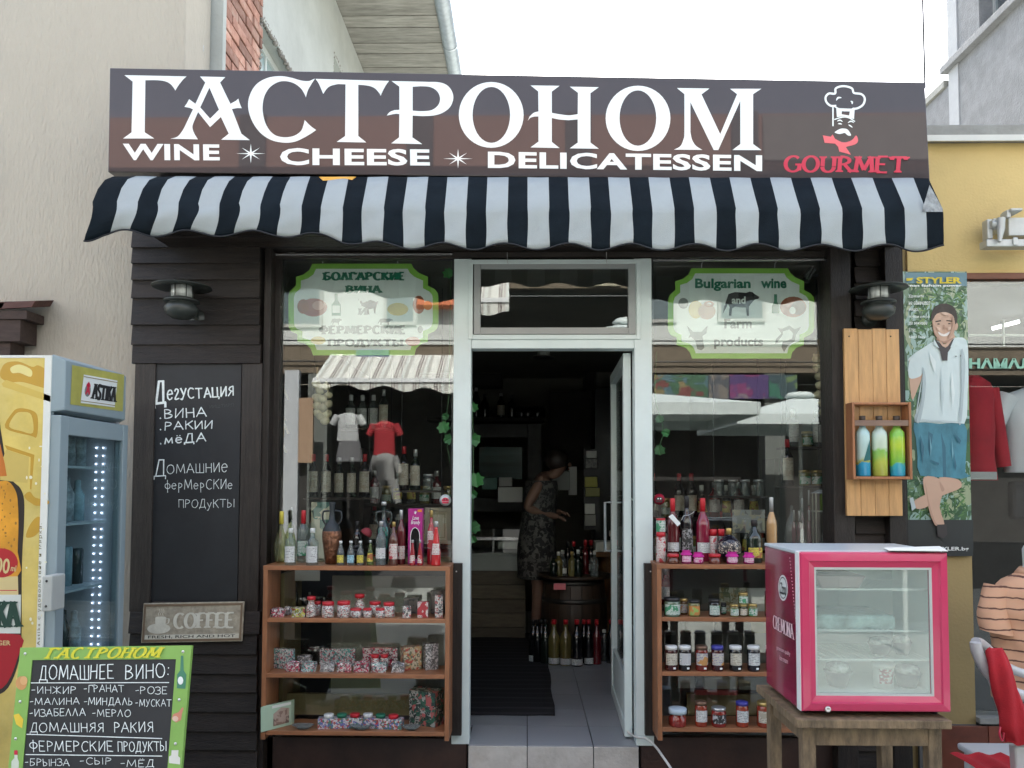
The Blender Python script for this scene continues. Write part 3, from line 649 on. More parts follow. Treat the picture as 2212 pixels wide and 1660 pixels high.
# С
glyph(fa, [c2([(1522, 128), (1495, 170), (1470, 215), (1456, 265)]) + c2([(1448, 245), (1420, 200), (1370, 163), (1310, 147), (1250, 155), (1190, 195), (1152, 260), (1140, 340), (1150, 420), (1180, 490), (1230, 540), (1300, 556), (1370, 545), (1420, 510), (1440, 460), (1447, 430)]) +
    c2([(1470, 455), (1500, 482), (1531, 503)]) + c2([(1500, 525), (1440, 560), (1370, 590), (1290, 595), (1200, 575), (1120, 520), (1060, 430), (1034, 330), (1050, 240), (1100, 165), (1180, 122), (1270, 110), (1350, 122), (1420, 142), (1475, 146), (1505, 135)])])
# Т
glyph(fa, [[(1526, 130), (2062, 145)] + c2([(2040, 175), (2018, 215), (2001, 254)]) + c2([(1995, 240), (1960, 200), (1910, 180), (1838, 173)]) + [(1838, 547), (1897, 594), (1680, 590), (1742, 547), (1745, 170)] + c2([(1690, 168), (1640, 180), (1610, 200), (1582, 240)]) + c2([(1572, 215), (1550, 165), (1526, 130)])])
# Р
glyph(fb, [[(48, 86), (105, 127), (105, 296)] + c2([(70, 298), (35, 312), (13, 338)]) + c2([(50, 330), (80, 325), (105, 327)]) + [(103, 497), (45, 541), (272, 546), (200, 497), (202, 338)] +
    c2([(270, 342), (350, 338), (420, 318), (475, 275), (498, 215), (488, 160), (450, 115), (390, 95), (300, 92), (48, 86)])[:-1], [(202, 128)] + c2([(260, 124), (330, 130), (380, 160), (402, 210), (388, 262), (340, 298), (270, 306), (202, 302)])])
# О
def oval(fn, cx, cy, rx, ry, ix, iy, jx, jy):
    o = [(cx + rx * math.cos(a), cy + ry * math.sin(a)) for a in [2 * PI * k / 44 for k in range(44)]]
    i = [(ix + jx * math.cos(a), iy + jy * math.sin(a)) for a in [2 * PI * k / 36 for k in range(36)]]
    glyph(fn, [o, i])
oval(fb, 775, 333, 236, 240, 776, 333, 137, 204)
# Н
glyph(fb, [[(1062, 118), (1274, 121), (1217, 163), (1217, 318)] + c2([(1270, 328), (1340, 336), (1406, 328)]) + [(1408, 172), (1348, 127), (1560, 131), (1499, 175), (1499, 535), (1560, 580), (1348, 577), (1406, 535), (1406, 366)] +
    c2([(1340, 372), (1270, 366), (1217, 355)]) + [(1217, 530), (1274, 575), (1062, 570), (1120, 528), (1120, 344)] + c2([(1090, 345), (1060, 355), (1042, 376)]) + c2([(1055, 345), (1085, 318), (1120, 308)]) + [(1118, 162)]])
oval(fb, 1846, 358, 236, 238, 1845, 356, 134, 202)
# М
glyph(fc, [[(42, 120), (307, 124), (243, 172), (396, 497), (534, 170), (476, 126), (732, 126), (665, 170), (665, 578), (734, 628), (496, 627), (560, 578), (560, 225), (380, 627), (343, 627), (152, 235)] + c2([(152, 480), (165, 540), (195, 590), (250, 626)]) + c2([(18, 624), (70, 595), (95, 540), (103, 480), (103, 170)])])
def qm(fn, x0, y0, x1, y1, x2=None, y2=None, x3=None, y3=None):
    """quad by its corners bl, br, tr, tl in measuring units"""
    return quadmap(fn(x0, y0), fn(x1, y1), fn(x2, y2), fn(x3, y3))
def row_text(txt, fn, q, name='lettering', mt=None, bold=.03, wide=True, parent=None):
    m = M(); put_sans(m, txt, qm(fn, *q), bold, off=0.0005, spacing=1.05); return part(name, m, mt or WHITEV, parent or sg)
row_text('WINE', fa, (122, 723, 828, 726, 826, 609, 120, 603), bold=.032)
row_text('CHEESE', fb, (-795 + 30, 700, 328, 704, 326, 584, -765, 574), bold=.032)
row_text('DELICATESSEN', lambda x, y, o=0: P(x, y, YS) + Vector((0, -.0015, 0)), (1054, 364, 1646, 371, 1646, 336, 1054, 328), bold=.032)
def star(cx, cy, rx, ry):
    pts = []
    for k in range(16):
        a = PI / 2 + 2 * PI * k / 16; r = 1 if k % 4 == 0 else (.86 if k % 2 == 0 else .17)
        pts.append((cx + rx * r * math.cos(a), cy - ry * r * math.sin(a)))
    m = M(); m.loops([[P(x, y, YS) + Vector((0, -.0015, 0)) for x, y in pts]]); part('star', m, WHITEV, sg)
star(542, 332.5, 32, 21); star(989.5, 343.5, 32, 21)
m = M(); pen(m, 'GOURMET', quadmap(P(1694, 371, YS), P(1955, 374, YS), P(1958, 340, YS), P(1696, 338, YS)), .26, .12, serif=.3, gap=.13, asp=7.2 * 1.05, off=.0015)
part('gourmet_lettering', m, PINKV, sg)
# chef emblem
def stroke2(fn, pts, w, m, z=0, n=5, taper=False):
    pts = c2(pts, n) if n else pts; L = []; R_ = []
    for i, p in enumerate(pts):
        a = pts[max(i - 1, 0)]; b = pts[min(i + 1, len(pts) - 1)]; d = Vector((b[0] - a[0], b[1] - a[1])).normalized(); t = i / (len(pts) - 1)
        h = w / 2 * ((.25 + .75 * math.sin(PI * t)) if taper else 1)
        L.append((p[0] - d.y * h, p[1] + d.x * h)); R_.append((p[0] + d.y * h, p[1] - d.x * h))
    k = len(L); vs = [fn(x, y, z) for x, y in L + R_]; m.add(vs, [(i, i + 1, k + i + 1, k + i) for i in range(k - 1)])
m = M()
stroke2(fc, [(1345, 265), (1300, 265), (1265, 235), (1258, 195), (1285, 165), (1335, 165), (1340, 125), (1380, 107), (1430, 107), (1475, 125), (1490, 160), (1550, 170), (1578, 205), (1565, 255), (1520, 285), (1480, 290)], 17, m)
stroke2(fc, [(1318, 268), (1318, 350), (1318, 432)], 11, m, .0002, 0); stroke2(fc, [(1328, 270), (1400, 305), (1450, 300), (1490, 285)], 10, m, .0003)
m.loops([[fc(x, y, .0004) for x, y in [(1345, 285), (1495, 290), (1490, 375), (1410, 350), (1350, 358)]], [fc(x, y, .0004) for x, y in [(1390, 310), (1388, 335), (1450, 345), (1456, 312)]]])
stroke2(fc, [(1328, 378), (1400, 358), (1450, 365), (1498, 395)], 9, m, .0005)
stroke2(fc, [(1345, 222), (1360, 200), (1388, 200)], 15, m, .0005, 4, True); stroke2(fc, [(1462, 228), (1475, 235), (1474, 252)], 14, m, .0005, 4, True)
for q in ([(1352, 392), (1375, 383), (1397, 396)], [(1358, 413), (1375, 412), (1392, 417)], [(1440, 405), (1465, 392), (1490, 405)], [(1445, 420), (1460, 430), (1478, 443)]): stroke2(fc, q, 11, m, .0006, 4, True)
m.loops([[fc(x, y, .0004) for x, y in c2([(1333, 480), (1375, 455), (1410, 452), (1440, 462), (1466, 506), (1440, 508), (1415, 488), (1395, 492), (1370, 496), (1345, 490)], 4, True)]])
part('chef_emblem', m, WHITEV, sg)
m = M(); m.loops([[fc(x, y) for x, y in [(1235, 507), (1300, 518), (1315, 500)] + c2([(1335, 535), (1390, 562), (1440, 560), (1480, 540), (1508, 508), (1524, 550), (1500, 580), (1430, 600)]) + [(1425, 605), (1465, 665), (1370, 640), (1360, 600), (1335, 575), (1250, 568)]]])
part('neckerchief', m, PINKL, sg)
# hanging cable at the sign's right end
m = M(); p = P(1998, 182, -.22); m.tube([(p.x, -.22, p.z - .02), (p.x - .008, -.22, p.z + 1.6)], .0045, 6)
solo('black_cable', m, BLACKM, 'thin black cable rising from the right end of the fascia sign', 'cable')
# ------------------------------------------------------------------ striped awning
NAVY = mat('black_blue_awning_canvas', (.006, .0105, .015), .85, spec=.12, var=.3, vs=5, bump=.25, bs=300, dirt=.15, ds=4, dcol=(.015, .02, .028))
WHT = mat('white_awning_canvas', (.335, .37, .375), .75, var=.06, vs=4, bump=.2, bs=300, dirt=.55, ds=4, dcol=(.24, .26, .26))
PIPING = flat('black_piping', (.006, .008, .012), .6)
aw = thing('striped_awning', 'black and white striped scalloped awning below the fascia sign', 'awning', tuple(P(1106, 540, -.47)))
YF = -.53
xL, xR = P(199, 480, YF).x, P(2037, 500, YF).x
per = (P(1978, 480, YF).x - P(274, 480, YF).x) / 19; c0 = P(274, 480, YF).x
edges = [xL]
for i in range(20): edges += [c0 + per * i - per * .262, c0 + per * i + per * .262]
edges.append(xR)
tilt = -.0068
NS = 8
xsamp = []; cols = []
for s_ in range(len(edges) - 1):
    n = NS if 0 < s_ < len(edges) - 2 else 10
    for k in range(n): xsamp.append(edges[s_] + (edges[s_ + 1] - edges[s_]) * k / n); cols.append(1 if s_ % 2 == 1 else 0)
xsamp.append(edges[-1])
zT = P(1106, 386, -.40).z; zFold = P(1106, 449, YF).z; zB = P(1106, 533, YF).z
def sst(t): t = max(0, min(1, t)); return t * t * (3 - 2 * t)
xq = P(600, 480, YF).x; xr_ = P(880, 480, YF).x
def hem(x):    # scallops, about 1.5 stripes per wave; the left third hangs a little higher
    return zB - .0135 * math.cos(((x - c0) / per - .87) * 2 * PI / 1.513) + .055 * sst((xr_ - x) / (xr_ - xq)) - .03 * sst((xL + .09 - x) / .09)
def prow(j):
    row = []
    for x in xsamp:
        lw = sst((-.75 - x) / .9); sag = .006 * math.sin(x * 9.1) + .004 * math.sin(x * 23 + 1)
        dz = tilt * x; cup = lw * .02
        fl = math.sin((x - c0) / per * 2 * PI / 1.5 + .3)
        top = zT + dz; f = zFold + dz + sag * .5 + cup; b = hem(x) + dz
        if j <= 3:
            t = j / 3; y = -.415 + (YF + .415) * t; z = top + (f - top) * (t ** (1 + .35 * lw)); xx = x + (.03 * (1 - t) * lw); y -= .02 * lw * math.sin(PI * t)
        else:
            t = (j - 3) / 7; y = YF - .003 * math.sin(PI * t) - .007 * fl * t - lw * .02 * math.sin(PI * t); z = f + (b - f) * t; xx = x + (.012 * math.sin(t * PI * 1.3) * lw) - lw * .022 * t * t
            xx += .0025 * math.sin(x * 37 + t * 4)
        row.append(Vector((xx, y + .003 * math.sin(x * 31 + j), z)))
    return row
rows = [prow(j) for j in range(11)]
m = M(); m.grid(rows, mi=lambda i, k: cols[k], smooth=True)
cv = part('canopy', m, [NAVY, WHT], aw)
s_ = cv.modifiers.new('cloth', 'SOLIDIFY'); s_.thickness = .0025; s_.offset = 1
m = M(); m.tube([p + Vector((0, -.001, 0)) for p in rows[-1]], .0042, 5); part('hem_piping', m, PIPING, aw)
# end cheeks
for s2 in (0, -1):
    e = [r[s2] for r in rows]; bk = [Vector((p.x * .997, -.30, max(p.z, e[3].z - .02))) for p in e]
    m = M(); m.grid([e, bk], mi=0); part('end_cheek', m, NAVY, aw)
m = M(); m.loops([[P(2008, 400, YF - .004), P(2036, 450, YF - .004), P(2037, 458, YF - .004), P(1992, 458, YF - .004), P(1994, 448, YF - .004)]]); part('end_flap', m, mat('creased_grey_plastic', (.26, .28, .29), .3, var=.5, vs=30, bump=.8, bs=60), aw)
m = M(); m.tube([(xL + .08, -.38, zT - .01 - tilt * 0 + tilt * xL), (xR - .12, -.38, zT - .01 + tilt * xR)], .018, 10); part('roller_tube', m, BLACKM, aw)
for px in (300, 700, 1110, 1500, 1950):
    a = P(px, 387, -.39); b = P(px, 449, -.51); m = M(); m.bar(a + Vector((0, .02, -.03)), b + Vector((0, .03, -.01)), .018, .02); part('awning_arm', m, BLACKM, aw)
m = M(); a, b = P(690, 384, -.414), P(770, 386, -.414); h = .035
m.loops([[Vector((a.x, -.423, a.z)), Vector((b.x, -.423, a.z)), Vector((b.x - .03, -.432, a.z - .03)), Vector((a.x + .03, -.432, a.z - .03))]], 0, (0, .006, 0))
solo('yellow_bracket', m, flat('yellow_plastic', (.7, .36, .04), .4), 'small yellow plastic plate wedged under the fascia sign', 'plate')
# ------------------------------------------------------------------ chalkboard on the left pillar
def z3(x, y): return x * .3305, 495.5 + y * .3305
def z4(x, y): return x * .371, 1044 + y * .371
x0, x1, z0, z1 = RC(331, 787, 517, 1301, -.112)
cb = thing('chalkboard', 'tall black chalkboard with white handwriting on the left timber pillar', 'chalkboard', ((x0 + x1) / 2, -.105, z0))
m = M(); m.box(x0, x1, -.112, -.097, z0, z1); part('board', m, BLACKB, cb)
G['ε'] = (.6, [[(x * 1.2, y * 1.5) for x, y in s] for s in G['е'][1]]); G['ğ'] = (.5, [[(x * 1.2, y * 1.55) for x, y in s] for s in G['г'][1]])
G['о'] = (.5, [ell(.24, .3, .22, .3, 90, 450, 16)])
def chalk(par, txt, fn, q, th=.1, jit=.03, mt=None, asp=None, gap=.16, off=.0012, name='handwriting'):
    bl, br, tr, tl = [Vector(fn(q[i], q[i + 1])) for i in (0, 2, 4, 6)]
    asp = asp or (br - bl).length / (tl - bl).length
    m = M(); pen(m, txt, quadmap(bl, br, tr, tl), th, jit=jit, asp=asp, gap=gap, off=off); return part(name, m, mt or CHALK, par)
def cbf(f): return lambda x, y: P(*f(x, y), -.112)
f3, f4 = cbf(z3), cbf(z4)
chalk(cb, 'Д', f3, (1010, 1140, 1085, 1132, 1085, 990, 1010, 998), .1, .02)
chalk(cb, 'εğУСТАЦИЯ', f3, (1092, 1118, 1528, 1088, 1526, 1028, 1090, 1048), .13, .03)
chalk(cb, '.ВИНА', f3, (1038, 1238, 1348, 1225, 1348, 1165, 1038, 1180), .12); chalk(cb, '.РАКИИ', f3, (1043, 1314, 1392, 1302, 1392, 1250, 1043, 1262), .13); chalk(cb, '.мёДА', f3, (1043, 1405, 1345, 1385, 1345, 1330, 1043, 1345), .13)
chalk(cb, 'Д', f3, (1006, 1612, 1085, 1610, 1085, 1505, 1006, 1508), .07, .02); chalk(cb, 'ОМАШНИε', f3, (1092, 1598, 1490, 1586, 1490, 1526, 1092, 1540), .07)
chalk(cb, 'ферМерСкие'.replace('к', 'К').replace('и', 'И'), f4, (960, 36, 1355, 34, 1355, -22, 960, -20), .06, .02); chalk(cb, 'ПРОДуКТЫ', f4, (1040, 142, 1366, 142, 1366, 94, 1040, 96), .07)
chalk(cb, 'ИИШТИРП', f3, (1370, 1170, 1530, 1160, 1530, 1140, 1370, 1150), .05, .06, mt=flat('smudged_chalk', (.10, .11, .11), .9))
# ------------------------------------------------------------------ coffee plate
def cfm(q0, q1): return P(*z4(q0, q1), -.15)
cq = quadmap(cfm(820, 932), cfm(1410, 922), cfm(1422, 690), cfm(835, 700))
cs = thing('coffee_sign', 'weathered metal COFFEE plate with a steaming cup under the chalkboard', 'sign', tuple(cfm(1115, 925)))
OLDMET = mat('weathered_sign_enamel', (.40, .36, .28), .6, var=.3, vs=30, dirt=.5, ds=12, dcol=(.14, .11, .08), bump=.2)
EMB = mat('raised_cream_enamel', (.68, .67, .58), .55, var=.1, vs=20, dirt=.3, ds=14, dcol=(.25, .2, .15))
m = M(); bx = [cq(0, 0), cq(1, 0), cq(1, 1), cq(0, 1)]; bk = [v + Vector((0, .012, 0)) for v in bx]; m.hexa(bx, bk); part('plate', m, OLDMET, cs, .003)
m = M(); o_ = [cq(u, v, .001) for u, v in ((.012, .03), (.988, .03), (.988, .97), (.012, .97))]; i_ = [cq(u, v, .001) for u, v in ((.03, .085), (.97, .085), (.97, .915), (.03, .915))]; m.loops([o_, i_], 0, (0, -.002, 0)); part('rim', m, flat('brown_enamel', (.20, .14, .09), .5), cs)
m = M(); m.loops([[cq(u, v, .0012) for u, v in ((.035, .09), (.965, .09), (.965, .2), (.035, .2))]]); part('caption_band', m, EMB, cs)
m = M(); put_sans(m, 'FRESH, RICH AND HOT', uvbox(cq, .07, .105, .93, .185), .01, off=.0022); part('caption', m, BLACKM, cs)
m = M(); pen(m, 'COFFEE', uvbox(cq, .32, .36, .91, .73), .24, .1, serif=.3, gap=.1, asp=4.1, off=.0025); part('lettering', m, EMB, cs)
m = M()
m.loops([[cq(u, v, .002) for u, v in ell(.17, .36, .115, .13, 0, 350, 22)]]); m.loops([[cq(u, v, .0035) for u, v in [(.13, .63), (.135, .45), (.16, .39), (.21, .39), (.235, .45), (.24, .63)]]])
m.loops([[cq(u, v, .004) for u, v in ell(.185, .63, .055, .035, 0, 350, 16)]])
for du in (0, .02, .04): stroke2(lambda x, y, z=0: cq(x, y, .002 + z), [(.165 + du, .68), (.158 + du, .74), (.172 + du, .79), (.162 + du, .85)], .005, m)
stroke2(lambda x, y, z=0: cq(x, y, .003 + z), [(.24, .6), (.265, .6), (.262, .5), (.235, .47)], .012, m)
part('cup_emblem', m, EMB, cs)
# ------------------------------------------------------------------ wall lamps
def wall_lamp(cx, ytop, Y, lab, sc=1.0, yw=-.13):
    c = P(cx, ytop, Y); k = (Y + 4.12) / F * sc
    t = thing('wall_lamp', lab, 'lamp', tuple(c)); GRN = mat('dark_grey_green_lamp', (.035, .042, .038), .35, var=.2, dirt=.3, ds=9, dcol=(.06, .06, .055))
    m = M(); m.lathe([(.0, 9 * k), (16 * k, 8 * k), (26 * k, 2 * k), (62 * k, -6 * k), (63 * k, -8 * k), (24 * k, -4 * k), (0, -4 * k)], c, 28); part('lamp_shade', m, GRN, t)
    m = M(); m.lathe([(22 * k, -5 * k), (22 * k, -30 * k)], c, 20); part('lamp_glass', m, mat('ribbed_lamp_glass', (.5, .52, .5), .2, var=.4, vs=60, stretch=(1, 1, .1), coat=.5), t)
    for i in range(6):
        a = i * PI / 3 + .3; m = M(); m.bar(c + Vector((23 * k * math.cos(a), 23 * k * math.sin(a), -4 * k)), c + Vector((23 * k * math.cos(a), 23 * k * math.sin(a), -31 * k)), .004); part('cage_bar', m, GRN, t)
    m = M(); m.lathe([(0, -31 * k), (24 * k, -31 * k), (37 * k, -37 * k), (38 * k, -40 * k), (26 * k, -40 * k), (24 * k, -42 * k), (30 * k, -46 * k), (36 * k, -54 * k), (33 * k, -66 * k), (20 * k, -76 * k), (0, -79 * k)], c, 28); part('lamp_body', m, GRN, t)
    m = M(); m.tube([c + Vector((0, 0, -60 * k)), Vector((c.x + 10 * k, yw + .01, c.z - 62 * k)), Vector((c.x + 10 * k, yw + .03, c.z - 62 * k))], .014, 10); m.lathe([(.04, 0), (.04, .015), (.0, .02)], (c.x + 10 * k, yw, c.z - 62 * k), 18, axis='Y'); part('lamp_bracket', m, GRN, t)
wall_lamp(393, 614, -.26, 'dark double disc wall lamp on the left timber pillar above the chalkboard')
wall_lamp(1897, 618, -.2, 'dark double disc wall lamp in the recess of the right pillar above the planks', .62 / .62 * .95, -.05)
# ------------------------------------------------------------------ hanging notched plaques behind the glass
SH = [(.16, 0), (.82, 0), (.835, .05), (.87, .10), (.93, .145), (.93, .24), (.975, .28), (.995, .32), (1, .36), (1, .66), (.99, .71), (.97, .74), (.93, .77), (.93, .85), (.88, .88), (.85, .93), (.84, 1), (.165, 1), (.15, .93), (.12, .88), (.06, .85), (.06, .77), (.02, .74), (.005, .70), (0, .66), (0, .35), (.01, .30), (.03, .27), (.05, .24), (.05, .145), (.10, .12), (.14, .07)]
GREENB = flat('leaf_green_print', (.24, .52, .07), .4); PLQ = mat('pale_plaque_print', (.68, .76, .72), .5, var=.05, vs=8)
DGREEN = flat('dark_green_print', (.01, .16, .09), .4); LGREY = flat('grey_print', (.22, .25, .24), .5); BLKP = flat('black_print', (.02, .02, .022), .5)
def plaque(x0, y0, x1, y1, label, Yp=.05):
    q = quadmap(P(x0, y1, Yp), P(x1, y1, Yp), P(x1, y0, Yp), P(x0, y0, Yp)); f = lambda u, v, o=0.0: q(u, 1 - v, o)
    t = thing('hanging_plaque', label, 'sign', tuple(q(.5, 0)))
    m = M(); m.loops([[f(u, v) for u, v in SH]], 0, (0, .006, 0)); part('border', m, GREENB, t)
    m = M(); m.loops([[f(.5 + (u - .5) * .925, .5 + (v - .5) * .885, .001) for u, v in SH]]); part('face', m, PLQ, t)
    for u in (.23, .73):
        a = f(u, -.005); m = M(); m.tube([a, a + Vector((0, -.004, .02)), a + Vector((.006, -.008, .03)), a + Vector((0, -.008, .042)), a + Vector((0, 0, .06)), a + Vector((0, .01, .11))], .0022, 6); part('hook', m, MATS['steel_wire'], t)
    return t, f
def pr(t, f, loops, mt, z=.0022, name='print'):
    m = M(); m.loops([[f(u, v, z) for u, v in l] for l in loops]); part(name, m, mt, t)
def tx(t, f, s, u0, v0, u1, v1, mt, bold=.02, z=.0024, serif=False):
    g = lambda a, b, o=0: f(u0 + (u1 - u0) * a, v1 + (v0 - v1) * b, o); m = M()
    if serif: pen(m, s, g, .42, .2, serif=.34, gap=.2, asp=(u1 - u0) / (v1 - v0) * 1.61, off=z)
    else: put_sans(m, s, g, bold, off=z)
    part('lettering', m, mt, t)
REDD = flat('meat_red_print', (.32, .10, .07), .5); YEL = flat('cheese_yellow_print', (.6, .48, .14), .5); BRN = flat('ham_brown_print', (.30, .10, .05), .5); BOTG = flat('bottle_green_print', (.05, .2, .12), .5)
COW = [(.0, .62), (.06, .35), (.12, .1), (.3, .02), (.62, .05), (.72, 0), (.8, .02), (.86, .1), (1.0, .22), (.97, .3), (.86, .33), (.76, .5), (.7, .62), (.7, 1), (.64, 1), (.62, .66), (.3, .62), (.22, .7), (.2, 1), (.14, 1), (.13, .95), (.15, .65), (.1, .5), (.04, .7), (-.04, .9)]
def at_(l, u0, v0, u1, v1): return [(u0 + (u1 - u0) * a, v0 + (v1 - v0) * b) for a, b in l]
t, f = plaque(623, 570, 947, 768, 'green edged notched plaque with Russian lettering hanging in the left window')
tx(t, f, 'БОЛГАРСКИЕ', .24, .10, .775, .18, DGREEN, serif=True); tx(t, f, 'ВИНА', .39, .245, .615, .32, DGREEN, serif=True); tx(t, f, 'И', .475, .49, .52, .56, LGREY, serif=True)
tx(t, f, 'ФЕРМЕРСКИЕ', .21, .685, .78, .765, LGREY, serif=True); tx(t, f, 'ПРОДУКТЫ', .27, .83, .76, .90, LGREY, serif=True)
GOAT = [(0, .1), (.05, .3), (.12, .2), (.2, .35), (.6, .2), (.9, .3), (1, .25), (.95, .4), (.9, .6), (.85, .95), (.8, .9), (.75, .65), (.5, .7), (.55, 1), (.45, .95), (.35, .6), (.15, .5), (.0, .2)]
pr(t, f, [at_(GOAT, .47, .36, .6, .56)], BLKP); pr(t, f, [at_(COW, .285, .6, .36, .67)], LGREY); pr(t, f, [at_(COW, .6, .6, .7, .67)], LGREY)
pr(t, f, [ell(.17, .48, .09, .1, 0, 350, 18)], REDD); pr(t, f, [ell(.1, .47, .04, .08, 0, 350, 14)], BRN, .0026); pr(t, f, [ell(.2, .46, .04, .05, 0, 350, 14)], flat('sausage_pink_print', (.55, .3, .25), .5), .0028)
pr(t, f, [[(.29, .57), (.29, .45), (.31, .4), (.31, .33), (.33, .33), (.33, .4), (.35, .45), (.35, .57)]], BOTG); pr(t, f, [[(.295, .54), (.295, .46), (.345, .46), (.345, .54)]], PLQ, .0026)
pr(t, f, [ell(.73, .5, .07, .07, 0, 350, 16)], YEL); pr(t, f, [ell(.87, .45, .04, .1, 0, 350, 16)], BRN); pr(t, f, [ell(.93, .46, .03, .05, 0, 350, 12)], flat('orange_print', (.5, .2, .06), .5), .0028)
pr(t, f, [ell(.83, .85, .05, .05, 0, 350, 16)], MATS['sausage_pink_print']); pr(t, f, [ell(.88, .72, .018, .04, 0, 350, 12)], LGREY); pr(t, f, [ell(.2, .84, .05, .045, 0, 350, 12)], YEL)
t, f = plaque(1443, 580, 1759, 775, 'green edged notched plaque reading Bulgarian wine hanging in the right window')
tx(t, f, 'Bulgarian', .185, .115, .565, .255, DGREEN, .035); tx(t, f, 'wine', .635, .115, .81, .225, DGREEN, .035)
pr(t, f, [at_(COW, .385, .26, .625, .53)], BLKP); tx(t, f, 'and', .435, .315, .53, .395, PLQ, .03, .0032)
tx(t, f, 'Farm', .385, .56, .575, .67, LGREY, .035); tx(t, f, 'products', .315, .76, .65, .895, LGREY, .035)
pr(t, f, [at_([(0, 0), (.3, .25), (.7, .25), (1, 0), (.95, .3), (.75, .42), (.85, .9), (.7, 1), (.5, .95), (.4, .6), (.2, .45), (.05, .5), (.15, .35)], .13, .64, .27, .91)], LGREY)
pr(t, f, [at_([(.1, .1), (.3, .12), (.55, 0), (.75, .15), (1, .05), (.8, .35), (.75, .6), (.5, .75), (.35, 1), (.25, .8), (.3, .6), (0, .7), (.05, .5), (.25, .3)], .73, .635, .91, .93)], LGREY)
pr(t, f, [at_([(.3, .22), (.55, .15), (.7, .3), (.65, .5), (.4, .6), (.1, .62), (.3, .35)], .73, .635, .91, .93)], PLQ, .0028)
pr(t, f, [ell(.105, .39, .035, .06, 0, 350, 14)], LGREY); pr(t, f, [ell(.19, .46, .05, .1, 0, 350, 16)], YEL); pr(t, f, [ell(.265, .48, .06, .09, 0, 350, 16)], flat('cured_meat_print', (.42, .26, .18), .5), .0027); pr(t, f, [ell(.28, .40, .035, .035, 0, 350, 16), ell(.28, .40, .018, .018, 0, 350, 12)], BRN, .003)
pr(t, f, [[(.71, .5), (.71, .42), (.725, .37), (.725, .29), (.745, .29), (.745, .37), (.76, .42), (.76, .5)]], BOTG); pr(t, f, [ell(.855, .43, .09, .115, 0, 350, 18)], BRN); pr(t, f, [ell(.89, .44, .05, .08, 0, 350, 16)], flat('dark_sausage_print', (.12, .07, .04), .5), .0027); pr(t, f, [ell(.85, .47, .022, .04, 0, 350, 12)], PLQ, .003)
# ------------------------------------------------------------------ plank panel with the three painted bottles
PINE = mat('golden_pine', (.56, .32, .13), .5, var=.2, vs=5, stretch=(9, 9, 1.1), bump=.12, bs=40, rnd=.1, dirt=.25, ds=3, dcol=(.33, .16, .06), coat=.1)
PINED = mat('reddish_pine', (.36, .15, .065), .5, var=.22, vs=6, stretch=(9, 9, 1.2), bump=.12, rnd=.08, dirt=.2, ds=5, dcol=(.2, .08, .03))
bp_ = thing('plank_panel', 'light pine plank panel with an open box hung on the right pillar', 'wall panel', tuple(P(1884, 1115, -.14)))
ed = [1825, 1855.5, 1886, 1916, 1945]
for i in range(4):
    x0, x1, z0, z1 = RC(ed[i] + 1, 710, ed[i + 1] + 1.5, 1115, -.135); m = M(); m.box(x0 + .0012, x1 - .0012, -.135 - .001 * (i % 2), -.115, z0, z1 - .004 * (i % 2)); k = part('plank', m, PINE, bp_, .002)
    if i in (0, 3):
        m = M(); m.lathe([(.004, -.001), (.0, .0)], ((x0 + x1) / 2 - .01, -.1365, z1 - .04), 8, axis='Y'); part('nail', m, BLACKM, k)
x0, x1, z0, z1 = RC(1842, 869, 1970, 1036, -.22)
for nm, b in (('box_side', (x0, x0 + .012, -.22, -.137, z0, z1)), ('box_side', (x1 - .012, x1, -.22, -.137, z0, z1)), ('box_top', (x0 + .0125, x1 - .0125, -.218, -.137, z1 - .012, z1 - .001)), ('box_bottom', (x0 + .0125, x1 - .0125, -.218, -.137, z0 + .001, z0 + .014))):
    m = M(); m.box(*b); part(nm, m, PINED if nm != 'box_top' else PINED, bp_, .002)
zz = P(1906, 914, -.22).z; m = M(); m.box(x0 + .0125, x1 - .0125, -.217, -.205, zz - .014, zz + .014); part('retaining_bar', m, mat('faded_grey_brown_wood', (.22, .14, .10), .7, var=.3, vs=8, stretch=(1, 5, 8)), bp_, .002)
bz = z0 + .014
def painted(name, base, cols):
    m, t, b = nodes(name); L = t.links.new
    tc = N(t, 'ShaderNodeTexCoord'); sp = N(t, 'ShaderNodeSeparateXYZ'); L(tc.outputs['Object'], sp.inputs[0]); nz = N(t, 'ShaderNodeTexNoise'); nz.inputs['Scale'].default_value = 22; nz.inputs['Detail'].default_value = 3; L(tc.outputs['Object'], nz.inputs['Vector'])
    ad = N(t, 'ShaderNodeMath', operation='MULTIPLY_ADD'); ad.inputs[1].default_value = .09; L(nz.outputs['Fac'], ad.inputs[0]); L(sp.outputs['Z'], ad.inputs[2])
    mr = N(t, 'ShaderNodeMapRange'); mr.inputs[1].default_value = .045; mr.inputs[2].default_value = .045 + .26; L(ad.outputs[0], mr.inputs[0])
    rp = N(t, 'ShaderNodeValToRGB'); rp.color_ramp.interpolation = 'EASE'; el = rp.color_ramp.elements
    while len(el) < len(cols): el.new(.5)
    for i, (p, c) in enumerate(cols): el[i].position = p; el[i].color = list(c) + [1]
    L(mr.outputs[0], rp.inputs[0]); L(rp.outputs[0], b.inputs['Base Color']); b.inputs['Roughness'].default_value = .25; b.inputs['Coat Weight'].default_value = .4; return m
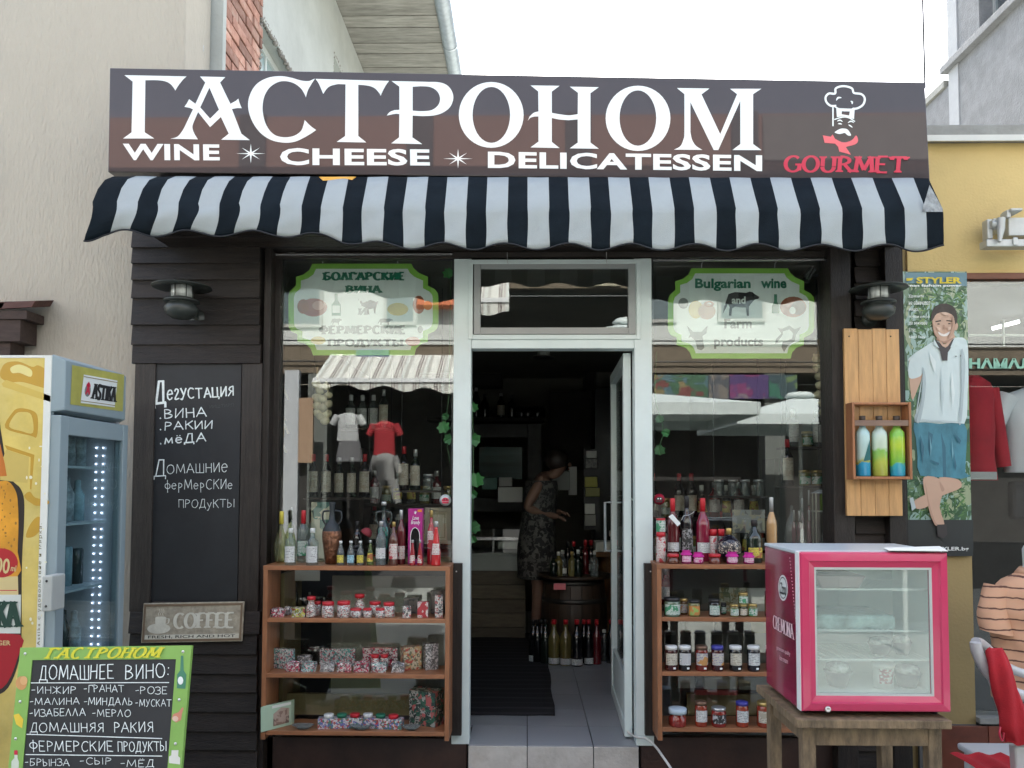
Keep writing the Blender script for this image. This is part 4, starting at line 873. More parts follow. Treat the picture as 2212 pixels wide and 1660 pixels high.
PB = [painted('painted_sea_glass', 0, [(0, (.02, .25, .45)), (.22, (.02, .3, .5)), (.27, (.35, .38, .08)), (.4, (.45, .6, .55)), (1, (.42, .62, .62))]),
      painted('painted_meadow_glass', 0, [(0, (.35, .35, .05)), (.25, (.45, .5, .06)), (.45, (.25, .5, .1)), (.55, (.55, .65, .5)), (1, (.5, .62, .58))]),
      painted('painted_green_glass', 0, [(0, (.03, .3, .5)), (.18, (.05, .4, .5)), (.25, (.2, .5, .06)), (.6, (.45, .6, .05)), (.8, (.2, .5, .05)), (1, (.3, .55, .1))])]
for i, (a, b, l) in enumerate(((1849, 1879, 'bottle painted with a sailing boat on blue sea, leftmost in the pine box'), (1884, 1916, 'bottle painted with a yellow meadow and pale sky in the pine box'), (1922, 1954, 'yellow and green painted bottle, rightmost in the pine box'))):
    x0b, x1b, _, zt_ = RC(a, 899, b, 1022, -.18); r = (x1b - x0b) / 2; h = zt_ - bz
    t = thing('painted_bottle', l, 'bottle', ((x0b + x1b) / 2, -.178, bz), 'painted bottles in the pine box')
    c = t.location; m = M(); m.lathe([(r * .9, 0), (r, .006), (r, h * .66), (r * .93, h * .73), (r * .5, h * .8), (r * .36, h * .86), (r * .36, h * .92)], c, 20); part('bottle_body', m, PB[i], t)
    m = M(); m.lathe([(r * .42, h * .93), (r * .44, h * .935), (r * .44, h), (0, h)], c, 14); part('cap', m, mat('dark_brown_cap', (.07, .05, .035), .5), t)
    m = M(); m.lathe([(r * .38, h * .905), (r * .38, h * .929)], c, 14); part('neck_ring', m, flat('gold_metal', (.5, .36, .12), .3, metal=.8), t)
    if i == 0:
        m = M(); y = c.y - r * 1.0; m.loops([[Vector((c.x - .012, y - .001, bz + h * .25)), Vector((c.x + .022, y - .001, bz + h * .27)), Vector((c.x + .02, y - .001, bz + h * .6))]]); part('painted_sail', m, flat('dark_teal_paint', (.02, .13, .13), .3), t)
# ------------------------------------------------------------------ camera-like spot and stickers
sp_ = thing('spot_lamp', 'small silver clip spot lamp at the top right of the right window', 'lamp', tuple(P(1785, 600, .08)))
sm_ = flat('brushed_silver', (.5, .52, .53), .25, metal=.9)
a, b = P(1738, 606, .1), P(1756, 580, .1)
m = M(); m.tube([a, b], [.026, .02], 14); part('lamp_head', m, sm_, sp_)
m = M(); m.tube([P(1750, 597, .1), P(1762, 595, .1), P(1786, 597, .1)], .007, 8); part('lamp_arm', m, sm_, sp_)
x0, x1, z0, z1 = RC(1785, 583, 1791, 607, .08); m = M(); m.box(x0, x1, .06, .12, z0, z1); part('lamp_base', m, sm_, sp_)
def sticker(px, py, r, lab, mats_, Y=-.0045):
    c = P(px, py, Y); k = 4.12 / F; t = thing('round_sticker', lab, 'sticker', tuple(c))
    m = M(); m.lathe([(r * k, 0), (0, -.0004)], c, 24, axis='Y'); part('disc', m, mats_[0], t)
    m = M(); m.loops([[c + Vector((r * k * u, -.001, r * k * v)) for u, v in ell(0, -.05, .62, .5, -20, 200, 10)]]); m.loops([[c + Vector((r * k * u, -.001, r * k * v)) for u, v in [(-.6, -.3), (.6, -.3), (.5, -.55), (-.5, -.55)]]]); part('emblem', m, mats_[1], t)
    m = M(); m.loops([[c + Vector((r * k * u, -.0014, r * k * v)) for u, v in ell(-.2, .1, .14, .14, 0, 350, 8)]]); m.loops([[c + Vector((r * k * u, -.0014, r * k * v)) for u, v in ell(.25, .1, .14, .14, 0, 350, 8)]]); part('detail', m, mats_[2], t)
sticker(962, 1081, 12.5, 'round white sticker with a red and black emblem on the left window glass', [WHITEV, PINKV, BLKP]); sticker(1424, 1079, 12, 'round red sticker with a dark face emblem on the right window glass', [flat('bright_red_vinyl', (.5, .02, .05), .3), BLKP, WHITEV])
# ------------------------------------------------------------------ A-board
LZ = 1.03; LY = -1.5; LN = math.atan2(.27, 1.03)
def AB(zx, zy, o=0.0):
    px, py = z4(zx, zy); d = ray(px, py); n = Vector((0, -math.cos(LN), math.sin(LN))); p0 = Vector((0, LY, LZ))
    return CAM + d * ((p0 - CAM).dot(n) / d.dot(n)) + n * o
def edge(x0, y0, x1, y1, y): return x0 + (x1 - x0) * (y - y0) / (y1 - y0)
YB = 1044
yb_ = 2950
while AB(edge(118, 958, 48, 1660, yb_), yb_).z < .01: yb_ -= 10
AO = [(edge(118, 958, 48, 1660, yb_), yb_), (edge(1115, 945, 1055, 1660, yb_), yb_), (1115, 945), (118, 958)]
AI = [(edge(187, 1030, 130, 1660, yb_ - 260), yb_ - 260), (edge(1025, 1025, 975, 1660, yb_ - 260), yb_ - 260), (1025, 1025), (187, 1030)]
ab = thing('sandwich_board', 'green framed A-board with chalk price lettering at the lower left', 'sandwich board', (AB(600, 1660).x, LY, 0))
AG = mat('apple_green_paint', (.22, .42, .09), .4, var=.06, vs=5, coat=.2, dirt=.15, ds=8, dcol=(.12, .2, .06))
m = M(); nn = Vector((0, math.cos(LN), -math.sin(LN))) * .016; m.loops([[AB(*p) for p in AO], [AB(*p) for p in AI]], 0, nn); part('frame', m, AG, ab)
m = M(); m.loops([[AB(p[0] + (10 if i in (1, 2) else -10), p[1], -.003) for i, p in enumerate(AI)]], 0, nn * .6); part('blackboard', m, BLACKB, ab)
m = M(); bl = [AB(*AO[0], -.018), AB(*AO[1], -.018), AB(*AO[2], -.018), AB(*AO[3], -.018)]; bk = [Vector((bl[i].x + (-.1, -.27, -.04, .02)[i], [-1.1, -1.1, -1.46, -1.46][i], bl[i].z - (.03 if i > 1 else 0))) for i in range(4)]
m.hexa(bk, [v + Vector((0, .015, 0)) for v in bk]); part('rear_leg_panel', m, mat('black_painted_board', (.02, .02, .02), .5), ab)
YLET = flat('yellow_lettering', (.62, .58, .03), .4)
m = M(); pen(m, 'ГАСТРОНОМ', quadmap(AB(283, 1022, .001), AB(935, 1016, .001), AB(945, 957, .001), AB(290, 962, .001)), .26, .12, serif=.35, gap=.22, asp=9.6, shear=.3); part('heading', m, YLET, ab)
def ach(t, x0, x1, yb, yt, yb2=None, th=.085, jit=.035): chalk(ab, t, AB, (x0, yb, x1, yb2 or yb, x1, (yb2 or yb) + yt - yb, x0, yt), th, jit)
for r in (('ДОМАШНЕЕ', 228, 665, 1146, 1066, 1136, .07), ('ВИНО:', 732, 990, 1140, 1060, 1128, .07), ('-ИНЖИР', 185, 445, 1226, 1186), ('-ГРАНАТ', 490, 725, 1217, 1176), ('-РОЗЕ', 788, 975, 1228, 1186), ('-МАЛИНА', 175, 465, 1293, 1254, 1288),
          ('-МИНДАЛЬ', 490, 775, 1292, 1250), ('-МУСКАТ', 790, 1000, 1300, 1260), ('-ИЗАБЕЛЛА', 175, 500, 1360, 1318, 1352), ('-МЕРЛО', 540, 762, 1360, 1320), ('ДОМАШНЯЯ', 175, 608, 1448, 1396, 1450, .08), ('РАКИЯ', 665, 892, 1452, 1395, 1448, .08),
          ('ФЕРМЕРСКИЕ', 170, 660, 1560, 1502, 1562, .08), ('ПРОДУКТЫ', 688, 972, 1562, 1506, 1560, .08), ('-БРЫНЗА', 148, 405, 1646, 1606), ('-СЫР', 465, 648, 1636, 1598), ('-МЁД', 703, 902, 1652, 1612), ('-ПАШТЕТ', 490, 790, 1706, 1664), ('-ЛЮТЕНИЦА', 140, 460, 1706, 1664)):
    if 'Ю' in r[0]: continue
    ach(*r)
m = M()
for a, b, c_, d in ((180, 1166, 985, 1164), (155, 1465, 945, 1490), (150, 1583, 945, 1592)): m.loops([[AB(a, b, .001), AB(c_, d, .001), AB(c_, d - 5, .001), AB(a, b - 5, .001)]])
part('underline', m, CHALK, ab)
def apr(l, mt, z=.001): m = M(); m.loops([[AB(x, y, z) for x, y in l]]); part('frame_picture', m, mt, ab)
apr(ell(125, 1165, 33, 40, 0, 350, 18), flat('biscuit_print', (.55, .28, .10), .5)); apr(ell(140, 1150, 22, 26, 0, 350, 14), flat('biscuit_light_print', (.65, .38, .16), .5), .0015)
apr([(80, 1350), (110, 1342), (137, 1375), (130, 1428), (95, 1405)], flat('cheese_print', (.7, .5, .04), .5)); apr([(65, 1690), (68, 1620), (85, 1600), (85, 1560), (103, 1560), (103, 1600), (112, 1625), (108, 1690)], flat('pale_bottle_print', (.55, .6, .5), .5)); apr([(84, 1582), (84, 1556), (104, 1556), (104, 1582)], PINKV, .0015)
apr([(1030, 1195), (1032, 1115), (1050, 1090), (1054, 1005), (1068, 1005), (1070, 1090), (1086, 1115), (1080, 1198)], BOTG); apr(ell(1052, 1150, 16, 24, 0, 350, 12), WHITEV, .0015)
apr([(1000, 1370), (1010, 1345), (1040, 1335), (1062, 1305), (1070, 1310), (1060, 1345), (1055, 1380), (1025, 1395)], flat('ham_print', (.55, .22, .14), .5)); apr(ell(1022, 1372, 18, 16, 0, 350, 12), flat('ham_pale_print', (.65, .45, .35), .5), .0015)
apr([(985, 1630), (985, 1592), (998, 1585), (1000, 1555), (1040, 1555), (1038, 1590), (1050, 1600), (1048, 1638)], flat('white_cheese_print', (.68, .68, .62), .5))
for x, y in ((147, 994), (1066, 982), (118, 1273), (1044, 1262), (92, 1489), (1022, 1518)):
    m = M(); c = AB(x, y, .001); m.ball(c, .005, .003, .005, 8, 5); part('screw', m, MATS['bright_steel'], ab)
# ------------------------------------------------------------------ tall drinks fridge at the left
GREYF = mat('grey_blue_plastic', (.26, .33, .36), .4, var=.05, dirt=.15, ds=6, dcol=(.15, .17, .17))
FX = P(118, 1100, -1.02).x; FY0, FY1 = -1.02, PX(268, 1100, P(118, 1100, -1.02).x).y
fr = thing('drinks_fridge', 'tall glass door beer fridge with yellow side print at the left edge', 'fridge', (FX - .3, (FY0 + FY1) / 2, 0))
FT = PX(118, 762, FX).z; HB = PX(118, 889, FX).z
FXL = FX - .66
def FXP(px, py, dx=0.0): q = PX(px, py, FX + dx); return q
# cabinet shell (open to the front = +x)
for nm, b in (('side_panel', (FXL, FX - .03, FY0 + .004, FY0 + .03, .08, FT - .01)), ('side_panel', (FXL, FX - .03, FY1 - .03, FY1, .08, FT - .01)), ('back_panel', (FXL, FXL + .03, FY0 + .031, FY1 - .031, .08, FT - .01)), ('cabinet_base', (FXL, FX - .03, FY0, FY1, .03, .079))):
    m = M(); m.box(*b); part(nm, m, GREYF if nm != 'side_panel' or b[2] < -1 else mat('white_liner', (.62, .66, .72), .35, var=.03), fr, .003)
m = M(); m.box(FXL, FX - .03, FY0 + .031, FY1 - .031, HB, FT - .012); part('canopy_box', m, GREYF, fr)
# header
m = M(); bev = .05
m.hexa([(FX - .03, FY0, HB), (FX - .03, FY1, HB), (FX - .03, FY1, FT), (FX - .03, FY0, FT)], [(FX + .01, FY0 + .03, HB + .01), (FX + .01, FY1 - .03, HB + .01), (FX + .01, FY1 - .03, FT - .02), (FX + .01, FY0 + .03, FT - .02)]); part('header', m, GREYF, fr, .004)
def zz3(x, y, d=0): a, b = z3(x, y); return PX(a, b, FX + .0115 + d)
m = M(); m.loops([[zz3(472, 888), zz3(812, 952), zz3(803, 1192), zz3(460, 1145)]]); part('header_print', m, mat('gold_print', (.42, .40, .10), .35, var=.2, vs=9), fr)
lq = quadmap(zz3(527, 1135, .002), zz3(750, 1165, .002), zz3(768, 990, .002), zz3(548, 950, .002))
m = M(); m.loops([[lq(0, 0), lq(1, 0), lq(1, 1), lq(0, 1)]]); part('logo_plate', m, WHITEV, fr)
m = M(); pen(m, 'ASTIKA', uvbox(lq, .30, .2, .97, .74), .24, .08, serif=.25, gap=.05, asp=2.4, off=.001); part('logo_lettering', m, BLKP, fr)
m = M(); m.loops([[lq(u, v, .001) for u, v in ell(.15, .46, .085, .22, 0, 350, 16)]]); part('logo_shield', m, LGREY, fr)
m = M(); pen(m, 'А', uvbox(lq, .1, .32, .2, .62), .3, .2, off=.002, asp=.7); m.loops([[lq(u, v, .002) for u, v in ((.09, .6), (.21, .6), (.2, .68), (.15, .78), (.1, .68))]]); part('logo_initial', m, PINKV, fr)
m = M(); m.loops([[lq(u, v, .001) for u, v in ((.0, .06), (1, .06), (1, .085), (0, .085))]]); m.loops([[lq(u, v, .001) for u, v in ((.0, .915), (1, .915), (1, .94), (0, .94))]]); part('logo_rule', m, flat('dark_gold', (.25, .18, .05), .4), fr)
# door
dt = PX(118, 896, FX).z; dn = .12
T3 = Matrix.Translation((FX, FY0, 0)) @ Matrix.Rotation(PI / 2, 4, 'Z'); wd = FY1 - FY0
m = M(); m.box(.004, .062, -.012, .03, dn, dt); m.box(wd - .045, wd - .004, -.012, .03, dn, dt); m.box(.063, wd - .046, -.01, .03, dt - .075, dt - .001); m.box(.063, wd - .046, -.01, .03, dn, dn + .06); m.xf(T3); fd = part('door', m, GREYF, fr, .003)
m = M(); m.box(.06, wd - .043, -.002, .004, dn + .055, dt - .07); m.xf(T3); part('door_glass', m, glass('fridge_glass', tint=(.78, .86, .88)), fd)
m = M(); a, b = PX(108, 1243, FX + .03), PX(140, 1311, FX + .03); m.box(FX + .012, FX + .05, a.y - .02, a.y + .07, b.z, a.z); k = part('handle_box', m, flat('pale_grey_plastic', (.42, .44, .42), .45), fd, .005)
for z in (a.z - .02, b.z + .02): m = M(); m.ball((FX + .03, a.y - .021, z), .005, .003, .005, 8, 5); part('screw', m, BLACKM, k)
# white edge strip of the side print and the print
m = M(); m.box(FX - .055, FX - .028, FY0 - .003, FY0 + .003, .08, FT - .006); m.box(FXL, FX - .056, FY0 - .003, FY0 + .003, FT - .016, FT - .006); part('edge_trim', m, flat('white_plastic', (.7, .72, .68), .4), fr)
BEER = mat('golden_beer_print', (.60, .47, .13), .3, var=.3, vs=3, dirt=.35, ds=2.5, dcol=(.72, .66, .34), coat=.3)
m = M(); m.box(FXL, FX - .056, FY0 - .002, FY0 + .002, .1, FT - .017); part('side_print', m, BEER, fr)
def SP(x, y, o=0.0): return P(x, y, FY0 - .0025 - o)
def s9(x, y): return x * .2932, 929 + y * .2932
def spr(l, mt, z=0.0, s=z3, name='side_picture'): m = M(); m.loops([[SP(*s(x, y), z) for x, y in l]]); part(name, m, mt, fr)
GE = flat('amber_embossed_print', (.50, .30, .04), .3); GL = flat('pale_gold_print', (.70, .62, .25), .3)
spr(c2([(0, 960), (30, 880), (120, 865), (210, 900), (250, 890), (310, 930), (325, 1010), (300, 1040), (150, 1000), (60, 1000)], 4, True), GE); spr(c2([(70, 905), (130, 885), (205, 920), (200, 965), (130, 940), (80, 940)], 4, True), GL, .0005)
spr([(10, 1010), (40, 985), (330, 1090), (330, 1130), (20, 1030)], flat('gold_bar_print', (.60, .44, .10), .3), .0005)
spr(c2([(35, 1300), (80, 1200), (130, 1170), (220, 1190), (248, 1240), (240, 1355), (200, 1350)], 4, True), GE); spr(c2([(60, 1290), (100, 1210), (150, 1195), (205, 1215), (215, 1330), (140, 1320)], 4, True), BEER, .0005)
spr([(30, 1410), (225, 1475), (205, 1700), (195, 1700), (200, 1490), (45, 1440)], GE); spr([(0, 1550), (40, 1440), (190, 1490), (180, 1660), (0, 1640)], flat('deep_gold_print', (.55, .42, .12), .3), .0003)
spr(c2([(180, 480), (220, 455), (260, 500), (355, 520), (350, 550), (270, 560), (230, 540), (190, 510)], 3, True), GE, 0, s9); spr(c2([(250, 660), (290, 640), (320, 700), (280, 760), (240, 790), (190, 790), (210, 720)], 3, True), GE, 0, s9)
rr = random.Random(5)
for i in range(16):
    x, y = rr.uniform(195, 345), rr.uniform(40, 1480); spr(ell(x, y, rr.uniform(4, 12), rr.uniform(5, 14), 0, 330, 10), flat('water_drop_print', (.78, .76, .58), .2), .0006, s9, 'drop_print')
# big printed bottle at the left edge
spr(c2([(-260, -700), (-40, -420), (-10, -120), (15, 60), (50, 260), (90, 370), (150, 430), (178, 520), (176, 700), (165, 900), (160, 1100), (158, 1500), (140, 1700), (60, 1900), (-60, 1960), (-300, 1960)], 4), flat('dark_bottle_edge_print', (.03, .022, .018), .3), .0002, s9)
spr(c2([(-260, 400), (-20, 380), (60, 380), (110, 440), (130, 520), (136, 700), (130, 900), (128, 1080), (-260, 1080)], 3), mat('glowing_amber_print', (.65, .30, .03), .3, var=.3, vs=7), .0006, s9)
spr([(-260, 100), (0, 100), (35, 250), (50, 340), (-260, 360)], flat('orange_neck_print', (.5, .16, .03), .3), .0006, s9)
spr([(-260, 1080), (132, 1080), (135, 1215), (-260, 1215)], flat('parchment_print', (.62, .50, .24), .4), .0006, s9); spr([(-260, 1215), (155, 1215), (150, 1500), (-260, 1500)], flat('white_label_print', (.62, .66, .62), .4), .0006, s9)
spr(c2([(-260, 1510), (148, 1510), (130, 1680), (50, 1870), (-60, 1930), (-260, 1930)], 3), flat('crimson_label_print', (.36, .01, .02), .4), .0006, s9)
spr([(x, y) for x, y in ell(10, 980, 122, 108, 0, 350, 26)], flat('red_disc_print', (.40, .015, .02), .4), .0010, s9)
spr([(-100, 1180), (125, 1180), (125, 1186), (-100, 1186)], PINKV, .001, s9)
m = M(); put_sans(m, '500', quadmap(SP(*s9(-90, 1050), .0016), SP(*s9(72, 1062), .0016), SP(*s9(72, 950), .0016), SP(*s9(-90, 930), .0016)), .02, .15, off=.0004); put_sans(m, 'ml', quadmap(SP(*s9(78, 1040), .0016), SP(*s9(120, 1045), .0016), SP(*s9(122, 1000), .0016), SP(*s9(82, 995), .0016)), .02, .1, off=.0004); part('volume_lettering', m, MATS['parchment_print'], fr)
m = M(); pen(m, 'ASTIKA', quadmap(SP(*s9(-300, 1462), .0012), SP(*s9(140, 1450), .0012), SP(*s9(136, 1265), .0012), SP(*s9(-300, 1265), .0012)), .24, .08, serif=.25, gap=.06, asp=2.5, off=.0004); part('brand_lettering', m, flat('bottle_green_letter', (.012, .05, .035), .4), fr)
m = M(); put_sans(m, 'LAGER', quadmap(SP(*s9(-75, 1588), .0012), SP(*s9(78, 1588), .0012), SP(*s9(78, 1552), .0012), SP(*s9(-75, 1552), .0012)), .02, off=.0004); part('type_lettering', m, MATS['parchment_print'], fr)
m = M(); put_sans(m, 'Astika с удоволствие и мярка.', quadmap(SP(*s9(300, 1588), .0006), SP(*s9(315, 690), .0006), SP(*s9(287, 690), .0006), SP(*s9(272, 1588), .0006)), .004, off=.0004, spacing=1.3); part('slogan', m, flat('olive_print', (.13, .12, .03), .4), fr)
for y in range(0, 22):
    x = 120 + rr.uniform(-8, 14); spr(ell(x - rr.uniform(0, 110), 400 + y * 24, rr.uniform(4, 9), rr.uniform(5, 12), 0, 330, 8), flat('bubble_print', (.30, .15, .03), .3), .0009, s9, 'drop_print')
# shelves, light strips and stock of the fridge
LED = flat('cold_led', (.75, .8, 1), .4, emit=1.6)
for xled in (P(218, 1150, FY1 - .036).x, P(203, 1150, FY1 - .036).x):
    m = M()
    for i in range(44):
        z = .2 + i * .037
        if z < dt - .1: m.box(xled - .003, xled + .003, FY1 - .037, FY1 - .0345, z, z + .005)
    link('led_strip', m.mesh('led_strip', LED, rootloc(fr)), fr, kind='stuff')
for z in (.45, .78, 1.10, 1.38, 1.62):
    m = M(); m.box(FXL + .04, FX - .06, FY0 + .034, FY1 - .04, z, z + .01); part('shelf', m, flat('wire_shelf_white', (.55, .6, .62), .4), fr)
FZS = (.46, .79, 1.11, 1.39, 1.63)
for zi, z in enumerate(FZS):
    for i in range(6):
        x = FX - .17 - i * .07; y = FY1 - .085 - .012 * (i % 2)
        for q in range(2):
            h = (.24, .22, .17, .2, .17)[zi] * (.92 + .08 * ((i + q) % 2)); mt = ('pale_blue_label', 'white_label', 'dark_stock_glass', 'cloudy_stock_glass')[(i + q + zi) % 4]
            mm = {'dark_stock_glass': lambda: flat('dark_stock_glass', (.015, .03, .03), .15), 'cloudy_stock_glass': lambda: mat('cloudy_stock_glass', (.25, .38, .42), .2, var=.3, vs=20)}.get(mt, lambda: mat('printed_stock_can', (.3, .36, .38), .35, var=.6, vs=35))()
            m = M(); m.lathe([(.030, 0), (.031, h * .6), (.013, h * .8), (.013, h * .97), (0, h)] if zi in (0, 1, 3) else [(.031, 0), (.031, h * .95), (.026, h), (0, h)], (x, y - q * .085, z), 12)
            solo('cooled_drink', m, mm, '%s drink from the door in the %s row, shelf %s of the beer fridge' % (ORD[i], ('far', 'near')[q], ('one', 'two', 'three', 'four', 'five')[zi]), 'drink', 'drinks inside the beer fridge')
# ------------------------------------------------------------------ worn table and small pink fridge
def z10(x, y): return 1645.7 + x * .4242, 955.6 + y * .4242
OLDW = mat('worn_brown_painted_wood', (.19, .135, .08), .65, var=.45, vs=7, stretch=(4, 4, 1.2), bump=.4, dirt=.6, ds=9, dcol=(.035, .03, .027))
RY = -1.42; x0, x1, z0, z1 = RC(1729.5, 1192, 2052, 1539, RY); RB = -1.03
tb = thing('wooden_table', 'worn brown wooden table under the small pink fridge', 'table', ((x0 + x1) / 2, (RY + RB) / 2, 0))
TT = z0 - .018
tl = P(1722, 1560, RY - .03).x; trr = P(2057, 1555, RY - .03).x
nb = 4
for i in range(nb):
    ya = RY - .03 + (.47 / nb) * i; m = M(); m.box(tl, trr, ya + .001, ya + .47 / nb - .001, TT - .028, TT - .001 * (i % 2)); part('top_board', m, OLDW, tb, .003)
lx0, lx1 = P(1746, 1620, RY + .02).x, P(2017, 1620, RY + .02).x
ly0, ly1 = RY + .03, RB + .0
for x in (lx0, lx1):
    for y in (ly0, ly1): m = M(); m.box(x - .022, x + .022, y - .022, y + .022, 0, TT - .029); part('leg', m, OLDW, tb, .003)
for y in (ly0 - .01, ly1): m = M(); m.box(lx0 + .0225, lx1 - .0225, y - .01, y + .01, TT - .095, TT - .0295); part('apron', m, OLDW, tb, .002)
for x in (lx0, lx1): m = M(); m.box(x - .01, x + .01, ly0 + .0225, ly1 - .0225, TT - .095, TT - .0295); part('apron', m, OLDW, tb, .002)
m = M(); m.box(lx0 + .0225, lx1 - .0225, ly1 - .008, ly1 + .012, .2, .25); part('stretcher', m, OLDW, tb, .002)
rf = thing('counter_fridge', 'small deep pink ice cream fridge with glass door on the worn table', 'fridge', ((x0 + x1) / 2, RY, TT))
PINKF = mat('metallic_pink_frame', (.55, .03, .11), .3, var=.05, coat=.5); MAG = mat('dark_magenta_side_print', (.26, .008, .05), .22, var=.6, vs=1.8, coat=.6); GRW = flat('light_grey_sheet', (.50, .56, .60), .3, coat=.2)
LIN = flat('frosted_liner', (.86, .92, .90), .5)
w_ = .035
for nm, b, mt in (('side_panel', (x0, x0 + .022, RY + .045, RB, z0, z1 - .012), MAG), ('side_panel', (x1 - .022, x1, RY + .045, RB, z0, z1 - .012), MAG), ('back_panel', (x0 + .0225, x1 - .0225, RB - .02, RB, z0, z1 - .012), GRW), ('top_panel', (x0 - .002, x1 + .002, RY + .04, RB + .002, z1 - .0118, z1), GRW), ('bottom_panel', (x0 + .0225, x1 - .0225, RY + .045, RB - .021, z0, z0 + .03), GRW)):
    m = M(); m.box(*b); part(nm, m, mt, rf, .003)
m = M(); m.box(x0 + .023, x0 + .026, RY + .05, RB - .03, z0 + .03, z1 - .02); m.box(x1 - .026, x1 - .023, RY + .05, RB - .03, z0 + .03, z1 - .02); m.box(x0 + .026, x1 - .026, RB - .035, RB - .022, z0 + .03, z1 - .02); m.box(x0 + .026, x1 - .026, RY + .05, RB - .036, z0 + .031, z0 + .045); m.box(x0 + .026, x1 - .026, RY + .05, RB - .036, z1 - .03, z1 - .02)
part('inner_liner', m, LIN, rf, kind='stuff')
fw = .05
def mitre(m, x0, x1, z0, z1, w, ya, yb, prof):
    """picture-frame moulding: prof = [(inset fraction, y)]"""
    rows = []
    for fr_, y in prof:
        a = w * fr_; rows.append([Vector((x0 + a, y, z0 + a)), Vector((x1 - a, y, z0 + a)), Vector((x1 - a, y, z1 - a)), Vector((x0 + a, y, z1 - a))])
    m.grid(rows, smooth=False, closed=True)
m = M(); mitre(m, x0 + .002, x1, z0 - .0, z1 - .004, fw, 0, 0, [(0, RY + .04), (0, RY + .008), (.08, RY), (.55, RY - .004), (.62, RY + .004), (1, RY + .012), (1, RY + .04)]); dr = part('door_frame', m, PINKF, rf)
m = M(); m.box(x0 + fw - .002, x1 - fw + .002, RY + .016, RY + .02, z0 + fw - .002, z1 - fw - .002); part('door_glass', m, glass('freezer_glass', tint=(.94, .98, .96), ior=1.65, alpha=.15, acol=(.84, .93, .90)), dr)  # milky film: frosting, made whiter to paint in a brighter fridge inside
m = M(); frame_rect(m, x0 + fw, x1 - fw, z0 + fw, z1 - fw - .004, .008, RY + .012, RY + .0155); part('glass_seal', m, flat('pale_grey_seal', (.5, .55, .54), .5), dr)
m = M(); m.box(x0 - .001, x0 + .007, RY + .008, RY + .044, z0, z1 - .003); part('edge_strip', m, flat('white_strip', (.75, .77, .76), .4), rf)
c = P(*z10(333, 1358), RY); m = M(); m.lathe([(.0105, 0), (.009, -.006), (.004, -.006), (.0035, -.004), (0, -.004)], (c.x, RY - .004, c.z), 18, axis='Y'); part('lock', m, MATS['bright_steel'], dr)
for zf in (750, 960, 1108):
    z = P(*z10(560, zf), RY + .06).z; m = M(); m.bar((x0 + .03, RY + .06, z), (x1 - .03, RY + .06, z), .006); sh = part('wire_shelf', m, flat('white_wire', (.75, .8, .78), .4), rf)
    m = M()
    for i in range(24): x = x0 + .04 + i * (x1 - x0 - .08) / 23; m.bar((x, RY + .06, z), (x, RB - .04, z), .0025)
    m.bar((x0 + .03, RB - .05, z), (x1 - .03, RB - .05, z), .005)
    part('shelf_wire', m, MATS['white_wire'], sh, kind='stuff')
for x in (x0 + .03, x1 - .03): m = M(); m.lathe([(.015, z0 - TT), (.012, 0), (0, 0)], (x, RY + .06, TT - 0), 12); part('foot', m, BLACKM, rf)
# side lettering, projected onto the magenta side panel
def RS(zx, zy, o=0.0): q = PX(*z10(zx, zy), x0); return Vector((x0 - .0005 - o, q.y, q.z))
m = M(); pen(m, 'CREMONA', quadmap(RS(60, 945), RS(168, 1005), RS(165, 930), RS(60, 880)), .14, .05, serif=.2, gap=.12, asp=3.6, off=.001); part('brand_lettering', m, flat('pale_pink_print', (.75, .55, .58), .4), rf)
m = M(); put_sans(m, 'premium quality', quadmap(RS(78, 1062), RS(146, 1096), RS(146, 1068), RS(78, 1034)), 0, off=.001); put_sans(m, 'ice cream', quadmap(RS(92, 1108), RS(134, 1130), RS(134, 1106), RS(92, 1084)), 0, off=.001); part('slogan', m, MATS['pale_pink_print'], rf)
m = M(); m.loops([[RS(110 + 24 * math.cos(a), 742 + 66 * math.sin(a) + 5 * math.cos(a), .001) for a in [-2 * PI * k / 24 for k in range(24)]]]); part('logo_disc', m, WHITEV, rf)
m = M(); m.loops([[RS(110 + 20 * math.cos(a), 742 + 56 * math.sin(a) + 5 * math.cos(a), .0015) for a in [-2 * PI * k / 24 for k in range(24)]], [RS(110 + 18 * math.cos(a), 742 + 50 * math.sin(a) + 5 * math.cos(a), .0015) for a in [-2 * PI * k / 24 for k in range(24)]]]); put_sans(m, 'Zizou', quadmap(RS(95, 770), RS(126, 785), RS(126, 720), RS(95, 712)), .02, .2, off=.0016); part('logo_lettering', m, BLKP, rf)
m = M()
for i in range(24): a = RS(144 + i * 1.6, 590 + i * 17, .001); m.box(a.x, a.x + .0004, a.y - .002, a.y + .002, a.z - .002, a.z + .002)
part('dotted_line', m, WHITEV, rf, kind='stuff')
FRX = (x0, x1, z0, z1)
# stock in the pink fridge
def inz(zy): return P(*z10(560, zy), RY + .1).z
CREAMP = flat('ice_cream_tub_white', (.72, .72, .68), .4)
a, b = P(*z10(577, 1240), RY + .12), P(*z10(685, 1130), RY + .12); cx = (a.x + b.x) / 2; r = (b.x - a.x) / 2
fz = z0 + .046
t = thing('ice_cream_tub', 'white tub with red lettering at the bottom of the pink fridge', 'tub', (cx, RY + .14, fz)); m = M(); m.lathe([(r * .85, 0), (r * .95, b.z - fz - .015)], t.location, 22); part('tub_body', m, CREAMP, t)
m = M(); m.lathe([(r, b.z - fz - .014), (r, b.z - fz), (0, b.z - fz)], t.location, 22); part('lid', m, CREAMP, t); m = M(); m.lathe([(r * .90, .02), (r * .955, .07)], t.location, 16, a0=PI * 1.25, a1=PI * 1.75); part('print', m, printed('tub_print', [(.7, .7, .66), (.3, .03, .05), (.7, .7, .66)], 90), t)
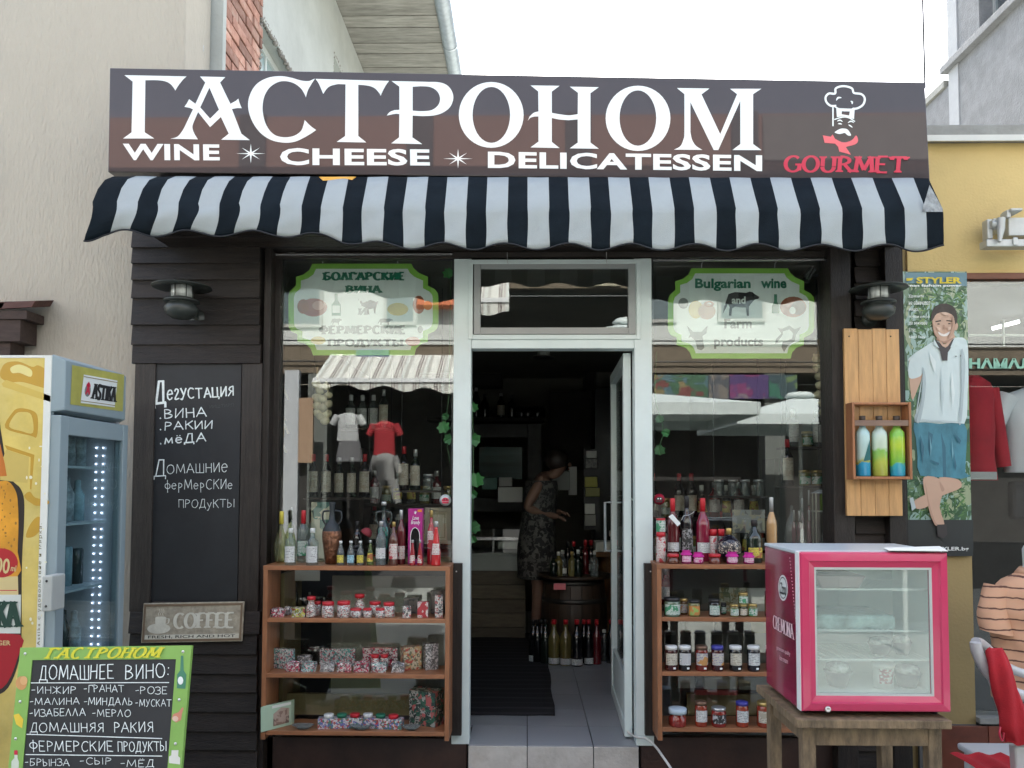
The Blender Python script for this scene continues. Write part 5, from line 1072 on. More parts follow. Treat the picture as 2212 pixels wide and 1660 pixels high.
def basket(zx0, zx1, zy0, zy1, zb, lab, col=(.42, .40, .40)):
    a, b = P(*z10(zx0, zy1), RY + .12), P(*z10(zx1, zy0), RY + .12); cx = (a.x + b.x) / 2; r = (b.x - a.x) / 2; h = b.z - a.z; z = zb if zb else a.z
    t = thing('dessert_bowl', lab, 'bowl', (cx, RY + .16, z)); m = M(); m.lathe([(0, 0), (r * .6, 0), (r * .95, h * .6), (r, h * .65), (r * .93, h * .6), (r * .7, h * .12)], t.location, 22); part('bowl', m, flat('dark_translucent_plastic', (.16, .16, .16), .3), t)
    m = M(); m.lathe([(r * .93, h * .6), (r * .8, h * .9), (r * .4, h), (0, h)], t.location, 22); part('foil_cover', m, mat('crinkled_foil', (.6, .62, .6), .25, metal=.5, var=.5, vs=60, bump=.6, bs=120), t)
basket(340, 482, 1160, 1285, fz, 'foil covered bowl at the bottom left of the pink fridge'); basket(700, 840, 1170, 1285, fz, 'foil covered bowl at the bottom right of the pink fridge')
basket(565, 690, 1000, 1090, inz(1104) + .004, 'dark foil covered bowl left of its twin on the third shelf of the pink fridge'); basket(692, 790, 990, 1090, inz(1104) + .004, 'dark foil covered bowl right of its twin on the third shelf of the pink fridge')
basket(262, 385, 630, 700, inz(748) + .004, 'foil covered bowl in the top left corner of the pink fridge')
a, b = P(*z10(262, 805), RY + .1), P(*z10(515, 705), RY + .1)
m = M(); zb = inz(748) + .004; r0 = b.x - a.x
BK = mat('pale_pink_basket', (.42, .33, .33), .5, var=.1)
m.hexa([(a.x + .02, RY + .08, zb), (b.x - .02, RY + .08, zb), (b.x, RY + .07, zb + .045), (a.x, RY + .07, zb + .045)], [(a.x + .02, RB - .1, zb), (b.x - .02, RB - .1, zb), (b.x, RB - .09, zb + .045), (a.x, RB - .09, zb + .045)]); solo('plastic_basket', m, BK, 'pale pink plastic basket on the top shelf of the pink fridge', 'basket', bevel=.006)
m = M(); a, b = P(*z10(255, 930), RY + .1), P(*z10(670, 820), RY + .1); zb = inz(958) + .004
m.box(a.x, b.x, RY + .08, RB - .08, zb, zb + .05); o = solo('food_package', m, mat('clear_film_package', (.40, .55, .53), .15, var=.5, vs=16, bump=.9, bs=40, coat=.7), 'film wrapped pale food package on the second shelf of the pink fridge', 'package', bevel=.012)
# paper on top of fridge, pink bag below the table
a, b, c_, d = [PZ(*z10(*q), z1 + .003) for q in ((620, 540), (645, 553), (948, 556), (905, 532))]
m = M(); m.loops([[a, b, c_, d]], 0, (0, 0, .002)); solo('paper_sheet', m, flat('white_paper', (.75, .76, .72), .7), 'white paper strip on top of the pink fridge', 'paper')
m = M(); c = P(1765, 1652, -1.1); rb = random.Random(3)
m.ball((c.x, -1.0, .12), .13, .1, .12, 14, 10); m.v = [v + Vector((rb.uniform(-1, 1), rb.uniform(-1, 1), rb.uniform(-1, 1))) * .018 for v in m.v]
solo('pink_bag', m, mat('pink_plastic_bag', (.5, .12, .22), .3, var=.3, vs=12, coat=.3), 'crumpled pink plastic bag on the ground under the worn table', 'bag')
# white cable from the door to the ground
m = M(); m.tube(cr([P(1350, 1540, .3), P(1353, 1575, .1), P(1372, 1592, -.05), P(1395, 1596, -.09), P(1415, 1612, -.14), P(1432, 1635, -.2), P(1450, 1662, -.28), P(1470, 1700, -.4)], 6), .006, 8)
solo('white_cable', m, flat('white_pvc', (.6, .6, .56), .5), 'white power cable running out of the doorway past the right shelf', 'cable')
# ------------------------------------------------------------------ wooden display shelves in front of the windows
SHW = mat('orange_brown_shelf_wood', (.30, .125, .055), .45, var=.25, vs=6, stretch=(1.2, 8, 8), bump=.1, rnd=.06, dirt=.3, ds=5, dcol=(.16, .06, .03), coat=.1)
SHV = mat('orange_brown_shelf_post', (.30, .125, .055), .45, var=.25, vs=6, stretch=(8, 8, 1.2), bump=.1, dirt=.3, ds=5, dcol=(.16, .06, .03), coat=.1)
PLYI = mat('yellowed_ply', (.27, .22, .11), .6, var=.15, vs=4, stretch=(5, 5, 1))
def zl(x, y): return 530.9 + x * .3924, 1008.7 + y * .3924
def zr(x, y): return 1380.3 + x * .371, 1044 + y * .371
SF_, SB_ = -.235, -.03          # shelf front and back
def shelf_unit(label, xa, xb, ys, zf):
    """xa, xb: outer pixel edges; ys: pixel (top, bottom) of each board front"""
    X_a, X_b = P(xa, 1400, SF_).x, P(xb, 1400, SF_).x
    t = thing('display_shelf', label, 'shelf', ((X_a + X_b) / 2, SF_, zf)); bs = []
    top = P((xa + xb) / 2, ys[0][0], SF_).z
    for x in (X_a, X_b - .022): m = M(); m.box(x, x + .022, SF_, SB_, zf, top - .003); part('side_panel', m, SHV, t, .002)
    for i, (a, b) in enumerate(ys):
        zt = P((xa + xb) / 2, a, SF_).z; zb = P((xa + xb) / 2, b, SF_).z
        if i == 0: m = M(); m.box(X_a - .001, X_b + .001, SF_ - .001, SB_, zt - .022, zt)
        else: m = M(); m.box(X_a + .0225, X_b - .0225, SF_ + .002, SB_, zt - .02, zt)
        part('shelf_board', m, SHW, t, .002); bs.append(zt)
    return t, bs, X_a, X_b
zfl = P(760, 1600, SF_).z
tL, BLv, LA, LB = shelf_unit('open pine display shelf below the left window packed with souvenirs', 566, 971, [(1223, 1232), (1337, 1346), (1457, 1466), (1581, 1590)], zfl)
tR, BRv, RA, RBx = shelf_unit('open pine display shelf below the right window lined with jars', 1420, 1822, [(1220, 1229), (1335, 1345), (1453, 1463), (1574, 1584)], P(1600, 1602, SF_).z)
# ------------------------------------------------------------------ bottles, jars, packs
PROF = {
 'wine': [(.96, 0), (1, .015), (1, .56), (.93, .63), (.6, .72), (.36, .78), (.33, .96), (.36, .965), (.36, 1)],
 'rakia': [(.96, 0), (1, .015), (1, .60), (.9, .66), (.5, .73), (.37, .77), (.36, 1)],
 'flask': [(.62, 0), (.86, .06), (1, .2), (.96, .36), (.7, .5), (.38, .6), (.27, .68), (.27, 1)],
 'mini': [(.96, 0), (1, .02), (1, .5), (.85, .6), (.5, .76), (.4, .86), (.4, 1)],
 'cone': [(.95, 0), (1, .03), (.93, .3), (.7, .55), (.45, .74), (.36, .82), (.36, 1)],
 'urn': [(.62, 0), (.60, .02), (.8, .2), (1, .44), (.98, .54), (.7, .64), (.36, .70), (.26, .84), (.33, .97), (.36, 1)],
 'decanter': [(.42, 0), (.72, .08), (.96, .3), (1, .45), (.9, .6), (.5, .74), (.24, .8), (.22, 1)],
 'jar': [(.94, 0), (1, .05), (1, .76), (.9, .84), (.86, .86), (.86, 1)],
 'bell': [(.92, 0), (1, .08), (.98, .5), (.62, .66), (.58, .82), (.7, .9), (.7, 1)],
 'bucket': [(.85, 0), (.95, 1)],
}
CLR = glass('clear_bottle_glass', tint=(.80, .86, .84), ior=1.55, alpha=.10, acol=(.55, .62, .6))
def gmat(n, c, r=.12): return MATS.get(n) or mat(n, c, r, var=.12, vs=20, coat=.6)
DRED, RUBY, DARKG, BLKG, BRNG, GRN_, AMB, PEACH, CLRY, GRYC = gmat('dark_red_wine', (.10, .008, .012)), gmat('ruby_liquid', (.30, .01, .02)), gmat('dark_green_glass', (.010, .018, .012)), gmat('black_glass', (.008, .008, .009)), gmat('brown_red_glass', (.09, .03, .02)), gmat('olive_glass', (.10, .11, .04)), gmat('amber_liquid', (.35, .15, .03)), gmat('peach_liquid', (.45, .27, .12)), glass('yellow_tinted_glass', tint=(.72, .76, .5), alpha=.12, acol=(.5, .5, .3)), glass('grey_tinted_glass', tint=(.5, .56, .56), alpha=.18, acol=(.45, .5, .5))
CW, CR, CBK, CGD, CSV, CBL, CYE, CPK, CBR = flat('white_cap', (.70, .72, .70), .4), flat('red_cap', (.50, .02, .03), .35), flat('black_cap', (.015, .015, .016), .4), flat('gold_cap', (.50, .36, .13), .3, metal=.7), flat('silver_cap', (.55, .56, .56), .3, metal=.7), flat('deep_blue_cap', (.05, .05, .30), .35), flat('yellow_cap', (.65, .55, .08), .4), flat('magenta_cloth', (.50, .02, .25), .85), flat('bronze_cap', (.20, .12, .08), .35, metal=.5)
LW = label_print('white_label', (.62, .64, .62), (.12, .12, .12), (.5, .5, .5)); LB_ = label_print('pale_blue_label', (.3, .52, .62), (.05, .1, .15), (.05, .15, .3)); LY_ = label_print('yellow_label', (.62, .52, .08), (.1, .09, .04), (.3, .1, .03))
LR = label_print('red_white_label', (.58, .56, .52), (.4, .04, .05), (.4, .04, .05)); LG = label_print('green_white_label', (.50, .55, .50), (.05, .2, .12), (.05, .25, .12)); LC = label_print('cream_label', (.55, .52, .43), (.2, .17, .12), (.4, .36, .28)); LM = label_print('fruit_label', (.52, .5, .42), (.15, .12, .3), (.5, .25, .08)); LPK = label_print('pink_label', (.62, .45, .52), (.45, .03, .2))
GGRN = printed('folk_pattern_white', [(.62, .60, .55), (.1, .08, .08), (.62, .6, .55), (.35, .06, .06)], 95, stretch=(1, 1, 2.2)); 
def bottle(kind, cx, y, z, h, r, body, cap, capf, lab, labr, label, cat='bottle', group=None, name=None, caph=None, extra=None, seg=18, aw=1.1, capr=1.12):
    nm = name or ('jar' if kind in ('jar', 'bell', 'bucket') else 'bottle')
    t = thing(nm, label, cat, (cx, y, z), group); c = Vector((cx, y, z)); pf = PROF[kind]
    m = M(); m.lathe([(r * a, h * b) for a, b in pf if b <= capf + .0001 or b == 0] + [(r * pf[-1][0], h * capf)], c, seg); part('body', m, body, t)
    if cap:
        cr_ = r * pf[-1][0] * capr; z0 = h * (capf - .03 if kind != 'jar' else capf - .01)
        m = M(); m.lathe([(cr_, z0), (cr_, h * .985), (cr_ * .88, h), (0, h)], c, seg); part('cap' if kind != 'jar' else 'lid', m, cap, t)
    if lab:
        def rad(f):
            for (a, b), (a2, b2) in zip(pf, pf[1:]):
                if b <= f <= b2: return r * (a + (a2 - a) * (f - b) / max(b2 - b, 1e-6))
            return r
        n = 5; fs = [labr[0] + (labr[1] - labr[0]) * i / n for i in range(n + 1)]
        m = M(); m.lathe([(rad(f) * 1.015 + .0003, h * f) for f in fs], c, 12, a0=PI * 1.5 - aw, a1=PI * 1.5 + aw); part('label', m, lab, t)
    return t
def put(zfn, board, kind, zx0, zx1, ztop, y, body, cap, capf, lab, labr, label, **k):
    """an item standing on a board at depth y; widths and top measured on the photograph"""
    a = P(*zfn(zx0, ztop), y); b = P(*zfn(zx1, ztop), y); r = (b.x - a.x) / 2; mid = P(*zfn((zx0 + zx1) / 2, ztop), y)
    return bottle(kind, mid.x, y, board, mid.z - board, r, body, cap, capf, lab, labr, label, **k)
T0 = BLv[0]; YFr, YMd, YBk = -.195, -.135, -.075
WB = 'small bottles on top of the left shelf'
put(zl, T0, 'flask', 160, 236, 245, YBk, CLRY, CYE, .78, None, 0, 'round clear flask with a yellow capsule at the left end of the left shelf top')
put(zl, T0, 'rakia', 218, 278, 338, YFr, CLR, CW, .9, LW, (.08, .52), 'small clear bottle with white label, leftmost in the front row on the left shelf')
put(zl, T0, 'rakia', 288, 350, 240, YBk, CLR, CR, .76, LG, (.14, .42), 'clear bottle with tall red capsule and round label behind the white labelled ones')
put(zl, T0, 'rakia', 335, 402, 338, YFr, CLR, CW, .9, LW, (.08, .52), 'small clear bottle with white label just left of the bronze relief urn')
def handles(t, r, h, zlo, zhi, w, mt):
    for s in (-1, 1):
        c = t.location; m = M(); m.tube(cr([c + Vector((s * r * .55, 0, h * zlo)), c + Vector((s * r * w, 0, h * (zlo * .6 + zhi * .4))), c + Vector((s * r * w * .95, 0, h * (zhi - .02))), c + Vector((s * r * .3, 0, h * zhi))], 5), .005, 7); part('handle', m, mt, t)
DBLU = mat('matt_dark_ceramic', (.014, .020, .024), .45, var=.2, vs=20)
BRZ = mat('bronze_relief', (.22, .10, .055), .35, metal=.6, var=.5, vs=45, bump=1, bs=60)
t = put(zl, T0, 'urn', 425, 528, 195, YMd, DBLU, None, 1, None, 0, 'dark ceramic urn with handles and a bronze figure relief on the left shelf top', cat='urn', name='urn')
rU = .024 * 2.0; hU = P(*zl(475, 195), YMd).z - T0; rU = (P(*zl(528, 400), YMd).x - P(*zl(425, 400), YMd).x) / 2
handles(t, rU, hU, .62, .86, .98, DBLU)
m = M(); m.lathe([(rU * a * 1.03, hU * b) for a, b in [(.64, .01), (.8, .2), (1, .44), (.98, .52), (.86, .57)]], t.location, 26); part('relief_band', m, BRZ, t)
m = M(); c = t.location + Vector((0, -rU * 1.0, 0))
m.ball(c + Vector((0, 0, hU * .5)), rU * .12, rU * .12, rU * .14); m.tube([c + Vector((0, .008, hU * .46)), c + Vector((0, -.002, hU * .38)), c + Vector((0, .008, hU * .26))], [rU * .16, rU * .22, rU * .17], 10)
for s in (-1, 1):
    m.tube([c + Vector((s * rU * .1, .01, hU * .27)), c + Vector((s * rU * .14, .02, hU * .05))], [rU * .12, rU * .08], 8); m.tube([c + Vector((s * rU * .2, .008, hU * .44)), c + Vector((s * rU * .42, .01, hU * .4)), c + Vector((s * rU * .38, .012, hU * .5))], rU * .07, 7); m.ball(c + Vector((s * rU * .5, .03, hU * .44)), rU * .3, rU * .14, rU * .32)
part('relief_figure', m, BRZ, t)
for a, b, l, mt in ((503, 543, LY_, 'yellow'), (559, 600, LB_, 'blue'), (612, 652, LY_, 'second yellow')):
    put(zl, T0, 'mini', a, b, 408, YFr, GRYC, CW, .93, l, (.1, .42), {'yellow': 'miniature bottle with a yellow label right beside the bronze relief urn', 'blue': 'miniature bottle with a pale blue label between two yellow labelled ones', 'second yellow': 'miniature bottle with a yellow label right of the blue labelled miniature'}[mt], group='miniature bottles on the left shelf')
put(zl, T0, 'cone', 667, 706, 405, YFr, glass('green_tint_glass', tint=(.6, .75, .45), alpha=.2, acol=(.3, .4, .15)), CSV, .93, LY_, (.15, .5), 'miniature cone shaped green bottle on the left shelf top', group='miniature bottles on the left shelf')
put(zl, T0, 'wine', 590, 640, 300, YBk, BLKG, CBK, .85, None, 0, 'black bottle standing behind the miniature bottles on the left shelf')
m = M(); g0 = P(*zl(602, 520), -.12); rg = random.Random(2)
for i in range(46):
    t_ = rg.random(); m.ball((g0.x + rg.gauss(0, .017) * (1 - t_ * .4), -.115 + rg.uniform(-.02, .02), T0 + .014 + .075 * t_), .0085, seg=8, rings=6)
solo('grape_bunch', m, gmat('black_grape', (.010, .008, .012), .3), 'bunch of black grapes behind the miniature bottles on the left shelf', 'grapes')
m = M(); c = P(*zl(660, 372), -.11); m.lathe([(.03, 0), (.029, .012), (.018, .03), (0, .036)], c, 18, tilt=Matrix.Rotation(.6, 3, 'Y')); solo('red_cap_hat', m, flat('dark_red_felt', (.22, .03, .04), .9), 'small dull red felt cap perched on the black bottle behind the miniatures', 'hat')
t = put(zl, T0, 'urn', 722, 800, 192, YMd, gmat('black_green_glaze', (.010, .022, .020), .25), CSV, .97, None, 0, 'tall black glazed amphora bottle with two handles on the left shelf', cat='bottle', name='amphora', capr=1.0)
rA = (P(*zl(800, 400), YMd).x - P(*zl(722, 400), YMd).x) / 2; hA = P(*zl(760, 192), YMd).z - T0; handles(t, rA, hA, .6, .84, 1.05, MATS['black_green_glaze'])
m = M(); m.lathe([(rA * 1.01 * a, hA * b) for a, b in [(.86, .25), (1, .44), (.98, .54), (.8, .6)]], t.location, 14, a0=PI * 1.3, a1=PI * 1.75); part('green_pattern', m, printed('teal_scroll_print', [(.01, .03, .03), (.02, .22, .17), (.01, .03, .03)], 70), t)
put(zl, T0, 'rakia', 718, 775, 300, YFr, GRYC, CSV, .92, LW, (.16, .40), 'grey clear bottle with small white label in front of the black amphora')
put(zl, T0, 'wine', 790, 840, 303, YFr, BRNG, CGD, .92, LR, (.15, .5), 'brown red bottle with gold cap left of the tall dark red bottle')
put(zl, T0, 'rakia', 832, 881, 238, YMd, DRED, CSV, .86, LR, (.10, .34), 'tall dark red bottle with silver cap left of the magenta carton')
RPK = flat('rose_magenta_carton', (.38, .01, .20), .4, coat=.2)
x0, x1, z0_, z1_ = RC(*zl(898, 230), *zl(976, 540), YMd + .02)
t = thing('rose_carton', 'magenta cardboard bottle carton with an arched window on the left shelf', 'carton', ((x0 + x1) / 2, YMd + .02, T0)); zc = T0 + (z1_ - T0) * .0
m = M(); m.box(x0, x1, YMd - .01, YMd + .05, T0, z1_); part('carton', m, RPK, t, .0015)
aw_ = [(u * (x1 - x0), v) for u, v in [(.18, 0), (.82, 0), (.82, .115), (.78, .135), (.68, .15), (.5, .158), (.32, .15), (.22, .135), (.18, .115)]]
def CT(u, v, o=.001): return Vector((x0 + u, YMd - .01 - o, T0 + .025 + v))
m = M(); m.loops([[CT(*p) for p in aw_]]); part('carton_window', m, BLKG, t); m = M(); stroke2(lambda x, y, z=0: CT(x, y, .0015 + z), aw_[1:] + aw_[:1], .003, m, 0, 0); part('window_edge', m, WHITEV, t)
q_ = lambda u, v, o=0: Vector((x0 + (x1 - x0) * u, YMd - .0115 - o, T0 + (z1_ - T0) * v)); m = M(); put_sans(m, 'Love', uvbox(q_, .3, .80, .75, .87), .01, .3, off=.0005); put_sans(m, 'Brandy', uvbox(q_, .2, .70, .85, .79), .01, .3, off=.0005); put_sans(m, '*', uvbox(q_, .42, .90, .6, .96), .02, off=.0005); part('carton_lettering', m, WHITEV, t)
m = M(); m.loops([[q_(u, v, .0006) for u, v in ((.66, .94), (.96, .94), (.96, .985), (.66, .985))]]); part('price_sticker', m, flat('orange_sticker', (.7, .22, .02), .5), t)
put(zl, T0, 'cone', 902, 935, 403, YFr, RUBY, CSV, .92, LR, (.1, .4), 'left of two tiny red bottles standing before the magenta carton', group='tiny red bottles before the carton'); put(zl, T0, 'cone', 944, 976, 403, YFr, RUBY, CSV, .92, LR, (.1, .4), 'right of two tiny red bottles standing before the magenta carton', group='tiny red bottles before the carton')
put(zl, T0, 'wine', 1000, 1044, 240, YMd, RUBY, CGD, .9, LR, (.3, .62), 'tall red bottle with gold cap near the right end of the left shelf')
put(zl, T0, 'cone', 1022, 1075, 300, YFr, gmat('scarlet_liquid', (.50, .015, .02)), CSV, .9, LR, (.25, .5), 'bright scarlet cone bottle, last at the right end of the left shelf top')
# framed certificate, green gift box and tall bottles behind the left glass
def backbox(name, lab, cat, zfn, x0_, y0_, x1_, y1_, Y, mt, dep=.03, base=None, fr_=None):
    a0, a1, b0, b1 = RC(*zfn(x0_, y0_), *zfn(x1_, y1_), Y); m = M(); m.box(a0, a1, Y, Y + dep, b0 if base is None else base, b1)
    return solo(name, m, mt, lab, cat, bevel=.002)
PAPER = flat('aged_paper', (.42, .38, .27), .7)
x0, x1, z0_, z1_ = RC(*zl(985, 225), *zl(1130, 425), .06)
t = thing('framed_certificate', 'beige framed certificate behind the right end of the left window', 'picture frame', ((x0 + x1) / 2, .06, z0_)); m = M(); m.box(x0 + .02, x1 - .02, .064, .07, z0_ + .02, z1_ - .02); part('paper', m, PAPER, t); m = M(); frame_rect(m, x0, x1, z0_, z1_, .022, .055, .075); part('frame', m, flat('pale_wood_frame', (.30, .26, .18), .5), t)
m = M(); frame_rect(m, x0 + .032, x1 - .032, z0_ + .032, z1_ - .032, .003, .0625, .0638); part('border_print', m, flat('olive_border', (.2, .18, .08), .6), t)
t0_ = T0 - .01
backbox('gift_box', 'dark green and cream gift box behind the left window glass', 'box', zl, 358, 195, 460, 520, .1, printed('green_cream_box', [(.03, .12, .09), (.42, .40, .28), (.03, .12, .09)], 9), base=None)
for i, (a, b, tp, mt, cp, lab) in enumerate(((148, 178, 225, GRYC, CSV, 'tall clear bottle with silver capsule, leftmost behind the left window glass'), (240, 268, 225, GRYC, CSV, 'clear bottle between the two front row bottles at the left behind the glass'), (292, 330, 300, DARKG, CBK, 'dark green bottle behind the glass beside the red capsule bottle'))):
    put(zl, T0, 'wine', a, b, tp, .09, mt, cp, .8, None, 0, lab)
# interior ledge carrying the goods behind the glass
m = M(); m.box(P(604, 1200, .03).x, P(976, 1200, .03).x, .031, .30, T0 - .03, T0 - .001); part('window_sill', m, PLYI, shop)
m = M(); m.box(P(1413, 1200, .03).x, P(1798, 1200, .03).x, .031, .45, BRv[0] - .03, BRv[0] - .001); part('window_sill', m, PLYI, shop)
# ---- row 1 of the left shelf
B1, B2, B3 = BLv[1:]
def pack(zfn, base, x0_, x1_, top, Y, mt, lab, cat='pack', dep=.035, turn=0, film=False, name='souvenir_pack'):
    a0, a1, b0, b1 = RC(*zfn(x0_, top), *zfn(x1_, top + 10), Y); h = b1 - base; w = a1 - a0
    m = M(); m.box(-w / 2, w / 2, 0, dep, 0, h)
    if film:
        rg = random.Random(hash((x0_, top)) % 1000); m = M(); n = 5
        rows = [[Vector((w * .5 * sx * (1 - .15 * abs(math.sin(j * 2.1 + i))), dep * fy + rg.uniform(-.004, .004), h * v * rg.uniform(.9, 1.05))) for i, (sx, fy) in enumerate(((-1, 0), (-.5, -.1), (0, 0), (.5, -.1), (1, 0), (1, 1), (0, 1.1), (-1, 1)))] for j, v in enumerate((0, .35, .7, 1))]
        m.grid(rows, smooth=False, closed=True); m.add(rows[-1], [tuple(range(8))])
    m.xf(Matrix.Translation(((a0 + a1) / 2, Y, base)) @ Matrix.Rotation(turn, 4, 'Z'))
    return solo(name, m, mt, lab, cat, 'souvenirs on the left shelf' if zfn is zl else None, bevel=0 if film else .0015)
PRED = printed('red_white_cellophane', [(.45, .03, .08), (.6, .58, .56), (.3, .02, .06), (.1, .08, .08), (.5, .48, .46)], 88, .15, .8); PTEAL = printed('teal_white_cellophane', [(.1, .3, .28), (.6, .62, .6), (.05, .12, .12), (.4, .12, .15), (.5, .5, .5)], 88, .15, .8); PYEL = printed('yellow_green_cellophane', [(.5, .5, .08), (.5, .52, .48), (.2, .25, .05), (.35, .05, .06)], 88, .15, .8)
PGRYF = printed('grey_film_pack', [(.3, .3, .29), (.12, .12, .12), (.5, .48, .48), (.2, .2, .2)], 80, .12, .9)
pack(zl, B1, 132, 212, 782, YFr, PRED, 'small red film wrapped pack at the left end of the upper left shelf', film=True)
pack(zl, B1, 215, 258, 770, YMd, PGRYF, 'grey film wrapped pack right of the red one on the upper left shelf', film=True); pack(zl, B1, 250, 330, 775, YFr, PYEL, 'yellow green film wrapped pack on the upper left shelf', film=True)
t = put(zl, B1, 'bell', 334, 388, 713, YFr, GGRN, CR, .86, None, 0, 'patterned doll shaped jar with tall red cap, leftmost on the upper left shelf', cat='jar', capr=1.2)
for a, b, tp, Y, l in ((378, 414, 740, YMd, 'short patterned jar with red lid behind the leftmost doll jar'), (420, 488, 742, YFr, 'wide patterned jar with red lid, first of the wide ones from the left'), (504, 576, 738, YFr, 'wide patterned jar with red lid left of the tall doll bottle'), (575, 638, 778, YFr, 'low patterned jar with red lid at the foot of the tall doll bottle'), (645, 695, 778, YFr, 'low patterned jar in front of the wide one right of the doll bottle'), (680, 745, 740, YMd, 'wide patterned jar with red lid behind two low ones'), (714, 766, 778, YFr, 'low patterned jar, rightmost of the low ones on the upper left shelf'), (757, 820, 745, YFr + .02, 'wide patterned jar with bright red lid, rightmost of the patterned jars')):
    put(zl, B1, 'jar', a, b, tp, Y, GGRN, CR, .78, None, 0, l, cat='jar', group='folk patterned jars with red lids')
put(zl, B1, 'bell', 598, 656, 700, YMd, GGRN, CR, .86, None, 0, 'tall patterned doll bottle with red cap in the middle of the upper left shelf', cat='jar', capr=1.3)
BW_ = printed('black_white_box_print', [(.55, .54, .5), (.08, .08, .09), (.55, .54, .5), (.35, .1, .1)], 64); DKB = printed('dark_box_print', [(.05, .05, .05), (.12, .11, .10), (.04, .04, .04)], 30)
pack(zl, B1, 862, 912, 772, YFr, BW_, 'small black and white mug box, left of three on the upper left shelf', turn=.2, film=True); pack(zl, B1, 945, 1003, 745, YFr, LR, 'white box with red drawing, middle of three on the upper left shelf', turn=-.05); pack(zl, B1, 1042, 1085, 708, YFr, BW_, 'tall white box with black print, rightmost on the upper left shelf', turn=.1)
pack(zl, B1, 870, 950, 725, YBk, DKB, 'dark box standing behind the small mug box on the upper left shelf', dep=.04); pack(zl, B1, 1018, 1095, 682, YBk, DKB, 'dark box behind the tall white box at the right end of the upper left shelf', dep=.04)
# ---- row 2
pack(zl, B2, 132, 262, 1003, YMd, PTEAL, 'angled teal and white souvenir box at the left of the middle left shelf', turn=-.35, dep=.03)
for i, (a, b, mt, l) in enumerate(((218, 298, PRED, 'red film wrapped cup pack, first from the left on the middle left shelf'), (302, 386, PTEAL, 'teal film wrapped cup pack, second on the middle left shelf'), (405, 488, PGRYF, 'grey film wrapped cup pack, third on the middle left shelf'), (498, 582, PRED, 'red film wrapped cup pack, fourth on the middle left shelf'), (590, 680, PRED, 'wide red film wrapped cup pack, fifth on the middle left shelf'), (688, 776, PTEAL, 'teal film wrapped cup pack, sixth on the middle left shelf'), (800, 876, PGRYF, 'grey film wrapped cup pack, last on the middle left shelf'))):
    pack(zl, B2, a, b, 1078, YFr, mt, l, film=True)
pack(zl, B2, 408, 602, 1003, YBk, PTEAL, 'wide teal souvenir box at the back of the middle left shelf', dep=.03); pack(zl, B2, 643, 836, 1000, YBk, PRED, 'wide red souvenir box with white lettering at the back of the middle left shelf', dep=.03)
q_ = quadmap(P(*zl(650, 1030), YBk - .002), P(*zl(830, 1030), YBk - .002), P(*zl(830, 1006), YBk - .002), P(*zl(650, 1006), YBk - .002)); 
for a, b, l in ((690, 735, 'small red lidded jar left of its twin before the red souvenir box'), (742, 785, 'small red lidded jar right of its twin before the red souvenir box')): put(zl, B2, 'jar', a, b, 1032, YMd, GGRN, CR, .8, None, 0, l, cat='jar')
pack(zl, B2, 868, 972, 992, YMd, printed('tan_box_print', [(.45, .28, .12), (.5, .44, .32), (.12, .14, .08), (.4, .06, .04)], 64), 'tan and red folk print box near the right of the middle left shelf', turn=.5, dep=.05); pack(zl, B2, 990, 1063, 975, YMd, PGRYF, 'grey film wrapped tall box at the right end of the middle left shelf', turn=.4, dep=.05)
pack(zl, B2, 280, 360, 1040, YBk, PGRYF, 'low dark film pack behind the first cups on the middle left shelf', film=True)
# ---- row 3
x0, x1, z0_, z1_ = RC(*zl(82, 1310), *zl(250, 1478), SF_ - .03)
t = thing('pale_green_box', 'pale green soap gift box with window leaning at the lower left corner', 'box', ((x0 + x1) / 2, SF_, B3))
a, b, c_, d = P(*zl(82, 1478), SF_ - .03), P(*zl(250, 1440), SF_ + .10), P(*zl(252, 1288), SF_ + .10), P(*zl(82, 1325), SF_ - .03); a.z = max(a.z, B3 + .002) - .0; b.z = B3 + .001; a.z = B3 + .001
sh_ = Vector((.006, .03, 0)); m = M(); m.hexa([a, b, c_, d], [a + sh_, b + sh_, c_ + sh_, d + sh_]); part('box', m, flat('mint_green_carton', (.38, .50, .36), .5), t, .001)
q_ = quadmap(a, b, c_, d); m = M(); m.loops([[q_(u, v, .001) for u, v in [(.4, .12), (.92, .12), (.92, .72), (.66, .82), (.4, .62)]]]); part('box_window', m, printed('soap_behind_film', [(.25, .16, .12), (.4, .3, .24), (.15, .1, .08)], 25), t)
m = M(); m.loops([[q_(u, v, .001) for u, v in [(.36, .85), (.98, .85), (.98, .96), (.36, .96)]]]); part('box_print', m, MATS['white_cheese_print'], t)
a0 = P(*zl(395, 1450), YFr).x; a1 = P(*zl(620, 1450), YFr).x; a2 = P(*zl(862, 1450), YFr).x; hh = P(*zl(600, 1372), YFr).z - B3
KIT = printed('shot_glass_kit_print', [(.55, .56, .55), (.4, .03, .05), (.05, .2, .12), (.1, .12, .35), (.55, .5, .5)], 72)
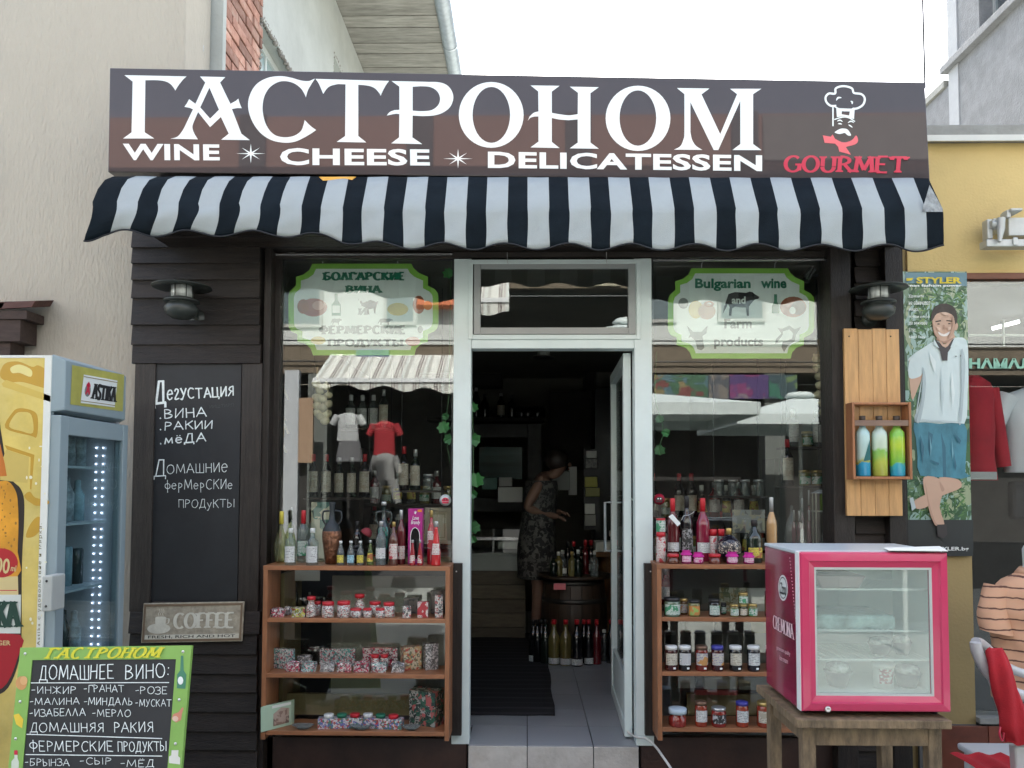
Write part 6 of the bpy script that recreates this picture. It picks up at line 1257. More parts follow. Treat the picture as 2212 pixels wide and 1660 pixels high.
for (xa, xb, s, l) in ((a0, a1 - .002, .12, 'left of two red and white glass set boxes on the lowest left shelf'), (a1, a2, -.12, 'right of two red and white glass set boxes on the lowest left shelf')):
    t = thing('glass_set_box', l, 'box', ((xa + xb) / 2, YFr, B3)); w = xb - xa; TT_ = Matrix.Translation(((xa + xb) / 2, YFr + .02, B3)) @ Matrix.Rotation(s, 4, 'Z')
    m = M(); m.box(-w / 2, w / 2, -.02, .03, 0, hh * .78); m.xf(TT_); part('box', m, KIT, t, .001)
    for i, cm in enumerate((CW, flat('dark_green_cap', (.02, .16, .09), .4), CR) if s > 0 else (CW, MATS['dark_green_cap'], CR)):
        m = M(); xx = w * (-.25 + .32 * i) if s > 0 else w * (-.32 + .3 * i); m.lathe([(.0235, -.004), (.024, .010), (.0225, .0125), (0, .0125)], (xx, .005, hh * .78 + .005), 22); m.xf(TT_); part('lid', m, cm, t)
for a, b, l in ((250, 375, 'small glass dish at the left of the lowest left shelf'), (565, 700, 'glass dish before the two glass set boxes'), (855, 965, 'glass dish right of the glass set boxes')):
    p, q = P(*zl(a, 1455), YFr - .02), P(*zl(b, 1400), YFr - .02); r = (q.x - p.x) / 2
    m = M(); m.lathe([(r * .4, 0), (r * .5, .004), (r, .024), (r * .97, .024), (r * .45, .006), (0, .006)], ((p.x + q.x) / 2, YFr - .012, B3), 20, sy=.5); solo('glass_dish', m, GRYC, l, 'dish', 'glass dishes on the lowest left shelf')
x0, x1, z0_, z1_ = RC(*zl(895, 1240), *zl(1084, 1448), YMd)
t = thing('gift_set_box', 'large dark green gift set box at the right end of the lowest left shelf', 'box', ((x0 + x1) / 2, YMd, B3)); m = M(); m.hexa([(x0, YMd + .03, B3), (x1 - .035, YMd - .03, B3), (x1 - .035, YMd - .03, z1_), (x0, YMd + .02, z1_ + .004)], [(x0 + .02, YMd + .08, B3), (x1, YMd + .04, B3), (x1, YMd + .04, z1_ + .01), (x0 + .02, YMd + .08, z1_ + .012)]); part('box', m, printed('dark_green_set_print', [(.02, .05, .045), (.35, .35, .33), (.015, .03, .03), (.03, .12, .08), (.4, .1, .1)], 35), t, .001)
# ---- back wall of the shelf bay, seen through the lower glass
x0, x1, z0_, z1_ = RC(716, 1245, 968, 1500, .12); m = M(); m.box(x0, x1, .12, .15, z0_, z1_); part('bay_panel', m, mat('cream_bay_panel', (.36, .35, .30), .8, var=.08, vs=3), shop)
x0, x1, z0_, z1_ = RC(604, 1500, 972, 1545, .1); m = M(); m.box(x0, x1, .1, .13, z0_, z1_); part('bay_ledge', m, PLYI, shop)
x0, x1, z0_, z1_ = RC(604, 1240, 612, 1580, .03); m = M(); m.box(x0, x0 + .02, .03, .35, z0_, z1_); part('bay_side', m, PLYI, shop)
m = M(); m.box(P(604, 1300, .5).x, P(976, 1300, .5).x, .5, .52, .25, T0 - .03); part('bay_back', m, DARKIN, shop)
for i, a in enumerate((210, 238, 275, 352)):
    put(zl, B1 - .02, 'wine', a - 15, a + 15, (670, 680, 640, 690)[i], .25, BLKG, CSV, .86, None, 0, ['dark bottle, leftmost of four behind the glass of the upper left shelf', 'dark bottle, second of four behind the glass of the upper left shelf', 'tallest dark bottle of four behind the glass of the upper left shelf', 'dark bottle, rightmost of four behind the glass of the upper left shelf'][i])
m = M(); m.box(P(604, 1350, .2).x, P(714, 1350, .2).x, .18, .34, B1 - .04, B1 - .021); part('bay_shelf', m, PLYI, shop)
backbox('leaflet', 'white leaflet hanging behind the glass at the top left of the left shelf', 'paper', zl, 270, 568, 408, 628, .02, MATS['white_paper'], .001)
# ================================================================== right shelf
R0, R1, R2, R3 = BRv
for a, b, l in ((205, 288, 'red lidded cup, upper of two stacked at the left end of the right shelf top'), (285, 392, 'red banded cup, lower of two stacked on the right shelf')):
    pa, pb = P(*zr(100, b), YMd), P(*zr(155, a), YMd); z_ = R0 if b == 392 else P(*zr(100, 288), YMd).z; h = pb.z - z_
    if b == 392: h0 = h
    bottle('jar', (pa.x + pb.x) / 2, YMd, z_ if b == 392 else R0 + h0 + .001, h if b == 392 else pb.z - R0 - h0 - .001, (pb.x - pa.x) / 2, LG if b == 288 else LR, CR, .86, None, 0, l, 'cup', name='cup') if b == 392 else None
bottle('jar', (pa.x + pb.x) / 2, YMd, R0 + h0 + .001, P(*zr(100, 205), YMd).z - R0 - h0 - .001, (pb.x - pa.x) / 2, LG, CR, .86, None, 0, 'red lidded cup with green band, upper of two stacked on the right shelf', 'cup', name='cup')
t = put(zr, R0, 'wine', 160, 232, 88, YBk, DRED, CR, .82, LW, (.16, .30), 'tall dark red wine bottle with white neck tag on the right shelf')
m = M(); qq = [P(*zr(*p), YBk - .05) for p in ((172, 195), (195, 180), (243, 235), (225, 252))]; m.loops([qq], 0, (0, .001, 0)); part('neck_tag', m, WHITEV, t)
m = M(); m.tube([P(*zr(186, 190), YBk - .049), P(*zr(182, 165), YBk - .03)], .001, 5); part('tag_string', m, BLKP, t)
t = put(zr, R0, 'wine', 243, 312, 75, YBk, BLKG, CBK, .85, printed('black_silver_label', [(.03, .03, .03), (.03, .03, .03), (.3, .3, .3), (.03, .03, .03)], 60), (.15, .5), 'slender black wine bottle with wire ornament between two red bottles')
m = M(); m.tube(cr([P(*zr(p[0], p[1]), YBk - .03) for p in ((248, 215), (262, 190), (285, 188), (310, 175), (322, 165))], 4), .0018, 5); part('wire_ornament', m, CSV, t)
put(zr, R0, 'wine', 330, 410, 88, YBk, gmat('rose_red_liquid', (.20, .01, .035)), CR, .82, LW, (.14, .30), 'tall rose red wine bottle with bright red capsule on the right shelf')
put(zr, R0, 'jar', 405, 455, 268, YBk, LR, CR, .8, None, 0, 'patterned box jar with red lid right of the rose red bottle', cat='jar'); put(zr, R0, 'jar', 458, 498, 268, YBk, GRYC, CR, .8, None, 0, 'second red lidded jar behind the round decanter', cat='jar')
t = put(zr, R0, 'decanter', 452, 592, 262, YMd, gmat('black_decorated_glass', (.012, .010, .018), .15), CGD, .84, printed('gold_chain_print', [(.012, .012, .02), (.012, .012, .02), (.45, .38, .3), (.012, .01, .02)], 110), (.28, .62), 'round black decanter with gold chain decoration on the right shelf', aw=1.3)
put(zr, R0, 'wine', 626, 714, 213, YMd, DARKG, CBK, .88, LY_, (.12, .36), 'broad dark bottle with a bright yellow label on the right shelf')
put(zr, R0, 'wine', 740, 800, 82, YBk, PEACH, CSV, .8, None, 0, 'tall peach coloured liqueur bottle beside the pink fridge')
for a, b, tp, bd, cp, l in ((162, 234, 412, gmat('amber_jam', (.10, .03, .015)), CR, 'low amber jam jar with red lid and orange sticker, leftmost of the front jars'), (404, 476, 412, gmat('dark_jam', (.12, .03, .02)), CR, 'low dark jam jar with red lid between the magenta cloth topped jars')):
    put(zr, R0, 'jar', a, b, tp, YFr, bd, cp, .72, None, 0, l, cat='jar')
for a, b, tp, l in ((246, 304, 376, 'jar with magenta cloth top, first from the left'), (314, 374, 388, 'jar with magenta cloth top, second from the left'), (508, 574, 385, 'jar with magenta cloth top, before the black decanter'), (608, 668, 390, 'jar with magenta cloth top, before the yellow labelled bottle')):
    t = put(zr, R0, 'jar', a, b, tp + 34, YFr, gmat('magenta_jam', (.20, .01, .08)), None, 1, LPK, (.2, .8), l + ' on the right shelf', cat='jar', group='cloth topped jars')
    p = P(*zr((a + b) / 2, tp + 34), YFr); r = (P(*zr(b, tp), YFr).x - P(*zr(a, tp), YFr).x) / 2; hh_ = p.z - R0
    m = M(); rows = []
    for rf_, zf_ in ((1.15, -.006), (.95, .004), (.7, .006), (.85, .016)):
        rows.append([t.location + Vector((r * rf_ * (1 + .08 * math.sin(k * 2.2)) * math.cos(2 * PI * k / 22), r * rf_ * (1 + .08 * math.sin(k * 2.2)) * math.sin(2 * PI * k / 22), hh_ + zf_)) for k in range(22)])
    m.grid(rows, closed=True); m.add(rows[-1], [tuple(range(22))]); part('cloth_cover', m, CPK, t)
# behind the right glass
YG = .1
put(zr, R0, 'decanter', 845, 930, 130, YG + .1, CLR, None, 1, None, 0, 'clear glass carafe behind the right window', name='carafe')
for i, (a, b, tp, l) in enumerate(((888, 914, 158, 'clear bottle, left of three in a row behind the right window'), (918, 944, 162, 'clear bottle, middle of three in a row behind the right window'), (975, 1003, 158, 'clear bottle, right of three in a row behind the right window'), (938, 962, 88, 'tall clear bottle behind the left of a row of three at the right window'), (976, 1000, 40, 'tallest clear bottle behind the row of three at the right window'))):
    put(zr, R0, 'rakia', a, b, tp, YG + .06 * (i > 2) + .05, gmat('rose_clear_liquid', (.12, .05, .06)), CSV, .8, None, 0, l)
for a, b, l in ((915, 990, 'clear glass decanter left of the little green house bottle'), (1035, 1130, 'clear glass decanter with stopper at the right edge of the right window')):
    t = put(zr, R0, 'cone', a, b, 268, YG, CLR, None, 1, None, 0, l, name='decanter', cat='decanter'); 
x0, x1, z0_, z1_ = RC(*zr(1018, 60), *zr(1118, 300), YG + .12)
t = thing('lantern_house', 'small pale wooden lantern house with green glass behind the right window', 'ornament', ((x0 + x1) / 2, YG + .12, R0)); PW = flat('pale_painted_wood', (.45, .46, .36), .6)
for x in (x0 + .005, x1 - .005):
    for y in (YG + .10, YG + .15): m = M(); m.box(x - .003, x + .003, y - .003, y + .003, R0, z1_); part('post', m, PW, t)
m = M(); m.box(x0, x1, YG + .095, YG + .155, z0_ + (z1_ - z0_) * .55, z0_ + (z1_ - z0_) * .58); part('platform', m, PW, t)
m = M(); xm = (x0 + x1) / 2; m.hexa([(x0 - .006, YG + .09, z1_), (x1 + .006, YG + .09, z1_), (xm, YG + .09, z1_ + .02), (xm - .001, YG + .09, z1_ + .02)], [(x0 - .006, YG + .16, z1_), (x1 + .006, YG + .16, z1_), (xm, YG + .16, z1_ + .02), (xm - .001, YG + .16, z1_ + .02)]); part('roof', m, flat('pale_blue_roof', (.45, .5, .52), .5), t)
m = M(); m.lathe([(.012, z0_ + (z1_ - z0_) * .585), (.012, z1_ - .01), (.004, z1_)], (xm, YG + .125, 0), 12); part('green_bottle', m, gmat('lime_liquid', (.16, .26, .03)), t)
# big price boards / boxes behind bottles in the right window
backbox('picture_panel', 'pale framed picture panel behind the bottles in the right window', 'picture', zr, 545, 155, 735, 290, .2, printed('muted_poster', [(.25, .26, .24), (.12, .12, .11), (.3, .28, .2), (.25, .26, .25)], 14), .01)
# ---- right row 1
for a, b, tp, Y, bd, cp, lb, l in ((143, 240, 665, YFr, gmat('green_olive_jar', (.10, .14, .09)), CBK, LG, 'large jar with green and white label, leftmost on the upper right shelf'), (236, 282, 672, YMd, gmat('brown_preserve', (.12, .07, .03)), CGD, LM, 'small brown preserve jar behind the large green labelled one'), (286, 354, 680, YFr, gmat('olive_preserve', (.16, .15, .05)), CBK, printed('green_orange_label', [(.25, .4, .1), (.5, .2, .05), (.35, .42, .15)], 40), 'green and orange labelled jar on the upper right shelf'), (405, 470, 675, YFr, gmat('black_preserve', (.012, .012, .012)), CBK, LG, 'black jar with a pale green label on the upper right shelf'), (475, 508, 695, YMd, gmat('black_preserve', 0), CBK, LG, 'narrow dark jar right of the black jar on the upper right shelf'), (528, 580, 705, YFr, gmat('olive_preserve', 0), CGD, LG, 'small green jar, left under the stacked one'), (582, 632, 705, YFr + .01, gmat('dark_olive_preserve', (.05, .05, .02)), CGD, LC, 'small dark jar, middle under the stacked one'), (634, 688, 703, YFr, gmat('olive_preserve', 0), CGD, LG, 'small green jar, right under the stacked one'), (731, 782, 628, YFr, gmat('dark_honey', (.06, .035, .012)), CBK, LY_, 'tall dark honey jar with small yellow label beside the pink fridge')):
    put(zr, R1, 'jar', a, b, tp, Y, bd, cp, .84, lb, (.12, .66), l, cat='jar')
p = P(*zr(600, 703), YFr + .035); pz = p.z + .001
a, b = P(*zr(572, 640), YFr + .03), P(*zr(628, 640), YFr + .03); bottle('jar', (a.x + b.x) / 2, YFr + .012, R1 + (P(*zr(582, 705), YFr + .01).z - R1) + .0005, P(*zr(600, 638), YFr + .01).z - P(*zr(582, 705), YFr + .01).z, (b.x - a.x) / 2, gmat('olive_preserve', 0), CGD, .84, LG, (.12, .7), 'small green jar stacked on top of three others on the upper right shelf', 'jar')
backbox('print_panel', 'leafy printed panel behind the jars of the upper right shelf', 'picture', zr, 468, 610, 628, 760, .06, printed('leafy_poster', [(.1, .13, .08), (.4, .42, .36), (.2, .16, .08), (.35, .36, .3)], 30), .01)
backbox('lined_panel', 'pale ruled panel behind the jars of the upper right shelf', 'panel', zr, 632, 612, 740, 760, .06, flat('pale_grey_card', (.36, .38, .37), .7), .01)
# ---- right row 2
DJ = gmat('dark_cherry_jam', (.05, .008, .010)); RJ = gmat('red_jam', (.16, .018, .012))
for a, b, bd, cp, lb, l in ((150, 224, DJ, CW, LC, 'white lidded dark jam jar, leftmost on the middle right shelf'), (230, 302, BLKG, CW, LW, 'white lidded black jam jar, second on the middle right shelf'), (328, 400, RJ, CBR, LM, 'bronze lidded jam jar with fruit label on the middle right shelf'), (420, 492, DJ, CBL, LM, 'blue lidded jam jar with fruit label on the middle right shelf'), (525, 598, BLKG, CW, LC, 'white lidded jam jar right of the blue lidded one'), (630, 702, gmat('blue_black_jam', (.012, .012, .02)), CW, LW, 'white lidded jam jar with a tied lid on the middle right shelf'), (738, 808, BLKG, CW, LW, 'white lidded jam jar partly behind the pink fridge on the middle right shelf')):
    t = put(zr, R2, 'jar', a, b, 945, YFr, bd, cp, .86, lb, (.24, .72), l, cat='jar', group='jam jars on the middle right shelf')
    c = t.location; r = .5 * (P(*zr(b, 1000), YFr).x - P(*zr(a, 1000), YFr).x)
    m = M(); q = [c + Vector((r * .35 + u, -r * 1.02 + abs(u) * .1, .014 + v)) for u, v in ((-.006, -.004), (.006, -.004), (.006, .005), (-.006, .005))]; m.loops([q]); part('price_sticker', m, WHITEV, t)
# ---- right row 3
FJ = gmat('strawberry_jam', (.22, .02, .015)); TJ = gmat('tomato_relish', (.26, .035, .015))
put(zr, R3, 'bell', 172, 276, 1308, YFr, FJ, flat('blue_white_gingham', (.45, .55, .62), .8), .74, None, 0, 'squat red jam jar with a pale blue cloth lid, leftmost on the lowest right shelf', cat='jar', capr=1.45)
for a, b, tp, bd, cp, lb, l in ((325, 396, 1268, TJ, CBR, LW, 'tall relish jar with brown lid and white label'), (420, 506, 1303, FJ, CSV, printed('dark_hang_label', [(.03, .03, .03), (.03, .03, .03), (.5, .5, .5), (.03, .03, .03)], 60), 'wide red jar with silver lid and dark label'), (563, 636, 1270, TJ, CBL, LW, 'tall relish jar with deep blue lid and white label'), (685, 782, 1270, TJ, CGD, LC, 'large relish jar with gold lid and cream label')):
    put(zr, R3, 'jar', a, b, tp, YFr, bd, cp, .86, lb, (.2, .66), l + ' on the lowest right shelf', cat='jar')
# ---- right bay behind the glass
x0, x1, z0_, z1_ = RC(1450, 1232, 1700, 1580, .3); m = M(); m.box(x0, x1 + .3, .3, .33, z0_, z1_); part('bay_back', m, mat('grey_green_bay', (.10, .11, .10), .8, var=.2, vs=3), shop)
x0, x1, z0_, z1_ = RC(1413, 1240, 1425, 1580, .03); m = M(); m.box(x0, x0 + .02, .03, .29, z0_, z1_); part('bay_side', m, PLYI, shop)
x0, x1, z0_, z1_ = RC(1485, 1500, 1700, 1545, .2); m = M(); m.box(x0, x1, .2, .23, z0_, z1_); part('bay_ledge', m, PLYI, shop)
for i, (a, b, c_, d, l) in enumerate(((275, 440, 812, 872, 'pale packet lying behind the glass under the upper right shelf'), (445, 655, 812, 872, 'dark tray behind the glass under the upper right shelf'), (655, 775, 812, 872, 'olive packet behind the glass under the upper right shelf'), (228, 326, 1132, 1195, 'pale packet at the left behind the glass under the middle right shelf'), (380, 575, 1132, 1200, 'silvery packet behind the glass under the middle right shelf'), (580, 760, 1132, 1205, 'grey box behind the glass under the middle right shelf'), (330, 575, 1205, 1235, 'flat red box behind the glass under the middle right shelf'))):
    backbox('stored_packet', l, 'packet', zr, a, c_, b, d, .06, [flat('pale_packet', (.33, .33, .30), .4), BLKP, flat('olive_packet', (.22, .2, .06), .4), MATS['pale_packet'], flat('silver_packet', (.34, .33, .28), .3), LGREY, flat('flat_red_box', (.3, .05, .05), .4)][i], .05)
# ------------------------------------------------------------------ inside the shop, seen through the door
def zd1(x, y): return 973.3 + x * .3411, 530.9 + y * .3411
def zd2(x, y): return 973.3 + x * .3603, 1061.8 + y * .3603
def ibox(name, lab, cat, zf, q, Y, dep, mt, bevel=.004, base=None):
    x0, x1, z0, z1 = RC(*zf(q[0], q[1]), *zf(q[2], q[3]), Y); m = M(); m.box(x0, x1, Y, Y + dep, z0 if base is None else base, z1); return solo(name, m, mt, lab, cat, bevel=bevel)
# striped rug
RUG = stripes('black_ribbed_rug', [(0, (.010, .010, .012)), (.34, (.022, .021, .025)), (.5, (.010, .010, .012)), (.84, (.030, .029, .033))], .22, 'Y', .95)
xl = P(1017, 1550, .5).x - .2; xr = P(1198, 1550, .5).x
m = M(); rows = []
for i in range(14):
    y = .46 + 2.5 * i / 13; rows.append([Vector((xl + (xr - xl) * k / 8 + .006 * math.sin(i * 1.7) * (k == 8), y + .004 * math.sin(k * 2), FZ + .009 + .002 * math.sin(i * 2 + k))) for k in range(9)])
m.grid(rows); o = solo('ribbed_rug', m, RUG, 'black ribbed rug on the tiled floor inside the doorway', 'rug'); s = o.modifiers.new('s', 'SOLIDIFY'); s.thickness = .008; s.offset = -1
# barrel table
BARW = mat('dark_barrel_oak', (.045, .028, .018), .4, var=.35, vs=6, stretch=(8, 8, 1), bump=.2, coat=.15)
by = 2.15; bc = P(1240, 1300, by); bc.z = FZ; br = .255; bh = P(1240, 1250, by - .15).z - FZ
t = thing('wine_barrel', 'dark upright wine barrel carrying bottles inside the doorway', 'barrel', tuple(bc))
def brad(f): return br * (.86 + .14 * math.sin(PI * (.08 + f * .84)))
for k in range(18):
    a0 = 2 * PI * k / 18 + .012; a1 = 2 * PI * (k + 1) / 18 - .012; m = M()
    m.lathe([(brad(i / 8), bh * i / 8) for i in range(9)], bc, 2, a0=a0, a1=a1); part('stave', m, BARW, t)
m = M(); m.lathe([(br * .8, .01), (br * .8, bh - .03), (0, bh - .03)], bc, 24); part('barrel_head', m, BARW, t)
for f in (.06, .3, .72, .95): m = M(); m.lathe([(brad(f - .03) + .002, bh * (f - .03)), (brad(f) + .003, bh * f), (brad(f + .03) + .002, bh * (f + .03))], bc, 30); part('hoop', m, mat('dark_iron_hoop', (.06, .058, .055), .4, metal=.7, dirt=.3), t)
m = M(); m.lathe([(0, bh), (.29, bh), (.29, bh + .02), (0, bh + .02)], bc, 32); part('round_top', m, BARW, t)
m = M(); a = P(*zd2(618, 590), by - .3); b = P(*zd2(690, 552), by - .3); m.loops([[a, Vector((b.x, a.y, a.z)), b, Vector((a.x, a.y, b.z))]], 0, (0, .002, 0)); solo('red_tag', m, PINKV, 'red paper tag hanging on the rim of the barrel table', 'tag')
tz = FZ + bh + .02
BW2 = 'bottles standing on the barrel table'
kinds = [BLKG, gmat('straw_wine', (.13, .11, .035)), GRYC, DARKG, DRED]
for i, (zx, tp, mt, cp) in enumerate(((618, 380, DARKG, CBK), (648, 362, kinds[1], CW), (672, 352, GRYC, CW), (703, 300, BLKG, CBK), (728, 360, kinds[1], CGD), (738, 300, BLKG, CR), (764, 350, DARKG, CW), (808, 292, DRED, CR), (842, 292, BLKG, CR), (862, 356, GRYC, CW), (780, 330, DARKG, CBK))):
    yb = by - .19 + (.16 if tp < 340 else 0) + .02 * (i % 3); a = P(*zd2(zx, tp), yb); 
    bottle('wine', a.x, yb, tz, a.z - tz, .032, mt, cp, .88, LW if i % 3 == 2 else None, (.1, .3), '%s bottle from the left on top of the barrel inside the doorway' % ORD[sorted((618, 648, 672, 703, 728, 738, 764, 808, 842, 862, 780)).index(zx)], 'bottle', BW2, seg=14)
for i, zx in enumerate((497, 520, 545, 568, 620, 690, 757, 800, 828, 876, 921, 962, 992)):
    yb = by - .42 + .06 * abs(i - 6) / 3 + (.09 if i in (2, 7, 10) else 0); a = P(*zd2(zx, 770 if i != 10 else 830), yb)
    mt = [BLKG, BLKG, BLKG, DARKG, kinds[1], kinds[1], BLKG, BLKG, BLKG, DRED, GRYC, BLKG, BLKG][i]
    bottle('wine', a.x, yb, FZ + .002, a.z - FZ, .036 if i not in (4, 5, 6) else .044, mt, CR if i > 3 and i != 10 else (CW if i == 10 else CBK), .93, LW if i in (0, 2, 4, 5, 6, 8) else None, (.03, .16), '%s bottle from the left on the floor in front of the barrel' % ORD[i], 'bottle', 'tall bottles on the floor round the barrel', seg=14)
# tree trunk post and board table behind the barrel
STUMP = mat('varnished_log', (.20, .095, .035), .4, var=.35, vs=5, stretch=(6, 6, 1), bump=.4)
a, b = P(*zd2(905, 560), 2.9), P(*zd2(990, 560), 2.9); zt_ = P(*zd2(940, 352), 2.9).z
t = thing('log_table', 'table of a varnished split log with white papers right of the barrel', 'table', ((a.x + b.x) / 2, 2.9, FZ))
m = M(); m.tube([((a.x + b.x) / 2 - .02, 2.9, FZ), ((a.x + b.x) / 2 + .01, 2.9, FZ + .3), ((a.x + b.x) / 2, 2.9, zt_ - .04)], [.10, .085, .1], 14); part('log_leg', m, STUMP, t)
m = M(); m.box(a.x - .12, b.x + .25, 2.65, 3.2, zt_ - .04, zt_); part('top', m, STUMP, t, .005)
m = M(); p = P(*zd2(870, 333), 2.7); q = P(*zd2(990, 305), 2.7); m.box(p.x, q.x, 2.7, 2.95, zt_ + .001, q.z); solo('paper_stack', m, MATS['white_paper'], 'stack of white papers on the log table right of the barrel', 'papers', bevel=.003)
# white scale/ornament at the right
m = M(); c = P(*zd2(1020, 250), 2.3); m.box(c.x - .05, c.x + .05, 2.3, 2.34, c.z - .14, c.z + .05); m.box(c.x - .09, c.x + .09, 2.3, 2.34, c.z - .03, c.z + .02); solo('white_cross_shelf', m, flat('white_painted_wood', (.5, .52, .5), .6), 'white cross shaped price stand beside the open door leaf', 'stand', bevel=.01)
# counter
cy = 2.75
x0, x1, z0, z1 = RC(*zd2(60, 385), *zd2(436, 476), cy)
t = thing('shop_counter', 'timber and white shop counter with glass top at the left inside', 'counter', ((x0 + x1) / 2, cy, FZ))
m = M(); m.box(x0 - .6, x1, cy, cy + .03, z0, z1); part('white_front', m, mat('white_counter_front', (.42, .45, .43), .4, var=.15, vs=2), t)
zz = z0 - .002
for i in range(6):
    m = M(); m.box(x0 - .6, x1 + .02, cy, cy + .02, zz - .116, zz); part('front_plank', m, mat('aged_counter_plank', (.13, .11, .08), .6, var=.25, vs=5, stretch=(1.5, 6, 8), rnd=.25), t, .004); zz -= .12
    if zz < FZ + .05: break
m = M(); m.box(x0 - .6, x1 + .02, cy + .021, cy + .6, FZ, z0); part('counter_body', m, DARKIN, t)
m = M(); m.box(x0 - .6, x1, cy - .02, cy + .6, z1 + .001, z1 + .02); part('counter_top', m, MATS['white_counter_front'], t, .004)
m = M(); m.box(x0 - .6, x1, cy + .05, cy + .055, z1 + .02, z1 + .22); m.box(x0 - .6, x1, cy + .05, cy + .5, z1 + .22, z1 + .225); part('display_glass', m, GLASSW, t, kind='stuff')
m = M(); p = P(*zd2(110, 292), cy + .04); q = P(*zd2(412, 276), cy + .04); m.box(p.x - .3, q.x, cy + .04, cy + .06, p.z, q.z); part('metal_rail', m, MATS['chrome_strip'], t)
ibox('document_box', 'white flat box lying on the counter inside the doorway', 'box', zd2, (285, 305, 414, 345), cy + .1, .2, MATS['white_paper'])
m = M(); c = P(*zd2(210, 610), cy - .004); rg = random.Random(9)
for i in range(26): m.loops([[c + Vector((.13 * rg.gauss(0, .5) + .03 * math.cos(a), -.001 - .0002 * i, .11 * rg.gauss(0, .5) + .03 * math.sin(a))) for a in [2 * PI * k / 7 for k in range(7)]]]) if False else None
# back wall furniture
yw = 4.6
for i, q in enumerate(((-200, 650, 325, 890), (850, 650, 912, 1300))):
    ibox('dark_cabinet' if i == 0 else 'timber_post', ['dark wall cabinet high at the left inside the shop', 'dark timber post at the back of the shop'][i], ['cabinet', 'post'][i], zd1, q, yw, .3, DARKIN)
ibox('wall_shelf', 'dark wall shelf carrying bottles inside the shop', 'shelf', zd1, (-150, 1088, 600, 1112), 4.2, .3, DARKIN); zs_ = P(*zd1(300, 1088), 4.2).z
for i, (zx, tp) in enumerate(((163, 900), (217, 940), (320, 935), (388, 945), (450, 1020), (490, 1020), (550, 1020))):
    a = P(*zd1(zx, tp), 4.3); bottle('wine' if i < 4 else 'jar', a.x, 4.3, zs_, a.z - zs_, .045 if i < 4 else .08, BLKG, CSV if i in (0, 2) else CBK, .9, LC if i == 2 else None, (.1, .5), ['pale necked bottle, leftmost on the dark wall shelf', 'dark bottle, second on the dark wall shelf', 'dark bottle with cream label on the wall shelf', 'dark bottle, fourth on the wall shelf', 'dark jar left of two others on the wall shelf', 'dark jar between two others on the wall shelf', 'dark jar at the right end of the wall shelf'][i], 'bottle' if i < 4 else 'jar', seg=12)
x0, x1, z0, z1 = RC(*zd1(60, 1130), *zd1(575, 1500), 4.1)
t = thing('back_bar_frame', 'grey wooden back bar frame with a teal screen inside the shop', 'furniture', ((x0 + x1) / 2, 4.1, z0)); GW = mat('grey_washed_wood', (.10, .10, .10), .6, var=.3, vs=5)
m = M(); frame_rect(m, x0, x1, z0 - .3, z1, .14, 4.1, 4.16); part('frame', m, GW, t, .005)
m = M(); a0, a1, b0, b1 = RC(*zd1(180, 1275), *zd1(455, 1480), 4.0); m.box(a0, a1, 4.0, 4.05, b0, b1); part('screen', m, mat('teal_picture', (.03, .10, .09), .15, var=.5, vs=2, stretch=(.4, 1, 4)), t, .004)
for i, (q, mt, l, n) in enumerate((((300, 1530, 455, 1625), MATS['white_paper'], 'white carton with dark slot on the counter inside', 'carton'), ((305, 1468, 390, 1525), GREYAL, 'small grey device on the white carton', 'device'), ((200, 1470, 296, 1545), flat('teal_tray', (.08, .2, .17), .5), 'teal tray of goods beside the white carton', 'tray'), ((640, 1430, 755, 1550), flat('pale_device', (.35, .37, .35), .5), 'pale weighing scale behind the woman', 'scale'), ((750, 1400, 800, 1580), MATS['white_paper'], 'white price list stand right of the scale', 'stand'))):
    ibox(n, l, n if n != 'device' else 'device', zd1, q, 3.2 + .05 * i, .15, mt)
x0, x1, z0, z1 = RC(*zd1(845, 1290), *zd1(945, 1800), 3.0)
t = thing('snack_rack', 'dark rack with yellow and white snack packs inside the shop', 'rack', ((x0 + x1) / 2, 3.0, z0)); m = M(); m.box(x0, x1, 3.0, 3.04, z0, z1); part('rack_back', m, BLKP, t)
for q, mt in (((860, 1300, 925, 1345), MATS['white_paper']), ((855, 1350, 930, 1410), MATS['dark_box_print']), ((850, 1465, 930, 1530), flat('yellow_pack', (.38, .36, .03), .4)), ((855, 1535, 945, 1590), flat('olive_yellow_pack', (.22, .21, .04), .4)), ((850, 1635, 915, 1700), MATS['white_paper']), ((850, 1705, 920, 1775), MATS['pale_packet'])):
    a0, a1, b0, b1 = RC(*zd1(*q[:2]), *zd1(*q[2:]), 2.96); m = M(); m.box(a0, a1, 2.96, 2.998, b0, b1); part('snack_pack', m, mt, t, .004)
ibox('air_conditioner', 'pale air conditioner high on the right of the back wall', 'air conditioner', zd1, (915, 775, 1090, 900), 4.5, .2, flat('pale_plastic_casing', (.14, .135, .115), .5), .02)
ibox('black_fridge', 'tall black fridge with pale lettering at the right inside the shop', 'fridge', zd1, (915, 905, 1300, 2400), 3.9, .5, flat('black_gloss', (.012, .012, .014), .3), base=FZ)
m = M(); q = quadmap(P(*zd1(1010, 1615), 3.89), P(*zd1(1160, 1615), 3.89), P(*zd1(1160, 1580), 3.89), P(*zd1(1010, 1580), 3.89)); put_sans(m, 'SCA', q, .02, off=.001); solo('fridge_lettering', m, MATS['white_paper'], 'pale letters SCA on the tall black fridge', 'lettering')
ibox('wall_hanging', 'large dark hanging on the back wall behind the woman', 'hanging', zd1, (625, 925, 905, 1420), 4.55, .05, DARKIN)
c = P(*zd1(590, 690), 2.6)
